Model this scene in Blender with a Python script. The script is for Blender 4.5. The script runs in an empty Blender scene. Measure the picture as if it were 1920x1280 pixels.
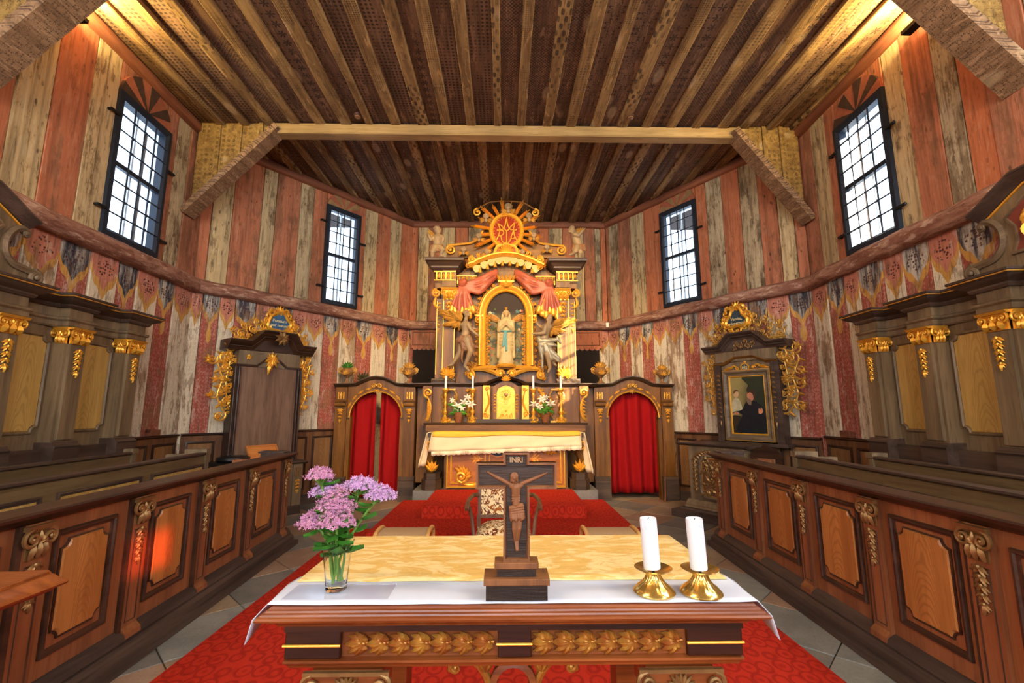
import bpy, math, random
from mathutils import Vector, Matrix
PI = math.pi
sc = bpy.context.scene
col = sc.collection

# ------------------------------------------------------------------ camera
FPX = 853.0
PITCH = math.atan(130 / FPX)
YAW = math.atan(15 / FPX)
CAMZ = 1.55
cd = bpy.data.cameras.new('camera')
cd.sensor_width = 36.0
cd.lens = FPX / 1920 * 36.0
cd.clip_start = 0.02
cam = bpy.data.objects.new('camera', cd)
cam.location = (0, 0, CAMZ)
cam.rotation_euler = (PI / 2 + PITCH, 0, -YAW)
col.objects.link(cam)
sc.camera = cam

# ------------------------------------------------------------------ sky, sun, added nave fill, exposure
sc.view_settings.view_transform = 'Standard'
sc.view_settings.look = 'None'
sc.view_settings.gamma = 1.0
sc.view_settings.use_curve_mapping = False
sc.view_settings.exposure = 0.9
w = bpy.data.worlds.new('sky')
sc.world = w
w.use_nodes = True
bg = w.node_tree.nodes['Background']
bg.inputs[0].default_value = (0.74, 0.86, 1.0, 1)
bg.inputs[1].default_value = 3.2


def lamp(name, kind, loc, energy, color, target=None, **kw):
    l = bpy.data.lights.new(name, kind)
    l.energy = energy
    l.color = color
    for k, v in kw.items():
        setattr(l, k, v)
    o = bpy.data.objects.new(name, l)
    o.location = loc
    if target is not None:
        o.rotation_euler = (Vector(target) - Vector(loc)).to_track_quat('-Z', 'Y').to_euler()
    col.objects.link(o)
    return o


SUND = Vector((-3.3, 3.15, -1.9))
lamp('sun', 'SUN', (12, -8, 9), 32.0, (1.0, 0.86, 0.66), Vector((12, -8, 9)) + SUND, angle=0.01)
DAY = (0.80, 0.90, 1.0)
WARM = (1.0, 0.66, 0.28)
# area fill lamps added behind the camera, standing in for nave window daylight
for x in (-2.6, 0.0, 2.6):
    lamp('nave_fill', 'AREA', (x, -5.85, 3.6), 95, DAY, (x * 0.4, 6, 1.4), shape='RECTANGLE', size=1.3, size_y=2.6)
for sx in (-1, 1):  # side fill lamps, added without any window opening
    for y in (-3.9, -1.6, 0.7):
        lamp('nave_fill', 'AREA', (sx * 4.0, y, 4.3), 92 if sx > 0 else 34, DAY, (-sx * 1.5, y + 4.0, 1.2), shape='RECTANGLE', size=0.8, size_y=1.8)
# warm spot lamps fixed to the tie beam above the camera, aimed at the high altar
lamp('altar_spot', 'SPOT', (-0.9, 3.1, 5.35), 470, WARM, (-0.3, 8.3, 2.6), spot_size=1.15, spot_blend=0.6, shadow_soft_size=0.06)
lamp('altar_spot', 'SPOT', (1.0, 3.1, 5.35), 470, WARM, (0.4, 8.3, 2.6), spot_size=1.15, spot_blend=0.6, shadow_soft_size=0.06)
# unseen warm point lights added as fill over the nave
for x in (-2.4, 2.4):
    lamp('warm_fill', 'POINT', (x, 0.6, 4.9), 120, (1.0, 0.78, 0.5), shadow_soft_size=0.25)

# ------------------------------------------------------------------ helpers


def WP(px, py, Y):
    """photo pixel (1920x1280) on the plane at distance Y -> world x, z"""
    a = (px - 960) / FPX
    b = (640 - py) / FPX
    vx, vy, vz = a, math.cos(PITCH) - b * math.sin(PITCH), math.sin(PITCH) + b * math.cos(PITCH)
    c, s = math.cos(-YAW), math.sin(-YAW)
    X, Yr = c * vx - s * vy, s * vx + c * vy
    t = Y / Yr
    return (X * t, CAMZ + vz * t)


def spl(pts, n=6, closed=False):
    """Catmull-Rom through points of any dimension"""
    P = [Vector(p) for p in pts]
    out = []
    N = len(P)
    segs = N if closed else N - 1
    for i in range(segs):
        if closed:
            a, b, c, d = P[(i - 1) % N], P[i], P[(i + 1) % N], P[(i + 2) % N]
        else:
            a, b, c, d = P[max(i - 1, 0)], P[i], P[i + 1], P[min(i + 2, N - 1)]
        for k in range(n):
            t = k / n
            out.append(0.5 * ((2 * b) + (c - a) * t + (2 * a - 5 * b + 4 * c - d) * t * t + (3 * b - a - 3 * c + d) * t ** 3))
    if not closed:
        out.append(P[-1])
    return out


class MB:
    def __init__(s):
        s.v = []
        s.f = []

    def add(s, vs, fs):
        o = len(s.v)
        s.v += [tuple(p) for p in vs]
        s.f += [tuple(i + o for i in f) for f in fs]
        return s

    def box(s, x0, x1, y0, y1, z0, z1):
        return s.add([(x0, y0, z0), (x1, y0, z0), (x1, y1, z0), (x0, y1, z0), (x0, y0, z1), (x1, y0, z1), (x1, y1, z1), (x0, y1, z1)],
                     [(0, 3, 2, 1), (4, 5, 6, 7), (0, 1, 5, 4), (1, 2, 6, 5), (2, 3, 7, 6), (3, 0, 4, 7)])

    def cbox(s, x0, x1, y0, y1, z0, z1, c=0.01):
        """box with its front (-y) edges chamfered"""
        return s.add([(x0, y1, z0), (x1, y1, z0), (x1, y1, z1), (x0, y1, z1), (x0, y0 + c, z0), (x1, y0 + c, z0), (x1, y0 + c, z1), (x0, y0 + c, z1),
                      (x0 + c, y0, z0 + c), (x1 - c, y0, z0 + c), (x1 - c, y0, z1 - c), (x0 + c, y0, z1 - c)],
                     [(0, 3, 2, 1), (0, 1, 5, 4), (1, 2, 6, 5), (2, 3, 7, 6), (3, 0, 4, 7), (4, 5, 9, 8), (5, 6, 10, 9), (6, 7, 11, 10), (7, 4, 8, 11), (8, 9, 10, 11)])

    def prism(s, poly, y0, y1):
        n = len(poly)
        a = sum(poly[i][0] * poly[(i + 1) % n][1] - poly[(i + 1) % n][0] * poly[i][1] for i in range(n))
        if a < 0:
            poly = list(reversed(poly))
        vs = [(p[0], y0, p[1]) for p in poly] + [(p[0], y1, p[1]) for p in poly]
        fs = [tuple(range(n)), tuple(range(2 * n - 1, n - 1, -1))]
        fs += [(i, n + i, n + (i + 1) % n, (i + 1) % n) for i in range(n)]
        return s.add(vs, fs)

    def hprism(s, poly, z0, z1):
        """polygon in xy extruded in z"""
        n = len(poly)
        a = sum(poly[i][0] * poly[(i + 1) % n][1] - poly[(i + 1) % n][0] * poly[i][1] for i in range(n))
        if a < 0:
            poly = list(reversed(poly))
        vs = [(p[0], p[1], z0) for p in poly] + [(p[0], p[1], z1) for p in poly]
        fs = [tuple(range(n - 1, -1, -1)), tuple(range(n, 2 * n))]
        fs += [(i, (i + 1) % n, n + (i + 1) % n, n + i) for i in range(n)]
        return s.add(vs, fs)

    def mold(s, path, prof, closed=False, y=0.0):
        """profile [(outward offset, depth towards the viewer)] along a path in xz, at depth plane y; open profile with a back"""
        P = [Vector((p[0], p[1])) for p in path]
        n = len(P)
        rings = []
        for i in range(n):
            if closed:
                a, b, c = P[i - 1], P[i], P[(i + 1) % n]
            else:
                a, b, c = P[max(i - 1, 0)], P[i], P[min(i + 1, n - 1)]
            d1 = (b - a).normalized() if (b - a).length > 1e-9 else (c - b).normalized()
            d2 = (c - b).normalized() if (c - b).length > 1e-9 else d1
            n1 = Vector((-d1.y, d1.x))
            n2 = Vector((-d2.y, d2.x))
            m = n1 + n2
            if m.length < 1e-6:
                m = n1
            m.normalize()
            k = 1 / max(0.35, m.dot(n1))
            rings.append([(b.x + m.x * o * k, y - d, b.y + m.y * o * k) for o, d in prof])
        q = len(prof)
        vs = [p for r in rings for p in r]
        fs = []
        for i in range(n if closed else n - 1):
            j = (i + 1) % n
            for k in range(q):
                k2 = (k + 1) % q
                fs.append((i * q + k, i * q + k2, j * q + k2, j * q + k))
        if not closed:
            fs += [tuple(range(q - 1, -1, -1)), tuple(range((n - 1) * q, n * q))]
        return s.add(vs, fs)

    def hmold(s, path, prof, closed=False):
        """horizontal moulding: path in xy, profile [(outward offset to the left of travel, z)]"""
        P = [Vector((p[0], p[1])) for p in path]
        n = len(P)
        rings = []
        for i in range(n):
            if closed:
                a, b, c = P[i - 1], P[i], P[(i + 1) % n]
            else:
                a, b, c = P[max(i - 1, 0)], P[i], P[min(i + 1, n - 1)]
            d1 = (b - a).normalized() if (b - a).length > 1e-9 else (c - b).normalized()
            d2 = (c - b).normalized() if (c - b).length > 1e-9 else d1
            n1 = Vector((d1.y, -d1.x))
            n2 = Vector((d2.y, -d2.x))
            m = (n1 + n2).normalized() if (n1 + n2).length > 1e-6 else n1
            k = 1 / max(0.35, m.dot(n1))
            rings.append([(b.x + m.x * o * k, b.y + m.y * o * k, z) for o, z in prof])
        q = len(prof)
        vs = [p for r in rings for p in r]
        fs = []
        for i in range(n if closed else n - 1):
            j = (i + 1) % n
            for k in range(q):
                k2 = (k + 1) % q
                fs.append((i * q + k, j * q + k, j * q + k2, i * q + k2))
        if not closed:
            fs += [tuple(range(q)), tuple(range(n * q - 1, (n - 1) * q - 1, -1))]
        return s.add(vs, fs)

    def lathe(s, prof, n=16, c=(0, 0, 0), fl=None):
        vs, fs = [], []
        m = len(prof)
        for r, z in prof:
            for k in range(n):
                a = 2 * PI * k / n
                rr = r * (1 + (fl(a, z) if fl else 0))
                vs.append((c[0] + rr * math.cos(a), c[1] + rr * math.sin(a), c[2] + z))
        for i in range(m - 1):
            for k in range(n):
                k2 = (k + 1) % n
                fs.append((i * n + k, i * n + k2, (i + 1) * n + k2, (i + 1) * n + k))
        fs.append(tuple(range(n - 1, -1, -1)))
        fs.append(tuple(range((m - 1) * n, m * n)))
        return s.add(vs, fs)

    def tube(s, pts, r, n=6, flat=1.0):
        P = [Vector(p) for p in pts]
        m = len(P)
        rr = r if isinstance(r, (list, tuple)) else [r] * m
        vs, fs = [], []
        up = None
        for i in range(m):
            d = (P[min(i + 1, m - 1)] - P[max(i - 1, 0)])
            d = d.normalized() if d.length > 1e-9 else Vector((0, 0, 1))
            if up is None:
                up = Vector((0, 1, 0)) if abs(d.y) < 0.9 else Vector((1, 0, 0))
            u = (up - d * up.dot(d))
            u = u.normalized() if u.length > 1e-6 else d.orthogonal().normalized()
            up = u
            v = d.cross(u)
            for k in range(n):
                a = 2 * PI * k / n
                vs.append(P[i] + (u * math.cos(a) * flat + v * math.sin(a)) * rr[i])
        for i in range(m - 1):
            for k in range(n):
                k2 = (k + 1) % n
                fs.append((i * n + k, i * n + k2, (i + 1) * n + k2, (i + 1) * n + k))
        fs.append(tuple(range(n - 1, -1, -1)))
        fs.append(tuple(range((m - 1) * n, m * n)))
        return s.add(vs, fs)

    def cap(s, p0, p1, r0, r1, n=10):
        p0, p1 = Vector(p0), Vector(p1)
        d = (p1 - p0)
        d = d.normalized() if d.length > 1e-6 else Vector((0, 0, 1))
        pts = [p0 - d * r0 * 0.98, p0 - d * r0 * 0.7, p0, p1, p1 + d * r1 * 0.7, p1 + d * r1 * 0.98]
        return s.tube(pts, [r0 * 0.15, r0 * 0.7, r0, r1, r1 * 0.7, r1 * 0.15], n)

    def ell(s, c, r, n=10, m=7):
        prof = []
        vs, fs = [], []
        for i in range(1, m):
            t = PI * i / m
            for k in range(n):
                a = 2 * PI * k / n
                vs.append((c[0] + r[0] * math.sin(t) * math.cos(a), c[1] + r[1] * math.sin(t) * math.sin(a), c[2] - r[2] * math.cos(t)))
        b = len(vs)
        vs += [(c[0], c[1], c[2] - r[2]), (c[0], c[1], c[2] + r[2])]
        for i in range(m - 2):
            for k in range(n):
                k2 = (k + 1) % n
                fs.append((i * n + k, i * n + k2, (i + 1) * n + k2, (i + 1) * n + k))
        for k in range(n):
            k2 = (k + 1) % n
            fs.append((b, k2, k))
            fs.append((b + 1, (m - 2) * n + k, (m - 2) * n + k2))
        return s.add(vs, fs)

    def leaf(s, x, z, ang, L, W, y=0.0, lift=None, curl=0.0):
        """carved leaf lying in the xz plane, raised towards -y"""
        lift = W * 0.5 if lift is None else lift
        ts = (0.0, 0.22, 0.48, 0.74, 1.0)
        ws = (0.18, 0.8, 1.0, 0.6, 0.04)
        vs, fs = [], []
        a = ang
        px, pz = x, z
        last = 0
        for t, wd in zip(ts, ws):
            px += math.cos(a) * L * (t - last)
            pz += math.sin(a) * L * (t - last)
            last = t
            nx, nz = -math.sin(a), math.cos(a)
            h = lift * (math.sin(PI * min(1, t * 0.9 + 0.1)) + 0.7 * t)
            q = W * 0.5 * wd
            vs += [(px + nx * q, y - h * 0.6, pz + nz * q), (px, y - h - W * 0.12, pz), (px - nx * q, y - h * 0.6, pz - nz * q), (px, y - h * 0.35 + W * .12, pz)]
            a += curl * 0.25
        for i in range(4):
            for k in range(4):
                k2 = (k + 1) % 4
                fs.append((i * 4 + k, i * 4 + k2, i * 4 + 4 + k2, i * 4 + 4 + k))
        fs += [(3, 2, 1, 0), (16, 17, 18, 19)]
        return s.add(vs, fs)

    def scroll(s, x, z, r, a0=0.0, turns=1.4, d=1, thk=None, y=0.0, n=6):
        """spiral starting on the outside at angle a0"""
        thk = r * 0.22 if thk is None else thk
        m = int(12 * turns) + 2
        pts, rr = [], []
        for i in range(m):
            t = i / (m - 1)
            a = a0 + d * 2 * PI * turns * t
            q = r * (1 - 0.8 * t)
            pts.append((x + q * math.cos(a), y - thk * (0.3 + 1.2 * t), z + q * math.sin(a)))
            rr.append(thk * (1 - 0.45 * t))
        s.tube(pts, rr, n)
        return s.ell((x, y - thk * 1.4, z), (thk * .9, thk * .9, thk * .9), 6, 5)

    def cs(s, pts, thk, y=0.0, n=6, taper=True, k=5):
        """tapering curved strand through xz points"""
        P = spl([(p[0], y if len(p) < 3 else p[2], p[1]) for p in pts], k)
        m = len(P)
        rr = [thk * ((0.35 + 0.65 * math.sin(PI * i / (m - 1))) if taper else 1) for i in range(m)]
        return s.tube(P, rr, n)

    def flower(s, x, z, r, y=0.0, n=5):
        for k in range(n):
            s.leaf(x, z, 2 * PI * k / n + .3, r, r * .8, y, r * .25)
        return s.ell((x, y - r * .3, z), (r * .28, r * .28, r * .28), 6, 5)

    def fan(s, x, z, r, a0, a1, n, y=0.0, wid=None):
        for k in range(n):
            a = a0 + (a1 - a0) * k / (n - 1)
            q = r * (0.8 + 0.2 * math.sin(PI * k / (n - 1)))
            s.leaf(x, z, a, q, wid or abs(a1 - a0) * r / n * 0.9, y)
        return s

    def rococo(s, pts, wid, seed=1, y=0.0, dens=1.0):
        """gilded carving: C scrolls, leaves and blossoms running along a spine of xz points"""
        rn = random.Random(seed)
        P = spl([(p[0], p[1]) for p in pts], 6)
        L = sum((P[i + 1] - P[i]).length for i in range(len(P) - 1))
        s.cs([(p.x, p.y) for p in P[::3]] + [(P[-1].x, P[-1].y)], wid * 0.05, y - wid * .03, taper=False, k=3)
        n = max(2, int(L / (wid * 0.62) * dens))
        for i in range(n):
            t = (i + .5) / n * (len(P) - 1)
            j = min(int(t), len(P) - 2)
            p = P[j].lerp(P[j + 1], t - j)
            d = (P[j + 1] - P[j]).normalized()
            a = math.atan2(d.y, d.x)
            sd = 1 if i % 2 else -1
            r = wid * rn.uniform(0.26, 0.38)
            cx, cz = p.x - d.y * sd * r * .9, p.y + d.x * sd * r * .9
            s.scroll(cx, cz, r, a + sd * PI * .5 + PI, 1.3, sd, r * .19, y - r * .12)
            for q in range(3):
                s.leaf(cx, cz, a + sd * (0.5 + 0.75 * q) + rn.uniform(-.2, .2), wid * rn.uniform(.34, .5), wid * .17, y, wid * .12, sd * rn.uniform(.4, 1.2))
            s.leaf(p.x, p.y, a - sd * rn.uniform(.5, 1.1), wid * rn.uniform(.36, .52), wid * .18, y, wid * .1, -sd * .8)
            if i % 3 == 1:
                s.flower(p.x, p.y, wid * .16, y - wid * .12)
        return s

    def garland(s, x, z, L, W, y=0.0, n=5):
        """hanging drop of leaves"""
        for k in range(n):
            zz = z - L * k / n
            q = W * (1 - .35 * k / n)
            for a in (-0.55, -1.0, 1.0, 0.55):
                s.leaf(x, zz, -PI / 2 + a, q * .75, q * .34, y, q * .2)
            s.ell((x, y - q * .2, zz - q * .1), (q * .17, q * .15, q * .2), 6, 5)
        s.leaf(x, z - L * (n - 1) / n, -PI / 2, L / n * 1.3, W * .4, y)
        return s

    def capital(s, x, z, w_, h, y=0.0):
        """ionic-acanthus capital: abacus, two volutes, shell, ring of leaves; z = bottom"""
        s.mold([(x - w_ * .56, z + h * .86), (x + w_ * .56, z + h * .86)], [(0, 0), (0, w_ * .2), (h * .14, w_ * .26), (h * .14, 0)], y=y)
        for sd in (-1, 1):
            s.scroll(x + sd * w_ * .36, z + h * .6, h * .27, PI / 2, 1.5, -sd, h * .07, y - w_ * .12)
            s.leaf(x + sd * w_ * .3, z, PI / 2 + sd * .15, h * .5, w_ * .3, y - w_ * .06)
        s.leaf(x, z, PI / 2, h * .5, w_ * .3, y - w_ * .08)
        s.fan(x, z + h * .45, h * .36, PI * .1, PI * .9, 5, y - w_ * .1)
        s.tube([(x - w_ * .36, y - w_ * .1, z + h * .84), (x + w_ * .36, y - w_ * .1, z + h * .84)], h * .06, 6)
        s.box(x - w_ * .42, x + w_ * .42, y - w_ * .07, y + .005, z, z + h * .86)
        return s

    def tr(s, M, start=0):
        s.v[start:] = [tuple(M @ Vector(p)) for p in s.v[start:]]
        return s

    def moved(s, dx, dy, dz):
        s.v = [(p[0] + dx, p[1] + dy, p[2] + dz) for p in s.v]
        return s


def mesh_of(mb, name, mat, smooth=35, uvf=None):
    me = bpy.data.meshes.new(name)
    me.from_pydata(mb.v, [], mb.f)
    me.validate()
    if smooth:
        me.polygons.foreach_set('use_smooth', [True] * len(me.polygons))
        me.update()
        me.set_sharp_from_angle(angle=math.radians(smooth))
    if uvf:
        uv = me.uv_layers.new(name='UVMap')
        for l in me.loops:
            uv.data[l.index].uv = uvf(me.vertices[l.vertex_index].co)
    if mat:
        me.materials.append(mat)
    me.update()
    return me


def inv_xf(parent):
    while parent.parent:
        parent = parent.parent
    return (Matrix.Translation(parent.location) @ Matrix.Rotation(parent.rotation_euler.z, 4, 'Z')).inverted()


def part(mb, name, mat, parent=None, label=None, smooth=35, world=False, uvf=None):
    if world and parent is not None:
        mb.tr(inv_xf(parent))
    o = bpy.data.objects.new(name, mesh_of(mb, name, mat, smooth, uvf))
    col.objects.link(o)
    if parent is not None:
        o.parent = parent
    if label:
        o['label'] = label
    return o


def inst(name, me, parent, loc=(0, 0, 0), rz=0.0):
    o = bpy.data.objects.new(name, me)
    col.objects.link(o)
    o.location = loc
    o.rotation_euler.z = rz
    if parent is not None:
        o.parent = parent
    return o


def T(name, label, cat, loc=(0, 0, 0), rz=0.0, group=None):
    o = bpy.data.objects.new(name, None)
    o.empty_display_size = 0.1
    col.objects.link(o)
    o.location = loc
    o.rotation_euler = (0, 0, rz)
    return tag(o, label, cat, group)


def tag(o, label, cat, group=None):
    o['label'] = label
    o['category'] = cat
    if group:
        o['group'] = group
    return o


def struct(o):
    o['kind'] = 'structure'
    return o


def one(mb, name, mat, label, cat, group=None, loc=None, smooth=35):
    """a thing that is one mesh, its origin at loc (world vertices given)"""
    if loc is not None:
        mb.moved(-loc[0], -loc[1], -loc[2])
    o = part(mb, name, mat, None, None, smooth)
    if loc is not None:
        o.location = loc
    return tag(o, label, cat, group)


def dup(root, loc, rz=None, label=None, group=None):
    r = root.copy()
    col.objects.link(r)
    r.location = loc
    if rz is not None:
        r.rotation_euler = (0, 0, rz)
    if label:
        r['label'] = label
    if group:
        r['group'] = group
    for ch in list(root.children):
        c = ch.copy()
        col.objects.link(c)
        c.parent = r
        for g in list(ch.children):
            d = g.copy()
            col.objects.link(d)
            d.parent = c
    return r


def text_mesh(body, size, name, mat, parent, M, extrude=0.002, align='CENTER', bold=0.0):
    cu = bpy.data.curves.new(name, 'FONT')
    cu.body = body
    cu.size = size
    cu.extrude = extrude
    cu.offset = bold
    cu.align_x = align
    cu.align_y = 'CENTER'
    cu.resolution_u = 3
    o = bpy.data.objects.new(name, cu)
    col.objects.link(o)
    dg = bpy.context.evaluated_depsgraph_get()
    me = bpy.data.meshes.new_from_object(o.evaluated_get(dg))
    bpy.data.objects.remove(o)
    me.transform(M @ Matrix.Rotation(PI / 2, 4, 'X'))
    me.materials.clear()
    me.materials.append(mat)
    o = bpy.data.objects.new(name, me)
    col.objects.link(o)
    o.parent = parent
    return o


def body(mb, name, mat, parent, voxel=0.01, smooth_it=4, label=None):
    """union of the solids in mb, grown together into one continuous surface"""
    me = mesh_of(mb, name, mat, 0)
    o = bpy.data.objects.new(name, me)
    col.objects.link(o)
    m = o.modifiers.new('remesh', 'REMESH')
    m.mode = 'VOXEL'
    m.voxel_size = voxel
    m2 = o.modifiers.new('smooth', 'SMOOTH')
    m2.factor = 0.5
    m2.iterations = smooth_it
    dg = bpy.context.evaluated_depsgraph_get()
    me2 = bpy.data.meshes.new_from_object(o.evaluated_get(dg))
    o.modifiers.clear()
    o.data = me2
    bpy.data.meshes.remove(me)
    me2.name = name
    me2.polygons.foreach_set('use_smooth', [True] * len(me2.polygons))
    me2.materials.clear()
    me2.materials.append(mat)
    o.parent = parent
    if label:
        o['label'] = label
    return o


# ------------------------------------------------------------------ room plan
H = 5.75
SL = Vector((-4.03, -3.0))
KL = Vector((-4.57, 6.55))
BL = Vector((-2.05, 9.72))
BR = Vector((2.27, 9.72))
KR = Vector((4.44, 6.30))
SR = Vector((3.88, -3.0))
# the two side walls run on behind the camera
dl = (SL - KL).normalized()
dr = (SR - KR).normalized()
NL = KL + dl * 12.6
NR = KR + dr * 12.35
OL = (SL - NL).length       # offset of the measured s along wall_left


def fr(A, B, s, off=0.0):
    d = (B - A).normalized()
    n = Vector((d.y, -d.x))
    p = A + d * s + n * off
    return (p.x, p.y), math.atan2(d.y, d.x)


def wall_root(A, B, s, off=0.0, z=0.0):
    p, a = fr(A, B, s, off)
    return (p[0], p[1], z), a

# ------------------------------------------------------------------ materials


def C(r, g, b):
    f = lambda c: (c / 255 / 12.92) if c / 255 <= .04045 else ((c / 255 + .055) / 1.055) ** 2.4
    return (f(r), f(g), f(b), 1.0)


class V:
    def __init__(s, nm, sock):
        s.nm, s.k = nm, sock

    def op(s, o, b=None, c=None):
        return s.nm.M(o, s, b, c)

    def __add__(s, b): return s.op('ADD', b)
    def __radd__(s, b): return s.op('ADD', b)
    def __sub__(s, b): return s.op('SUBTRACT', b)
    def __rsub__(s, b): return s.nm.M('SUBTRACT', b, s)
    def __mul__(s, b): return s.op('MULTIPLY', b)
    def __rmul__(s, b): return s.op('MULTIPLY', b)
    def __truediv__(s, b): return s.op('DIVIDE', b)
    def __pow__(s, b): return s.op('POWER', b)
    def gt(s, b): return s.op('GREATER_THAN', b)
    def lt(s, b): return s.op('LESS_THAN', b)
    def sin(s): return s.op('SINE')
    def abs(s): return s.op('ABSOLUTE')
    def fract(s): return s.op('FRACT')


class NM:
    def __init__(s, name, rough=0.6, metal=0.0, spec=0.3):
        s.m = bpy.data.materials.new(name)
        s.m.use_nodes = True
        s.nt = s.m.node_tree
        s.b = s.nt.nodes['Principled BSDF']
        s.b.inputs['Roughness'].default_value = rough
        s.b.inputs['Metallic'].default_value = metal
        s.b.inputs['Specular IOR Level'].default_value = spec
        s._tc = None
        s._oi = None

    def put(s, sock, v):
        if v is None:
            return
        if isinstance(v, V):
            s.nt.links.new(v.k, sock)
        elif isinstance(v, (int, float)):
            if sock.type in ('VECTOR',):
                sock.default_value = (v, v, v)
            elif sock.type == 'RGBA':
                sock.default_value = (v, v, v, 1)
            else:
                sock.default_value = v
        else:
            sock.default_value = v if sock.type == 'RGBA' else v[:3]

    def node(s, t, ins=None, out=0, **kw):
        n = s.nt.nodes.new(t)
        for k, v in kw.items():
            setattr(n, k, v)
        for k, v in (ins or {}).items():
            s.put(n.inputs[k], v)
        return V(s, n.outputs[out])

    def M(s, o, a, b=None, c=None):
        return s.node('ShaderNodeMath', {0: a, 1: b, 2: c}, operation=o)

    def mix(s, f, a, b, blend='MIX'):
        n = s.nt.nodes.new('ShaderNodeMix')
        n.data_type = 'RGBA'
        n.blend_type = blend
        s.put(n.inputs[0], f)
        s.put(n.inputs[6], a)
        s.put(n.inputs[7], b)
        return V(s, n.outputs[2])

    def tc(s, out='Object'):
        if not s._tc:
            s._tc = s.nt.nodes.new('ShaderNodeTexCoord')
        return V(s, s._tc.outputs[out])

    def rnd(s):
        if not s._oi:
            s._oi = s.nt.nodes.new('ShaderNodeObjectInfo')
        return V(s, s._oi.outputs['Random'])

    def sep(s, v):
        n = s.nt.nodes.new('ShaderNodeSeparateXYZ')
        s.put(n.inputs[0], v)
        return [V(s, o) for o in n.outputs]

    def comb(s, x=0.0, y=0.0, z=0.0):
        return s.node('ShaderNodeCombineXYZ', {0: x, 1: y, 2: z})

    def vmul(s, v, k):
        return s.node('ShaderNodeVectorMath', {0: v, 1: k}, operation='MULTIPLY')

    def vadd(s, v, k):
        return s.node('ShaderNodeVectorMath', {0: v, 1: k}, operation='ADD')

    def noise(s, v, scale=5.0, detail=4.0, rough=0.55, dist=0.0):
        return s.node('ShaderNodeTexNoise', {'Vector': v, 'Scale': scale, 'Detail': detail, 'Roughness': rough, 'Distortion': dist})

    def vor(s, v, scale=5.0, rand=1.0, feature='F1'):
        return s.node('ShaderNodeTexVoronoi', {'Vector': v, 'Scale': scale, 'Randomness': rand}, feature=feature)

    def smooth(s, v, a, b):
        n = s.nt.nodes.new('ShaderNodeMapRange')
        n.interpolation_type = 'SMOOTHSTEP'
        s.put(n.inputs[0], v)
        n.inputs[1].default_value = a
        n.inputs[2].default_value = b
        return V(s, n.outputs[0])

    def jit(s, k=31.0):
        """object coordinates shifted by a random amount per object"""
        r = s.rnd()
        return s.vadd(s.tc(), s.comb(r * k, r * (k * .7), r * (k * 1.3)))

    def bump(s, h, strength=0.3, dist=0.01):
        n = s.nt.nodes.new('ShaderNodeBump')
        n.inputs['Strength'].default_value = strength
        n.inputs['Distance'].default_value = dist
        s.put(n.inputs['Height'], h)
        s.nt.links.new(n.outputs[0], s.b.inputs['Normal'])

    def color(s, v):
        s.put(s.b.inputs['Base Color'], v)
        return s

    def set(s, **kw):
        for k, v in kw.items():
            s.put(s.b.inputs[k.replace('_', ' ')], v)
        return s


AX = {'x': (0.7, 9, 9), 'y': (9, 0.7, 9), 'z': (9, 9, 0.7)}


def wood(name, c1, c2, ax='z', k=1.0, rough=0.42, fig=0.0, bump=0.2, spec=0.35, var=0.25):
    m = NM(name, rough, 0, spec)
    v = m.jit()
    a = m.vmul(v, tuple(q * k for q in AX[ax]))
    g = m.noise(a, 1.0, 6, .62, .6)
    fine = m.noise(a, 7.0, 3, .6)
    f = m.smooth(g, .3, .7)
    c = m.mix(f, c1, c2)
    c = m.mix(m.smooth(fine, .5, .75) * .45, c, tuple(q * .45 for q in c1[:3]) + (1,))
    if fig:
        x, y, z = m.sep(m.tc('Generated'))
        r = m.rnd()
        xx = x - .42 - r * .16
        d = xx * xx * 5.5 + z * .95 * (1 - r * .3) + m.noise(m.vmul(v, (3, 3, 1.6)), 1.0, 3) * .9
        ring = (d * 62).sin()
        c = m.mix(m.smooth(ring, .1, .9) * fig, c, tuple(q * .62 for q in c1[:3]) + (1,))
    big = m.noise(m.vmul(v, (1.1, 1.1, 1.1)), 1.0, 3)
    c = m.mix(m.smooth(big, .35, .7) * var, c, tuple(q * .5 for q in c1[:3]) + (1,))
    m.color(c)
    m.bump(fine + g * .6, bump, .004)
    return m.m


def plain(name, c, rough=0.5, metal=0.0, spec=0.3, nz=0.0, nscale=20.0, bump=0.0, c2=None):
    m = NM(name, rough, metal, spec)
    if nz or bump:
        n = m.noise(m.tc(), nscale, 4)
        m.color(m.mix(m.smooth(n, .35, .7) * (nz or 0.0), c, c2 or tuple(q * .45 for q in c[:3]) + (1,)))
        if bump:
            m.bump(n, bump, .005)
    else:
        m.color(c)
    return m.m


M_OAK = wood('dark_oak', C(84, 54, 34), C(128, 86, 54), 'z', 1.0, .42)
M_OAKX = wood('dark_oak_lengthwise', C(84, 54, 34), C(128, 86, 54), 'x', 1.0, .42)
M_STALL = wood('stall_oak', C(98, 80, 58), C(136, 112, 82), 'z', 1.0, .5)
M_STALLX = wood('stall_oak_lengthwise', C(96, 78, 58), C(134, 110, 82), 'x', 1.0, .5)
M_STALLD = wood('stall_dark_moulding', C(60, 46, 38), C(90, 70, 58), 'x', 1.0, .4)
M_YOAK = wood('yellow_oak_panel', C(176, 136, 68), C(204, 164, 92), 'z', .8, .5, fig=.4, var=.15)
M_PEW = wood('pew_oak', C(118, 68, 40), C(156, 96, 58), 'z', 1.0, .34, spec=.45)
M_PEWX = wood('pew_oak_lengthwise', C(112, 64, 38), C(150, 92, 56), 'x', 1.0, .34, spec=.45)
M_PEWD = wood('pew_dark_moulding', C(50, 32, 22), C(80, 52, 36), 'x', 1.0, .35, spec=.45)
M_PEWP = wood('pew_panel_oak', C(160, 98, 46), C(192, 128, 66), 'z', .8, .33, fig=.42, spec=.45, var=.1)
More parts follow.
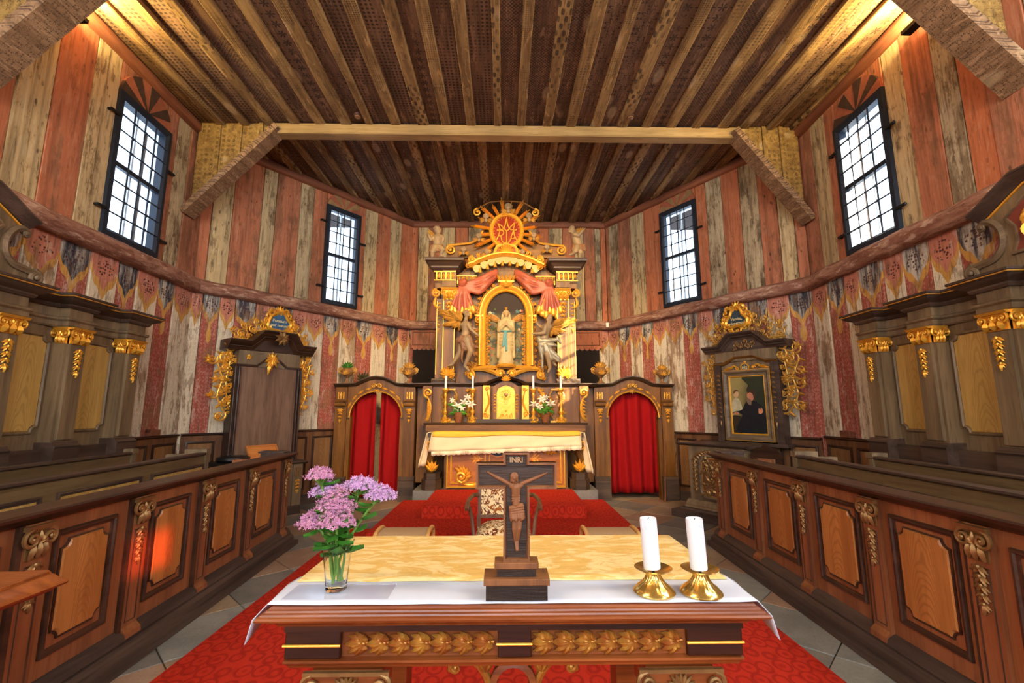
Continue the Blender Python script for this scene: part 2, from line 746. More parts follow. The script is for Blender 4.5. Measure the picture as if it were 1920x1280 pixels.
M_PEWB = wood('pew_back_oak', C(92, 72, 46), C(126, 102, 68), 'x', 1.0, .45)
M_PLINTH = wood('worn_plinth', C(58, 44, 36), C(92, 72, 58), 'x', 1.0, .7)
M_TABLE = wood('table_walnut', C(112, 54, 22), C(164, 90, 40), 'x', 1.2, .33, spec=.45)
M_TABLED = wood('table_dark_walnut', C(44, 20, 11), C(70, 34, 19), 'x', 1.2, .4)
M_CROSS = wood('cross_wood', C(108, 66, 38), C(142, 92, 54), 'z', 2.0, .5)
M_CROSSD = wood('cross_carved_ground', C(44, 29, 20), C(70, 47, 33), 'x', 2.2, .55, bump=.6)
M_CORPUS = plain('carved_figure_wood', C(132, 82, 48), .5, nz=.35, nscale=30, bump=.15)
M_DARKW = wood('near_black_wood', C(42, 26, 17), C(70, 44, 28), 'x', 1.0, .35)
M_ALT = wood('altar_walnut', C(92, 56, 16), C(138, 90, 32), 'z', .9, .4)
M_ALTX = wood('altar_walnut_lengthwise', C(92, 56, 16), C(138, 90, 32), 'x', .9, .4)
M_ALTD = wood('altar_dark_moulding', C(52, 38, 26), C(84, 62, 42), 'x', 1.0, .4)
M_BEAM = wood('hewn_beam', C(150, 118, 68), C(186, 152, 98), 'x', .7, .75, bump=.6, var=.5)
M_GOLD = plain('gilding', C(238, 176, 62), .36, .5, .5, nz=.35, nscale=22, c2=C(190, 122, 34))
M_GOLD2 = plain('old_gilding', C(206, 156, 70), .42, .45, nz=.5, nscale=14, c2=C(140, 92, 34))
M_BRONZE = plain('bronzed_carving', C(150, 112, 66), .42, .5, nz=.45, nscale=16)
M_BRASS = NM('polished_brass', .2, .9).color(C(226, 190, 104)).m
M_IRON = plain('painted_iron', C(38, 44, 54), .5, .3)
M_IRON2 = plain('black_iron', C(30, 30, 30), .55, .4)
M_WAX = NM('candle_wax', .45).color(C(216, 220, 224)).set(Subsurface_Weight=.15).m
M_WHITE = plain('white_linen', C(206, 210, 220), .8, nz=.06, nscale=8)
M_BLACK = plain('black_leather', C(22, 20, 20), .4, bump=.1, nscale=40)
M_BLUE = plain('cartouche_blue', C(58, 96, 128), .6, nz=.4, nscale=10)
M_DKBLUE = plain('cartouche_slate', C(50, 64, 72), .6, nz=.3, nscale=10)
M_STATUE = plain('painted_plaster', C(192, 170, 118), .5, nz=.45, nscale=9, c2=C(140, 116, 76))
M_SASH = plain('blue_sash_paint', C(96, 146, 142), .5, nz=.2, nscale=8)
M_SKIN = plain('painted_flesh', C(184, 148, 102), .5, nz=.3, nscale=7)
M_GREYSKIN = plain('weathered_flesh_paint', C(150, 124, 90), .5, nz=.55, nscale=7, c2=C(104, 90, 76))
M_ROSE = plain('rose_drapery_paint', C(168, 86, 60), .35, nz=.45, nscale=6, c2=C(122, 50, 36))
M_ROBE = plain('brown_robe_paint', C(128, 88, 58), .45, nz=.45, nscale=5)
M_SILVER = plain('silvered_drapery', C(150, 140, 116), .35, .3, nz=.4, nscale=6)
M_REDGLASS = plain('red_medallion', C(140, 40, 20), .3, .2, nz=.3, nscale=8)
M_BEIGE = plain('beige_cushion', C(176, 140, 98), .8, nz=.12, nscale=60)
M_LTWOOD = wood('light_wood', C(196, 140, 72), C(222, 170, 98), 'x', 1.2, .4, var=.1)
M_PLASTER = plain('white_reveal', C(226, 232, 238), .9)
M_LILY = plain('lily_petal', C(246, 240, 214), .6)
M_LEAF = plain('green_leaf', C(74, 128, 40), .45, nz=.4, nscale=14, c2=C(36, 84, 26))
M_LEAF2 = plain('sedum_leaf', C(58, 112, 34), .4, nz=.45, nscale=30, c2=C(24, 74, 22))
M_STEM = plain('green_stem', C(104, 140, 56), .5)
M_SEDUM = plain('sedum_pink', C(206, 146, 172), .7, nz=.5, nscale=60, c2=C(180, 120, 176))
M_TERRA = plain('clay_pot', C(140, 84, 50), .7, nz=.3)
M_DARKIN = plain('passage_shade', C(34, 24, 18), .9)  # shade of the doorway openings put into the colour

m = NM('clear_glass', .03)
m.set(Transmission_Weight=1.0, IOR=1.3)
m.color((.95, .98, .96, 1))
M_GLASS = m.m
# window pane: lets the daylight through with a slight sheen
m = NM('window_pane')
tr_ = m.node('ShaderNodeBsdfTransparent', {0: (.92, .96, 1, 1)})
gl_ = m.node('ShaderNodeBsdfGlossy', {0: (1, 1, 1, 1), 'Roughness': .05})
mx_ = m.node('ShaderNodeMixShader', {0: .06, 1: tr_, 2: gl_})
m.nt.links.new(mx_.k, m.nt.nodes['Material Output'].inputs[0])
M_PANE = m.m
m = NM('clear_plastic_sheet', .12)
tr_ = m.node('ShaderNodeBsdfTransparent', {0: (.97, .98, 1, 1)})
gl_ = m.node('ShaderNodeBsdfGlossy', {0: (1, 1, 1, 1), 'Roughness': .12})
mx_ = m.node('ShaderNodeMixShader', {0: .12, 1: tr_, 2: gl_})
m.nt.links.new(mx_.k, m.nt.nodes['Material Output'].inputs[0])
M_SHEET = m.m


m = NM('sun_tint_pane')  # pane added for its tint: dims and reddens the sun patch
tr_ = m.node('ShaderNodeBsdfTransparent', {0: (.38, .13, .045, 1)})
m.nt.links.new(tr_.k, m.nt.nodes['Material Output'].inputs[0])
M_AMBER = m.m


def emit(name, c, st):
    m = NM(name)
    m.set(Emission_Color=c, Emission_Strength=st)
    m.color(c)
    return m.m


M_TUBE = emit('lamp_glow', (1.0, .80, .45, 1), 40)


def plank_upper(kind):
    m = NM('plank_paint_' + ('pink' if kind == 'p' else 'cream'), .8, 0, .15)
    v = m.jit()
    r = m.rnd()
    st = m.noise(m.vmul(v, (7, 7, .8)), 1.0, 7, .65, .4)
    gr = m.noise(m.vmul(v, (40, 40, 2.2)), 1.0, 3, .6)
    pt = m.noise(m.vmul(v, (4, 4, 2.0)), 1.0, 8, .7)
    if kind == 'p':
        a, b2, bare = C(178, 104, 68), C(162, 106, 82), C(120, 84, 60)
        lt = C(190, 138, 108)
    else:
        a, b2, bare = C(186, 160, 116), C(164, 148, 122), C(104, 82, 58)
        lt = C(204, 188, 152)
    c = m.mix(r, a, b2)
    c = m.mix(m.smooth(st, .52, .72) * .6, c, lt)
    wear = m.smooth(pt + (st - .5) * .9 + (r - .5) * .16, .50, .66)
    c = m.mix(wear * (.65 if kind == 'p' else .75), c, bare)
    fk = m.noise(m.vmul(v, (22, 22, 5)), 1.0, 6, .7, .5)
    c = m.mix(m.smooth(fk + (pt - .5) * .6, .55, .63) * (.35 if kind == 'p' else .6), c, tuple(q * .62 for q in bare[:3]) + (1,))
    c = m.mix(m.smooth(fk + (st - .5) * .5, .44, .38) * .35, c, lt)
    c = m.mix(m.smooth(gr, .52, .70) * (.35 if kind == 'p' else .55), c, tuple(q * .35 for q in bare[:3]) + (1,))
    dk = m.noise(m.vmul(v, (10, 10, .35)), 1.0, 4, .6)
    c = m.mix(m.smooth(dk, .48, .7) * .5, c, tuple(q * .5 for q in bare[:3]) + (1,))
    sp = m.vor(m.vmul(v, (1, 1, .45)), 13.0)
    gate = m.smooth(m.noise(v, 2.2, 3), .5, .62)
    c = m.mix(m.smooth(sp, .22, .12) * gate * .75, c, C(58, 40, 34))
    m.color(c)
    m.bump(gr + pt, .5, .006)
    return m.m


def plank_lower(kind):
    """painted hangings: scalloped valance with a blossom and tassel above a damask ground"""
    m = NM('plank_hanging_' + ('pink' if kind == 'p' else 'cream'), .8, 0, .15)
    v = m.jit()
    u, vv, _ = m.sep(m.tc('UV'))
    x, y, z = m.sep(m.tc())
    r = m.rnd()
    pink, pinkd, ochre = C(172, 94, 76), C(142, 68, 54), C(196, 146, 74)
    cream, creamd = C(214, 198, 170), C(158, 148, 136)
    st = m.noise(m.vmul(v, (9, 9, .9)), 1.0, 7, .65, .4)
    pt = m.noise(m.vmul(v, (4, 4, 2.4)), 1.0, 8, .7)
    gr = m.noise(m.vmul(v, (44, 44, 2.4)), 1.0, 3, .6)
    # damask: curling figure from two crossed waves
    A = (z * 46 + (x * 78).sin() * 1.6).sin()
    B = (x * 64 + (z * 52).sin() * 2.2).sin()
    dam = m.smooth(A * B, .02, .2)
    if kind == 'p':
        g = m.mix(dam * .42, pinkd, C(214, 160, 146))
        g = m.mix(.45, g, pink)
    else:
        g = m.mix(dam * .35, cream, C(188, 170, 140))
        g = m.mix(m.smooth(st, .5, .68) * .5, g, creamd)
    t = (u - .5).abs() * 2
    d = 3.28 - vv
    lobe = .31 - (t ** 2.6) * .17 + (1 - t) ** 5 * .10 + (t * 11).sin() * .014
    in_lobe = d.lt(lobe)
    in_band = d.lt(lobe + .085 + (1 - t) * .03)
    ex = (u - .5) * 2
    tas = (ex * ex * 13 + (d - .62) * (d - .62) * 80).lt(1.0)
    neck = (ex.abs().lt(.13)) * d.lt(.6) * d.gt(.4)
    c = g
    och = m.mix(m.smooth(pt, .45, .7) * .6, ochre, C(170, 118, 52))
    c = m.mix(in_band, c, och)
    if kind == 'p':
        c = m.mix(tas, c, och)
        c = m.mix(neck, c, och)
    lobe_c = C(148, 152, 160) if kind == 'p' else C(184, 118, 96)
    if kind == 'p':
        lobe_c = m.mix(m.smooth(st, .42, .6), C(52, 56, 66), C(196, 188, 172))
    c = m.mix(in_lobe, c, lobe_c)
    # blossom of dark dots inside the valance lobe
    rr = (ex * ex * .9 + (d - .17) * (d - .17) * 34)
    dots = m.vor(m.comb(x * 1.0, 0.0, z), 30.0, .55)
    fl = m.smooth(dots, .46, .36) * rr.lt(.36)
    c = m.mix(fl * .9, c, C(64, 34, 38))
    wear = m.smooth(pt + (st - .5) * .9 + (r - .5) * .14, .54, .66)
    c = m.mix(wear * .7, c, C(140, 104, 72))
    fk = m.noise(m.vmul(v, (22, 22, 5)), 1.0, 6, .7, .5)
    c = m.mix(m.smooth(fk + (pt - .5) * .6, .56, .62) * .55, c, C(112, 84, 64))
    c = m.mix(m.smooth(fk + (st - .5) * .5, .43, .37) * .35, c, C(212, 196, 176))
    c = m.mix(m.smooth(gr, .53, .70) * .5, c, C(76, 54, 44))
    dk = m.noise(m.vmul(v, (10, 10, .35)), 1.0, 4, .6)
    c = m.mix(m.smooth(dk, .52, .72) * .45, c, C(96, 66, 50))
    m.color(c)
    m.bump(gr + pt, .5, .006)
    return m.m


def stencil(name, base, base2, ink, mode, per, wear=.5):
    """ceiling board with a worn stencilled pattern; UV in metres"""
    m = NM(name, .85, 0, .1)
    u, vv, _ = m.sep(m.tc('UV'))
    r = m.rnd()
    j = m.jit()
    st = m.noise(m.vmul(j, (9, .8, 9)), 1.0, 7, .65, .4)
    gr = m.noise(m.vmul(j, (46, 2.4, 46)), 1.0, 3, .6)
    pt = m.noise(m.vmul(j, (3.5, 2.0, 3.5)), 1.0, 8, .7)
    c = m.mix(m.smooth(st, .35, .68), base, base2)
    fl_ = m.noise(m.vmul(j, (13, 2.2, 13)), 1.0, 7, .7, .6)
    fu = ((u / per + 0.5).fract() - .5)
    fv = ((vv / per + r).fract() - .5)
    rad = (fu * fu + fv * fv) ** .5
    ang = m.M('ARCTAN2', fu, fv)
    if mode == 'star':
        pat = m.smooth((rad - .46 * ((ang * 4).sin().abs() * .75 + .25)).abs(), .07, .03)
    elif mode == 'dots':
        pat = m.smooth(rad, .36, .26)
    elif mode == 'lattice':
        k = ((fu + fv).abs() - .25).abs()
        k2 = ((fu - fv).abs() - .25).abs()
        pat = m.smooth(m.M('MINIMUM', k, k2), .1, .05)
    elif mode == 'petal':
        pat = m.smooth(rad - .42 * (ang * 3).sin().abs(), .02, -.03)
    else:
        pat = m.smooth(((vv * 34).sin() * (u * 70).sin()), .1, .3)
    mask = m.smooth(pt, wear + .1, wear - .06)
    c = m.mix(pat * mask * .8, c, ink)
    c = m.mix(m.smooth(fl_, .57, .64) * .5, c, tuple(min(1, q * 1.7) for q in base2[:3]) + (1,))
    c = m.mix(m.smooth(fl_, .43, .37) * .4, c, C(54, 42, 32))
    knot = m.vor(m.vmul(j, (1, .45, 1)), 2.6)
    c = m.mix(m.smooth(knot, .09, .04) * .7, c, C(44, 28, 18))
    c = m.mix(m.smooth(knot, .2, .1) * .35, c, C(206, 180, 140))
    c = m.mix(m.smooth(gr, .54, .72) * .45, c, C(46, 34, 24))
    m.color(c)
    m.bump(gr + pt, .5, .006)
    return m.m


PU = {'p': plank_upper('p'), 'c': plank_upper('c')}
PL = {'p': plank_lower('p'), 'c': plank_lower('c')}
INK = C(48, 38, 32)
BOARDS = [stencil('ceiling_board_' + mo, C(92, 68, 50), C(128, 98, 74), INK, mo, pe, .54)
          for mo, pe in (('star', .20), ('lattice', .085), ('dots', .05), ('petal', .13))]
BATTENS = [stencil('ceiling_batten_' + mo, C(116, 88, 56), C(160, 128, 84), INK, mo, pe, .47)
           for mo, pe in (('lattice', .042), ('petal', .046), ('wave', .05), ('dots', .026))]
M_BULK = stencil('bulkhead_board', C(126, 98, 54), C(158, 126, 72), C(70, 56, 36), 'petal', .075, .48)
M_BRACE = stencil('brace_stencil', C(122, 94, 68), C(152, 120, 90), C(74, 56, 44), 'star', .10, .58)

m = NM('log_red_paint', .75, 0, .2)
v = m.jit()
a_ = m.noise(m.vmul(v, (1.6, 7, 7)), 1.0, 8, .7)
g_ = m.noise(m.vmul(v, (3, 40, 40)), 1.0, 3)
f_ = m.noise(m.vmul(v, (5, 16, 16)), 1.0, 6, .7, .4)
c = m.mix(m.smooth(a_, .38, .62), C(126, 82, 64), C(164, 122, 100))
c = m.mix(m.smooth(f_, .54, .62) * .6, c, C(204, 172, 148))
c = m.mix(m.smooth(f_, .46, .38) * .6, c, C(96, 58, 46))
c = m.mix(m.smooth(g_, .53, .72) * .5, c, C(80, 48, 38))
m.color(c)
m.bump(a_ + f_ + g_ * .5, .8, .014)
M_LOG = m.m
M_CORN = wood('red_brown_cornice', C(116, 66, 44), C(158, 98, 66), 'x', .8, .7, bump=.4, var=.5)

m = NM('red_carpet', .95, 0, .1)
x, y, z = m.sep(m.tc())
q1 = (x * 46).sin() * ((y + z) * 26 + (x * 23).sin() * 1.2).sin()
q2 = m.vor(m.comb(x * 1.0, (y + z) * .75, 0.0), 9.5, .35)
fz = m.noise(m.tc(), 160, 2)
pat = m.smooth((q2 - .45).abs(), .10, .04)
pat2 = m.smooth(q2, .22, .14)
c = m.mix(pat * .55, C(182, 46, 26), C(122, 24, 16))
c = m.mix(pat2 * .5, c, C(128, 22, 16))
c = m.mix(m.smooth(q1, .4, .8) * .3, c, C(140, 22, 16))
c = m.mix(m.smooth(fz, .45, .65) * .3, c, C(130, 24, 18))
m.color(c)
m.bump(fz, .6, .004)
M_CARPET = m.m

m = NM('red_curtain', .85, 0, .15)
c = m.mix(m.noise(m.vmul(m.tc(), (60, 60, 60)), 1.0, 2), C(158, 14, 16), C(132, 10, 14))
m.color(c)
M_CURT = m.m

m = NM('gold_damask_cloth', .6, 0, .3)
v = m.tc()
n_ = m.noise(m.vmul(v, (5, 11, 5)), 1.0, 5, .6, 1.6)
n2 = m.noise(m.vmul(v, (14, 40, 14)), 1.0, 3, .6, 1.0)
c = m.mix(m.smooth(n_, .46, .56) * .75, C(222, 178, 96), C(240, 214, 150))
c = m.mix(m.smooth(n2, .5, .62) * .35, c, C(196, 146, 70))
m.color(c)
m.bump(n2, .15, .003)
M_GCLOTH = m.m
M_YCLOTH = plain('yellow_altar_cloth', C(240, 180, 62), .75, nz=.1, nscale=6)
M_CREAM = plain('cream_linen', C(232, 208, 166), .8, nz=.08, nscale=6)
m = NM('lace_edging', .85)
x, y, z = m.sep(m.tc())
k_ = m.vor(m.tc(), 55, .1)
m.color(m.mix(m.smooth(k_, .3, .5), C(160, 120, 70), C(244, 226, 190)))
M_LACE = m.m

m = NM('floral_tapestry', .9, 0, .1)
v = m.tc()
n_ = m.noise(m.vmul(v, (1, 1, 1)), 8, 2, .5, 2.6)
n2 = m.noise(v, 15, 2, .5, 1.8)
c = m.mix(m.smooth((n_ - .5).abs(), .05, .03), C(226, 198, 148), C(96, 46, 26))
c = m.mix(m.smooth(n2, .58, .62), c, C(150, 84, 36))
m.color(c)
M_TAP = m.m


def stone(name, c1, c2):
    m = NM(name, .55, 0, .35)
    v = m.jit()
    n_ = m.noise(v, 2.2, 6, .65)
    n2 = m.noise(v, 60, 3, .6)
    c = m.mix(m.smooth(n_, .35, .66), c1, c2)
    c = m.mix(m.smooth(n2, .5, .7) * .3, c, tuple(q * .5 for q in c1[:3]) + (1,))
    m.color(c)
    m.bump(n2 + n_, .25, .004)
    return m.m


STONES = [stone('grey_slab', C(118, 118, 112), C(144, 142, 132)), stone('warm_slab', C(136, 116, 94), C(158, 136, 110)), stone('dark_slab', C(102, 100, 94), C(128, 122, 112)),
          stone('red_slab', C(138, 110, 90), C(160, 132, 108))]
M_JOINT = plain('floor_joint', C(62, 58, 52), .9)
M_BACKING = plain('wall_backing', C(48, 34, 26), .9)
M_FANP = plain('fan_pink', C(160, 92, 66), .8, nz=.5, nscale=9)
M_FAND = plain('fan_dark', C(70, 50, 38), .8, nz=.5, nscale=9)
M_FANT = plain('fan_tan', C(150, 118, 78), .8, nz=.5, nscale=9)

# ------------------------------------------------------------------ floor
fl = MB().box(-5.2, 5.2, -6.3, 10.2, -0.2, -0.022)
floor = struct(part(fl, 'floor', M_JOINT))
rn = random.Random(3)
ts = 0.60
slabs = []
for sm in STONES:
    b = MB().cbox(-ts / 2 + .004, ts / 2 - .004, 0, .03, -ts / 2 + .004, ts / 2 - .004, .004)
    b.v = [(p[0], p[2], -p[1]) for p in b.v]
    b.f = [tuple(reversed(f)) for f in b.f]
    slabs.append(mesh_of(b, 'slab', sm, 0))
r2 = ts / math.sqrt(2)
for i in range(-12, 13):
    for j in range(-2, 26):
        x = i * r2 + (r2 / 2 if j % 2 else 0)
        x = (i * 2 + (j % 2)) * r2
        y = 0.6 + j * r2
        if -3.4 < x < 3.4 and -.6 < y < 9.7:
            o = inst('slab', slabs[rn.choice((0, 0, 1, 2, 3)) if y < 6.6 else rn.choice((1, 3, 2, 1))], floor, (x, y, rn.uniform(-.003, .0)), PI / 4 + rn.choice((0, 1, 2, 3)) * PI / 2)

# ------------------------------------------------------------------ walls


def wall(name, A, B, upper, lower, win=None, zs=3.36):
    L = (B - A).length
    p, a = fr(A, B, 0)
    mb = MB()
    y0, y1 = .03, .30
    e0, e1 = -.1, L + .1
    if win:
        w0, w1, z0, z1 = win
        mb.box(e0, w0, y0, y1, 0, H).box(w1, e1, y0, y1, 0, H).box(w0, w1, y0, y1, 0, z0).box(w0, w1, y0, y1, z1, H)
    else:
        mb.box(e0, e1, y0, y1, 0, H)
    root = struct(part(mb, name, M_BACKING))
    root.location = (p[0], p[1], 0)
    root.rotation_euler = (0, 0, a)
    rr = random.Random(hash(name) % 1000 if False else sum(map(ord, name)))

    def plank(s0, s1, z0, z1, mat):
        if s1 - s0 < .02 or z1 - z0 < .02:
            return
        y = rr.uniform(-.018, 0.0)
        b = MB().cbox(s0 + .004, s1 - .004, y, .03, z0, z1, .006)
        part(b, 'plank', mat, root, smooth=0, uvf=lambda c, s0=s0, s1=s1: ((c.x - s0) / (s1 - s0), c.z))

    for (s0, s1, k) in upper:
        if win and s1 > win[0] + .01 and s0 < win[1] - .01:
            a0, a1 = max(s0, win[0]), min(s1, win[1])
            plank(a0, a1, zs, win[2], PU[k])
            plank(a0, a1, win[3], H, PU[k])
            plank(s0, min(s1, win[0]), zs, H, PU[k])
            plank(max(s0, win[1]), s1, zs, H, PU[k])
        else:
            plank(s0, s1, zs, H, PU[k])
    for (s0, s1, k) in lower:
        plank(s0, s1, 0, zs, PL[k])
    return root


def runs(bounds, start):
    """consecutive planks of alternating paint"""
    out = []
    k = start
    for a, b in zip(bounds, bounds[1:]):
        out.append((a, b, k))
        k = 'c' if k == 'p' else 'p'
    return out


def fill(a, b, wd, seed):
    q = random.Random(seed)
    n = max(1, round((b - a) / wd))
    bb = [a + (b - a) * i / n + (q.uniform(-.05, .05) * wd * 2 if 0 < i < n else 0) for i in range(n + 1)]
    return bb


LL = (KL - NL).length
LR = (NR - KR).length
o_ = OL
WL = (o_ + 7.86, o_ + 8.72, 3.5, 5.22)
WR = (.85, 1.67, 3.5, 5.20)
WDL = (2.0, 2.70, 3.5, 5.37)
WDR = (1.52, 2.29, 3.5, 5.37)
wall_left = wall('wall_left', NL, KL,
                 runs(fill(0, o_ + 6.79, .4, 1), 'p')[:-1] + [(runs(fill(0, o_ + 6.79, .4, 1), 'p')[-1][0], o_ + 6.79, 'p')] +
                 runs([o_ + q for q in (6.79, 7.13, 7.53)], 'c') + [(o_ + 7.53, o_ + 7.86, 'c'), (o_ + 7.86, o_ + 8.3, 'p'), (o_ + 8.3, o_ + 8.9, 'p'), (o_ + 8.9, o_ + 9.17, 'c'), (o_ + 9.17, LL, 'p')],
                 runs(fill(0, o_ + 7.08, .37, 2), 'p') + runs([o_ + q for q in (7.08, 7.45, 7.82, 8.19, 8.5, 8.86, 9.18)] + [LL], 'c'), WL)
wall_back_left = wall('wall_back_left', KL, BL,
                      [(0, .15, 'p'), (.15, .43, 'c'), (.43, .86, 'p'), (.86, 1.08, 'c'), (1.08, 1.49, 'p'), (1.49, 1.75, 'c'), (1.75, 2.35, 'p'), (2.35, 2.85, 'p'), (2.85, 3.13, 'c'), (3.13, 3.46, 'p'), (3.46, 3.75, 'c'), (3.75, 4.05, 'p')],
                      [(0, .15, 'c'), (.15, .38, 'p'), (.38, .6, 'c'), (.6, .9, 'p'), (.9, 1.2, 'c'), (1.2, 1.5, 'p'), (1.5, 1.75, 'c'), (1.75, 2.08, 'c'), (2.08, 2.4, 'p'), (2.4, 2.75, 'c'), (2.75, 3.1, 'p'), (3.1, 3.45, 'c'), (3.45, 3.75, 'p'), (3.75, 4.05, 'c')], WDL)
LB = (BR - BL).length
wall_back = wall('wall_back', BL, BR, runs([0, .14, .38, .66, .95, 1.25, 1.55, 1.85, 2.15, 2.45, 2.75, 3.05, 3.35, 3.62, 3.83, 4.07, 4.2, LB], 'p'),
                 runs(fill(0, LB, .3, 9), 'p'))
wall_back_right = wall('wall_back_right', BR, KR,
                       [(0, .1, 'p'), (.1, .37, 'c'), (.37, .73, 'p'), (.73, 1.08, 'c'), (1.08, 1.52, 'p'), (1.52, 1.9, 'p'), (1.9, 2.49, 'p'), (2.49, 2.79, 'c'), (2.79, 3.11, 'p'), (3.11, 3.41, 'c'), (3.41, 3.68, 'p'), (3.68, 3.9, 'c'), (3.9, 4.05, 'p')],
                       [(0, .3, 'c'), (.3, .62, 'p'), (.62, .92, 'c'), (.92, 1.2, 'p'), (1.2, 1.5, 'c'), (1.5, 1.88, 'c'), (1.88, 2.19, 'p'), (2.19, 2.49, 'c'), (2.49, 2.8, 'p'), (2.8, 3.1, 'c'), (3.1, 3.4, 'p'), (3.4, 3.73, 'c'), (3.73, 4.05, 'p')], WDR)
wall_right = wall('wall_right', KR, NR,
                  [(0, .32, 'p'), (.32, .63, 'c'), (.63, 1.25, 'p'), (1.25, 1.67, 'p'), (1.67, 1.93, 'c'), (1.93, 2.27, 'p'), (2.27, 2.5, 'c'), (2.5, 2.73, 'p')] + runs(fill(2.73, 8.35, .4, 3), 'p') +
                  [(8.35, 8.75, 'c')] + runs(fill(9.45, LR, .4, 4), 'p'),
                  [(0, .34, 'c'), (.34, .68, 'p'), (.68, .95, 'c'), (.95, 1.33, 'p'), (1.33, 1.61, 'c'), (1.61, 1.95, 'p'), (1.95, 2.27, 'c')] + runs(fill(2.27, LR, .35, 5), 'p'), WR)
# nave end behind the camera, with the openings the daylight comes through
mb = MB()
xs = [-4.4, -3.3, -1.9, -.7, .7, 1.9, 3.3, 4.3]
for i in range(7):
    if i in (1, 3, 5):
        mb.box(xs[i], xs[i + 1], -6.25, -6.05, 0, 2.2).box(xs[i], xs[i + 1], -6.25, -6.05, 5.0, H)
    else:
        mb.box(xs[i], xs[i + 1], -6.25, -6.05, 0, H)
struct(part(mb, 'wall_nave', PU['c'], smooth=0, uvf=lambda c: (c.x, c.z)))
# unseen opening added in wall_right, shaped to throw sun on the left pew
me = wall_right.data
mb = MB()
w0, w1, z0, z1 = WR
q0, q1, qz0, qz1 = 8.75, 9.45, 4.06, 4.52
for (a0, a1) in ((-.1, w0), (w1, q0), (q1, LR + .1)):
    mb.box(a0, a1, .03, .30, 0, H)
mb.box(w0, w1, .03, .30, 0, z0).box(w0, w1, .03, .30, z1, H)
mb.box(q0, q1, .03, .30, 0, qz0).box(q0, q1, .03, .30, qz1, H)
wall_right.data = mesh_of(mb, 'wall_right', M_BACKING)
loc, a = wall_root(KR, NR, q0, 0, qz0)
fm = MB().mold([(0, 0), (q1 - q0, 0), (q1 - q0, qz1 - qz0), (0, qz1 - qz0)], [(-.01, -.02), (-.01, .04), (.03, .04), (.03, -.02)], True)
w5 = struct(part(fm, 'window_5', M_IRON))
w5.location = loc
w5.rotation_euler = (0, 0, a)
part(MB().box(.0, q1 - q0, .05, .055, 0, qz1 - qz0), 'pane', M_AMBER, w5)

# ------------------------------------------------------------------ hewn rails and cornices (trim)
trim_i = [0]


def rail(A, B, z, h, d, mat, wob, s0=0.0, s1=None, seed=1):
    trim_i[0] += 1
    L = (B - A).length
    s1 = L if s1 is None else s1
    p, a = fr(A, B, 0)
    q = random.Random(seed)
    n = max(2, int((s1 - s0) / .3))
    mb = MB()
    c = min(h, d) * .28
    sect = [(-d + c, 0), (-d, c), (-d, h - c), (-d + c, h), (.02, h), (.02, 0)]
    vs, fs = [], []
    for i in range(n + 1):
        s = s0 + (s1 - s0) * i / n
        w1, w2 = q.uniform(-wob, wob), q.uniform(-wob, wob)
        for (yy, zz) in sect:
            vs.append((s, yy + (w1 if yy < 0 else 0), z + zz + w2 + q.uniform(-wob, wob) * .5))
    m_ = len(sect)
    for i in range(n):
        for k in range(m_):
            k2 = (k + 1) % m_
            fs.append((i * m_ + k, i * m_ + k2, (i + 1) * m_ + k2, (i + 1) * m_ + k))
    fs += [tuple(range(m_ - 1, -1, -1)), tuple(range(n * m_, (n + 1) * m_))]
    mb.add(vs, fs)
    o = struct(part(mb, 'trim_%d' % trim_i[0], mat, smooth=50))
    o.location = (p[0], p[1], 0)
    o.rotation_euler = (0, 0, a)
    return o


for k, (A, B) in enumerate(((NL, KL), (KL, BL), (BL, BR), (BR, KR), (KR, NR))):
    rail(A, B, 3.27, .19, .15, M_LOG, .010, -.05, (B - A).length + .05, k)
for k, (A, B) in enumerate(((NL, KL), (KL, BL), (BL, BR), (BR, KR), (KR, NR))):
    rail(A, B, H - .15, .15, .09, M_CORN, .005, -.03, (B - A).length + .03, 20 + k)

# ------------------------------------------------------------------ ceiling of boards and battens
mb = MB().box(-5, 5, -6.3, 10.2, H + .035, H + .2)
ceiling = struct(part(mb, 'ceiling', M_BACKING))
YB = 6.22


def xlim(y):
    """room width at y"""
    l = KL.x + (y - KL.y) * (NL.x - KL.x) / (NL.y - KL.y) if y < KL.y else KL.x + (y - KL.y) * (BL.x - KL.x) / (BL.y - KL.y)
    r = KR.x + (y - KR.y) * (NR.x - KR.x) / (NR.y - KR.y) if y < KR.y else KR.x + (y - KR.y) * (BR.x - KR.x) / (BR.y - KR.y)
    return l, r


def ymax(x):
    if x < BL.x:
        return KL.y + (x - KL.x) / (BL.x - KL.x) * (BL.y - KL.y)
    if x > BR.x:
        return KR.y + (x - KR.x) / (BR.x - KR.x) * (BR.y - KR.y)
    return 9.72


q = random.Random(11)


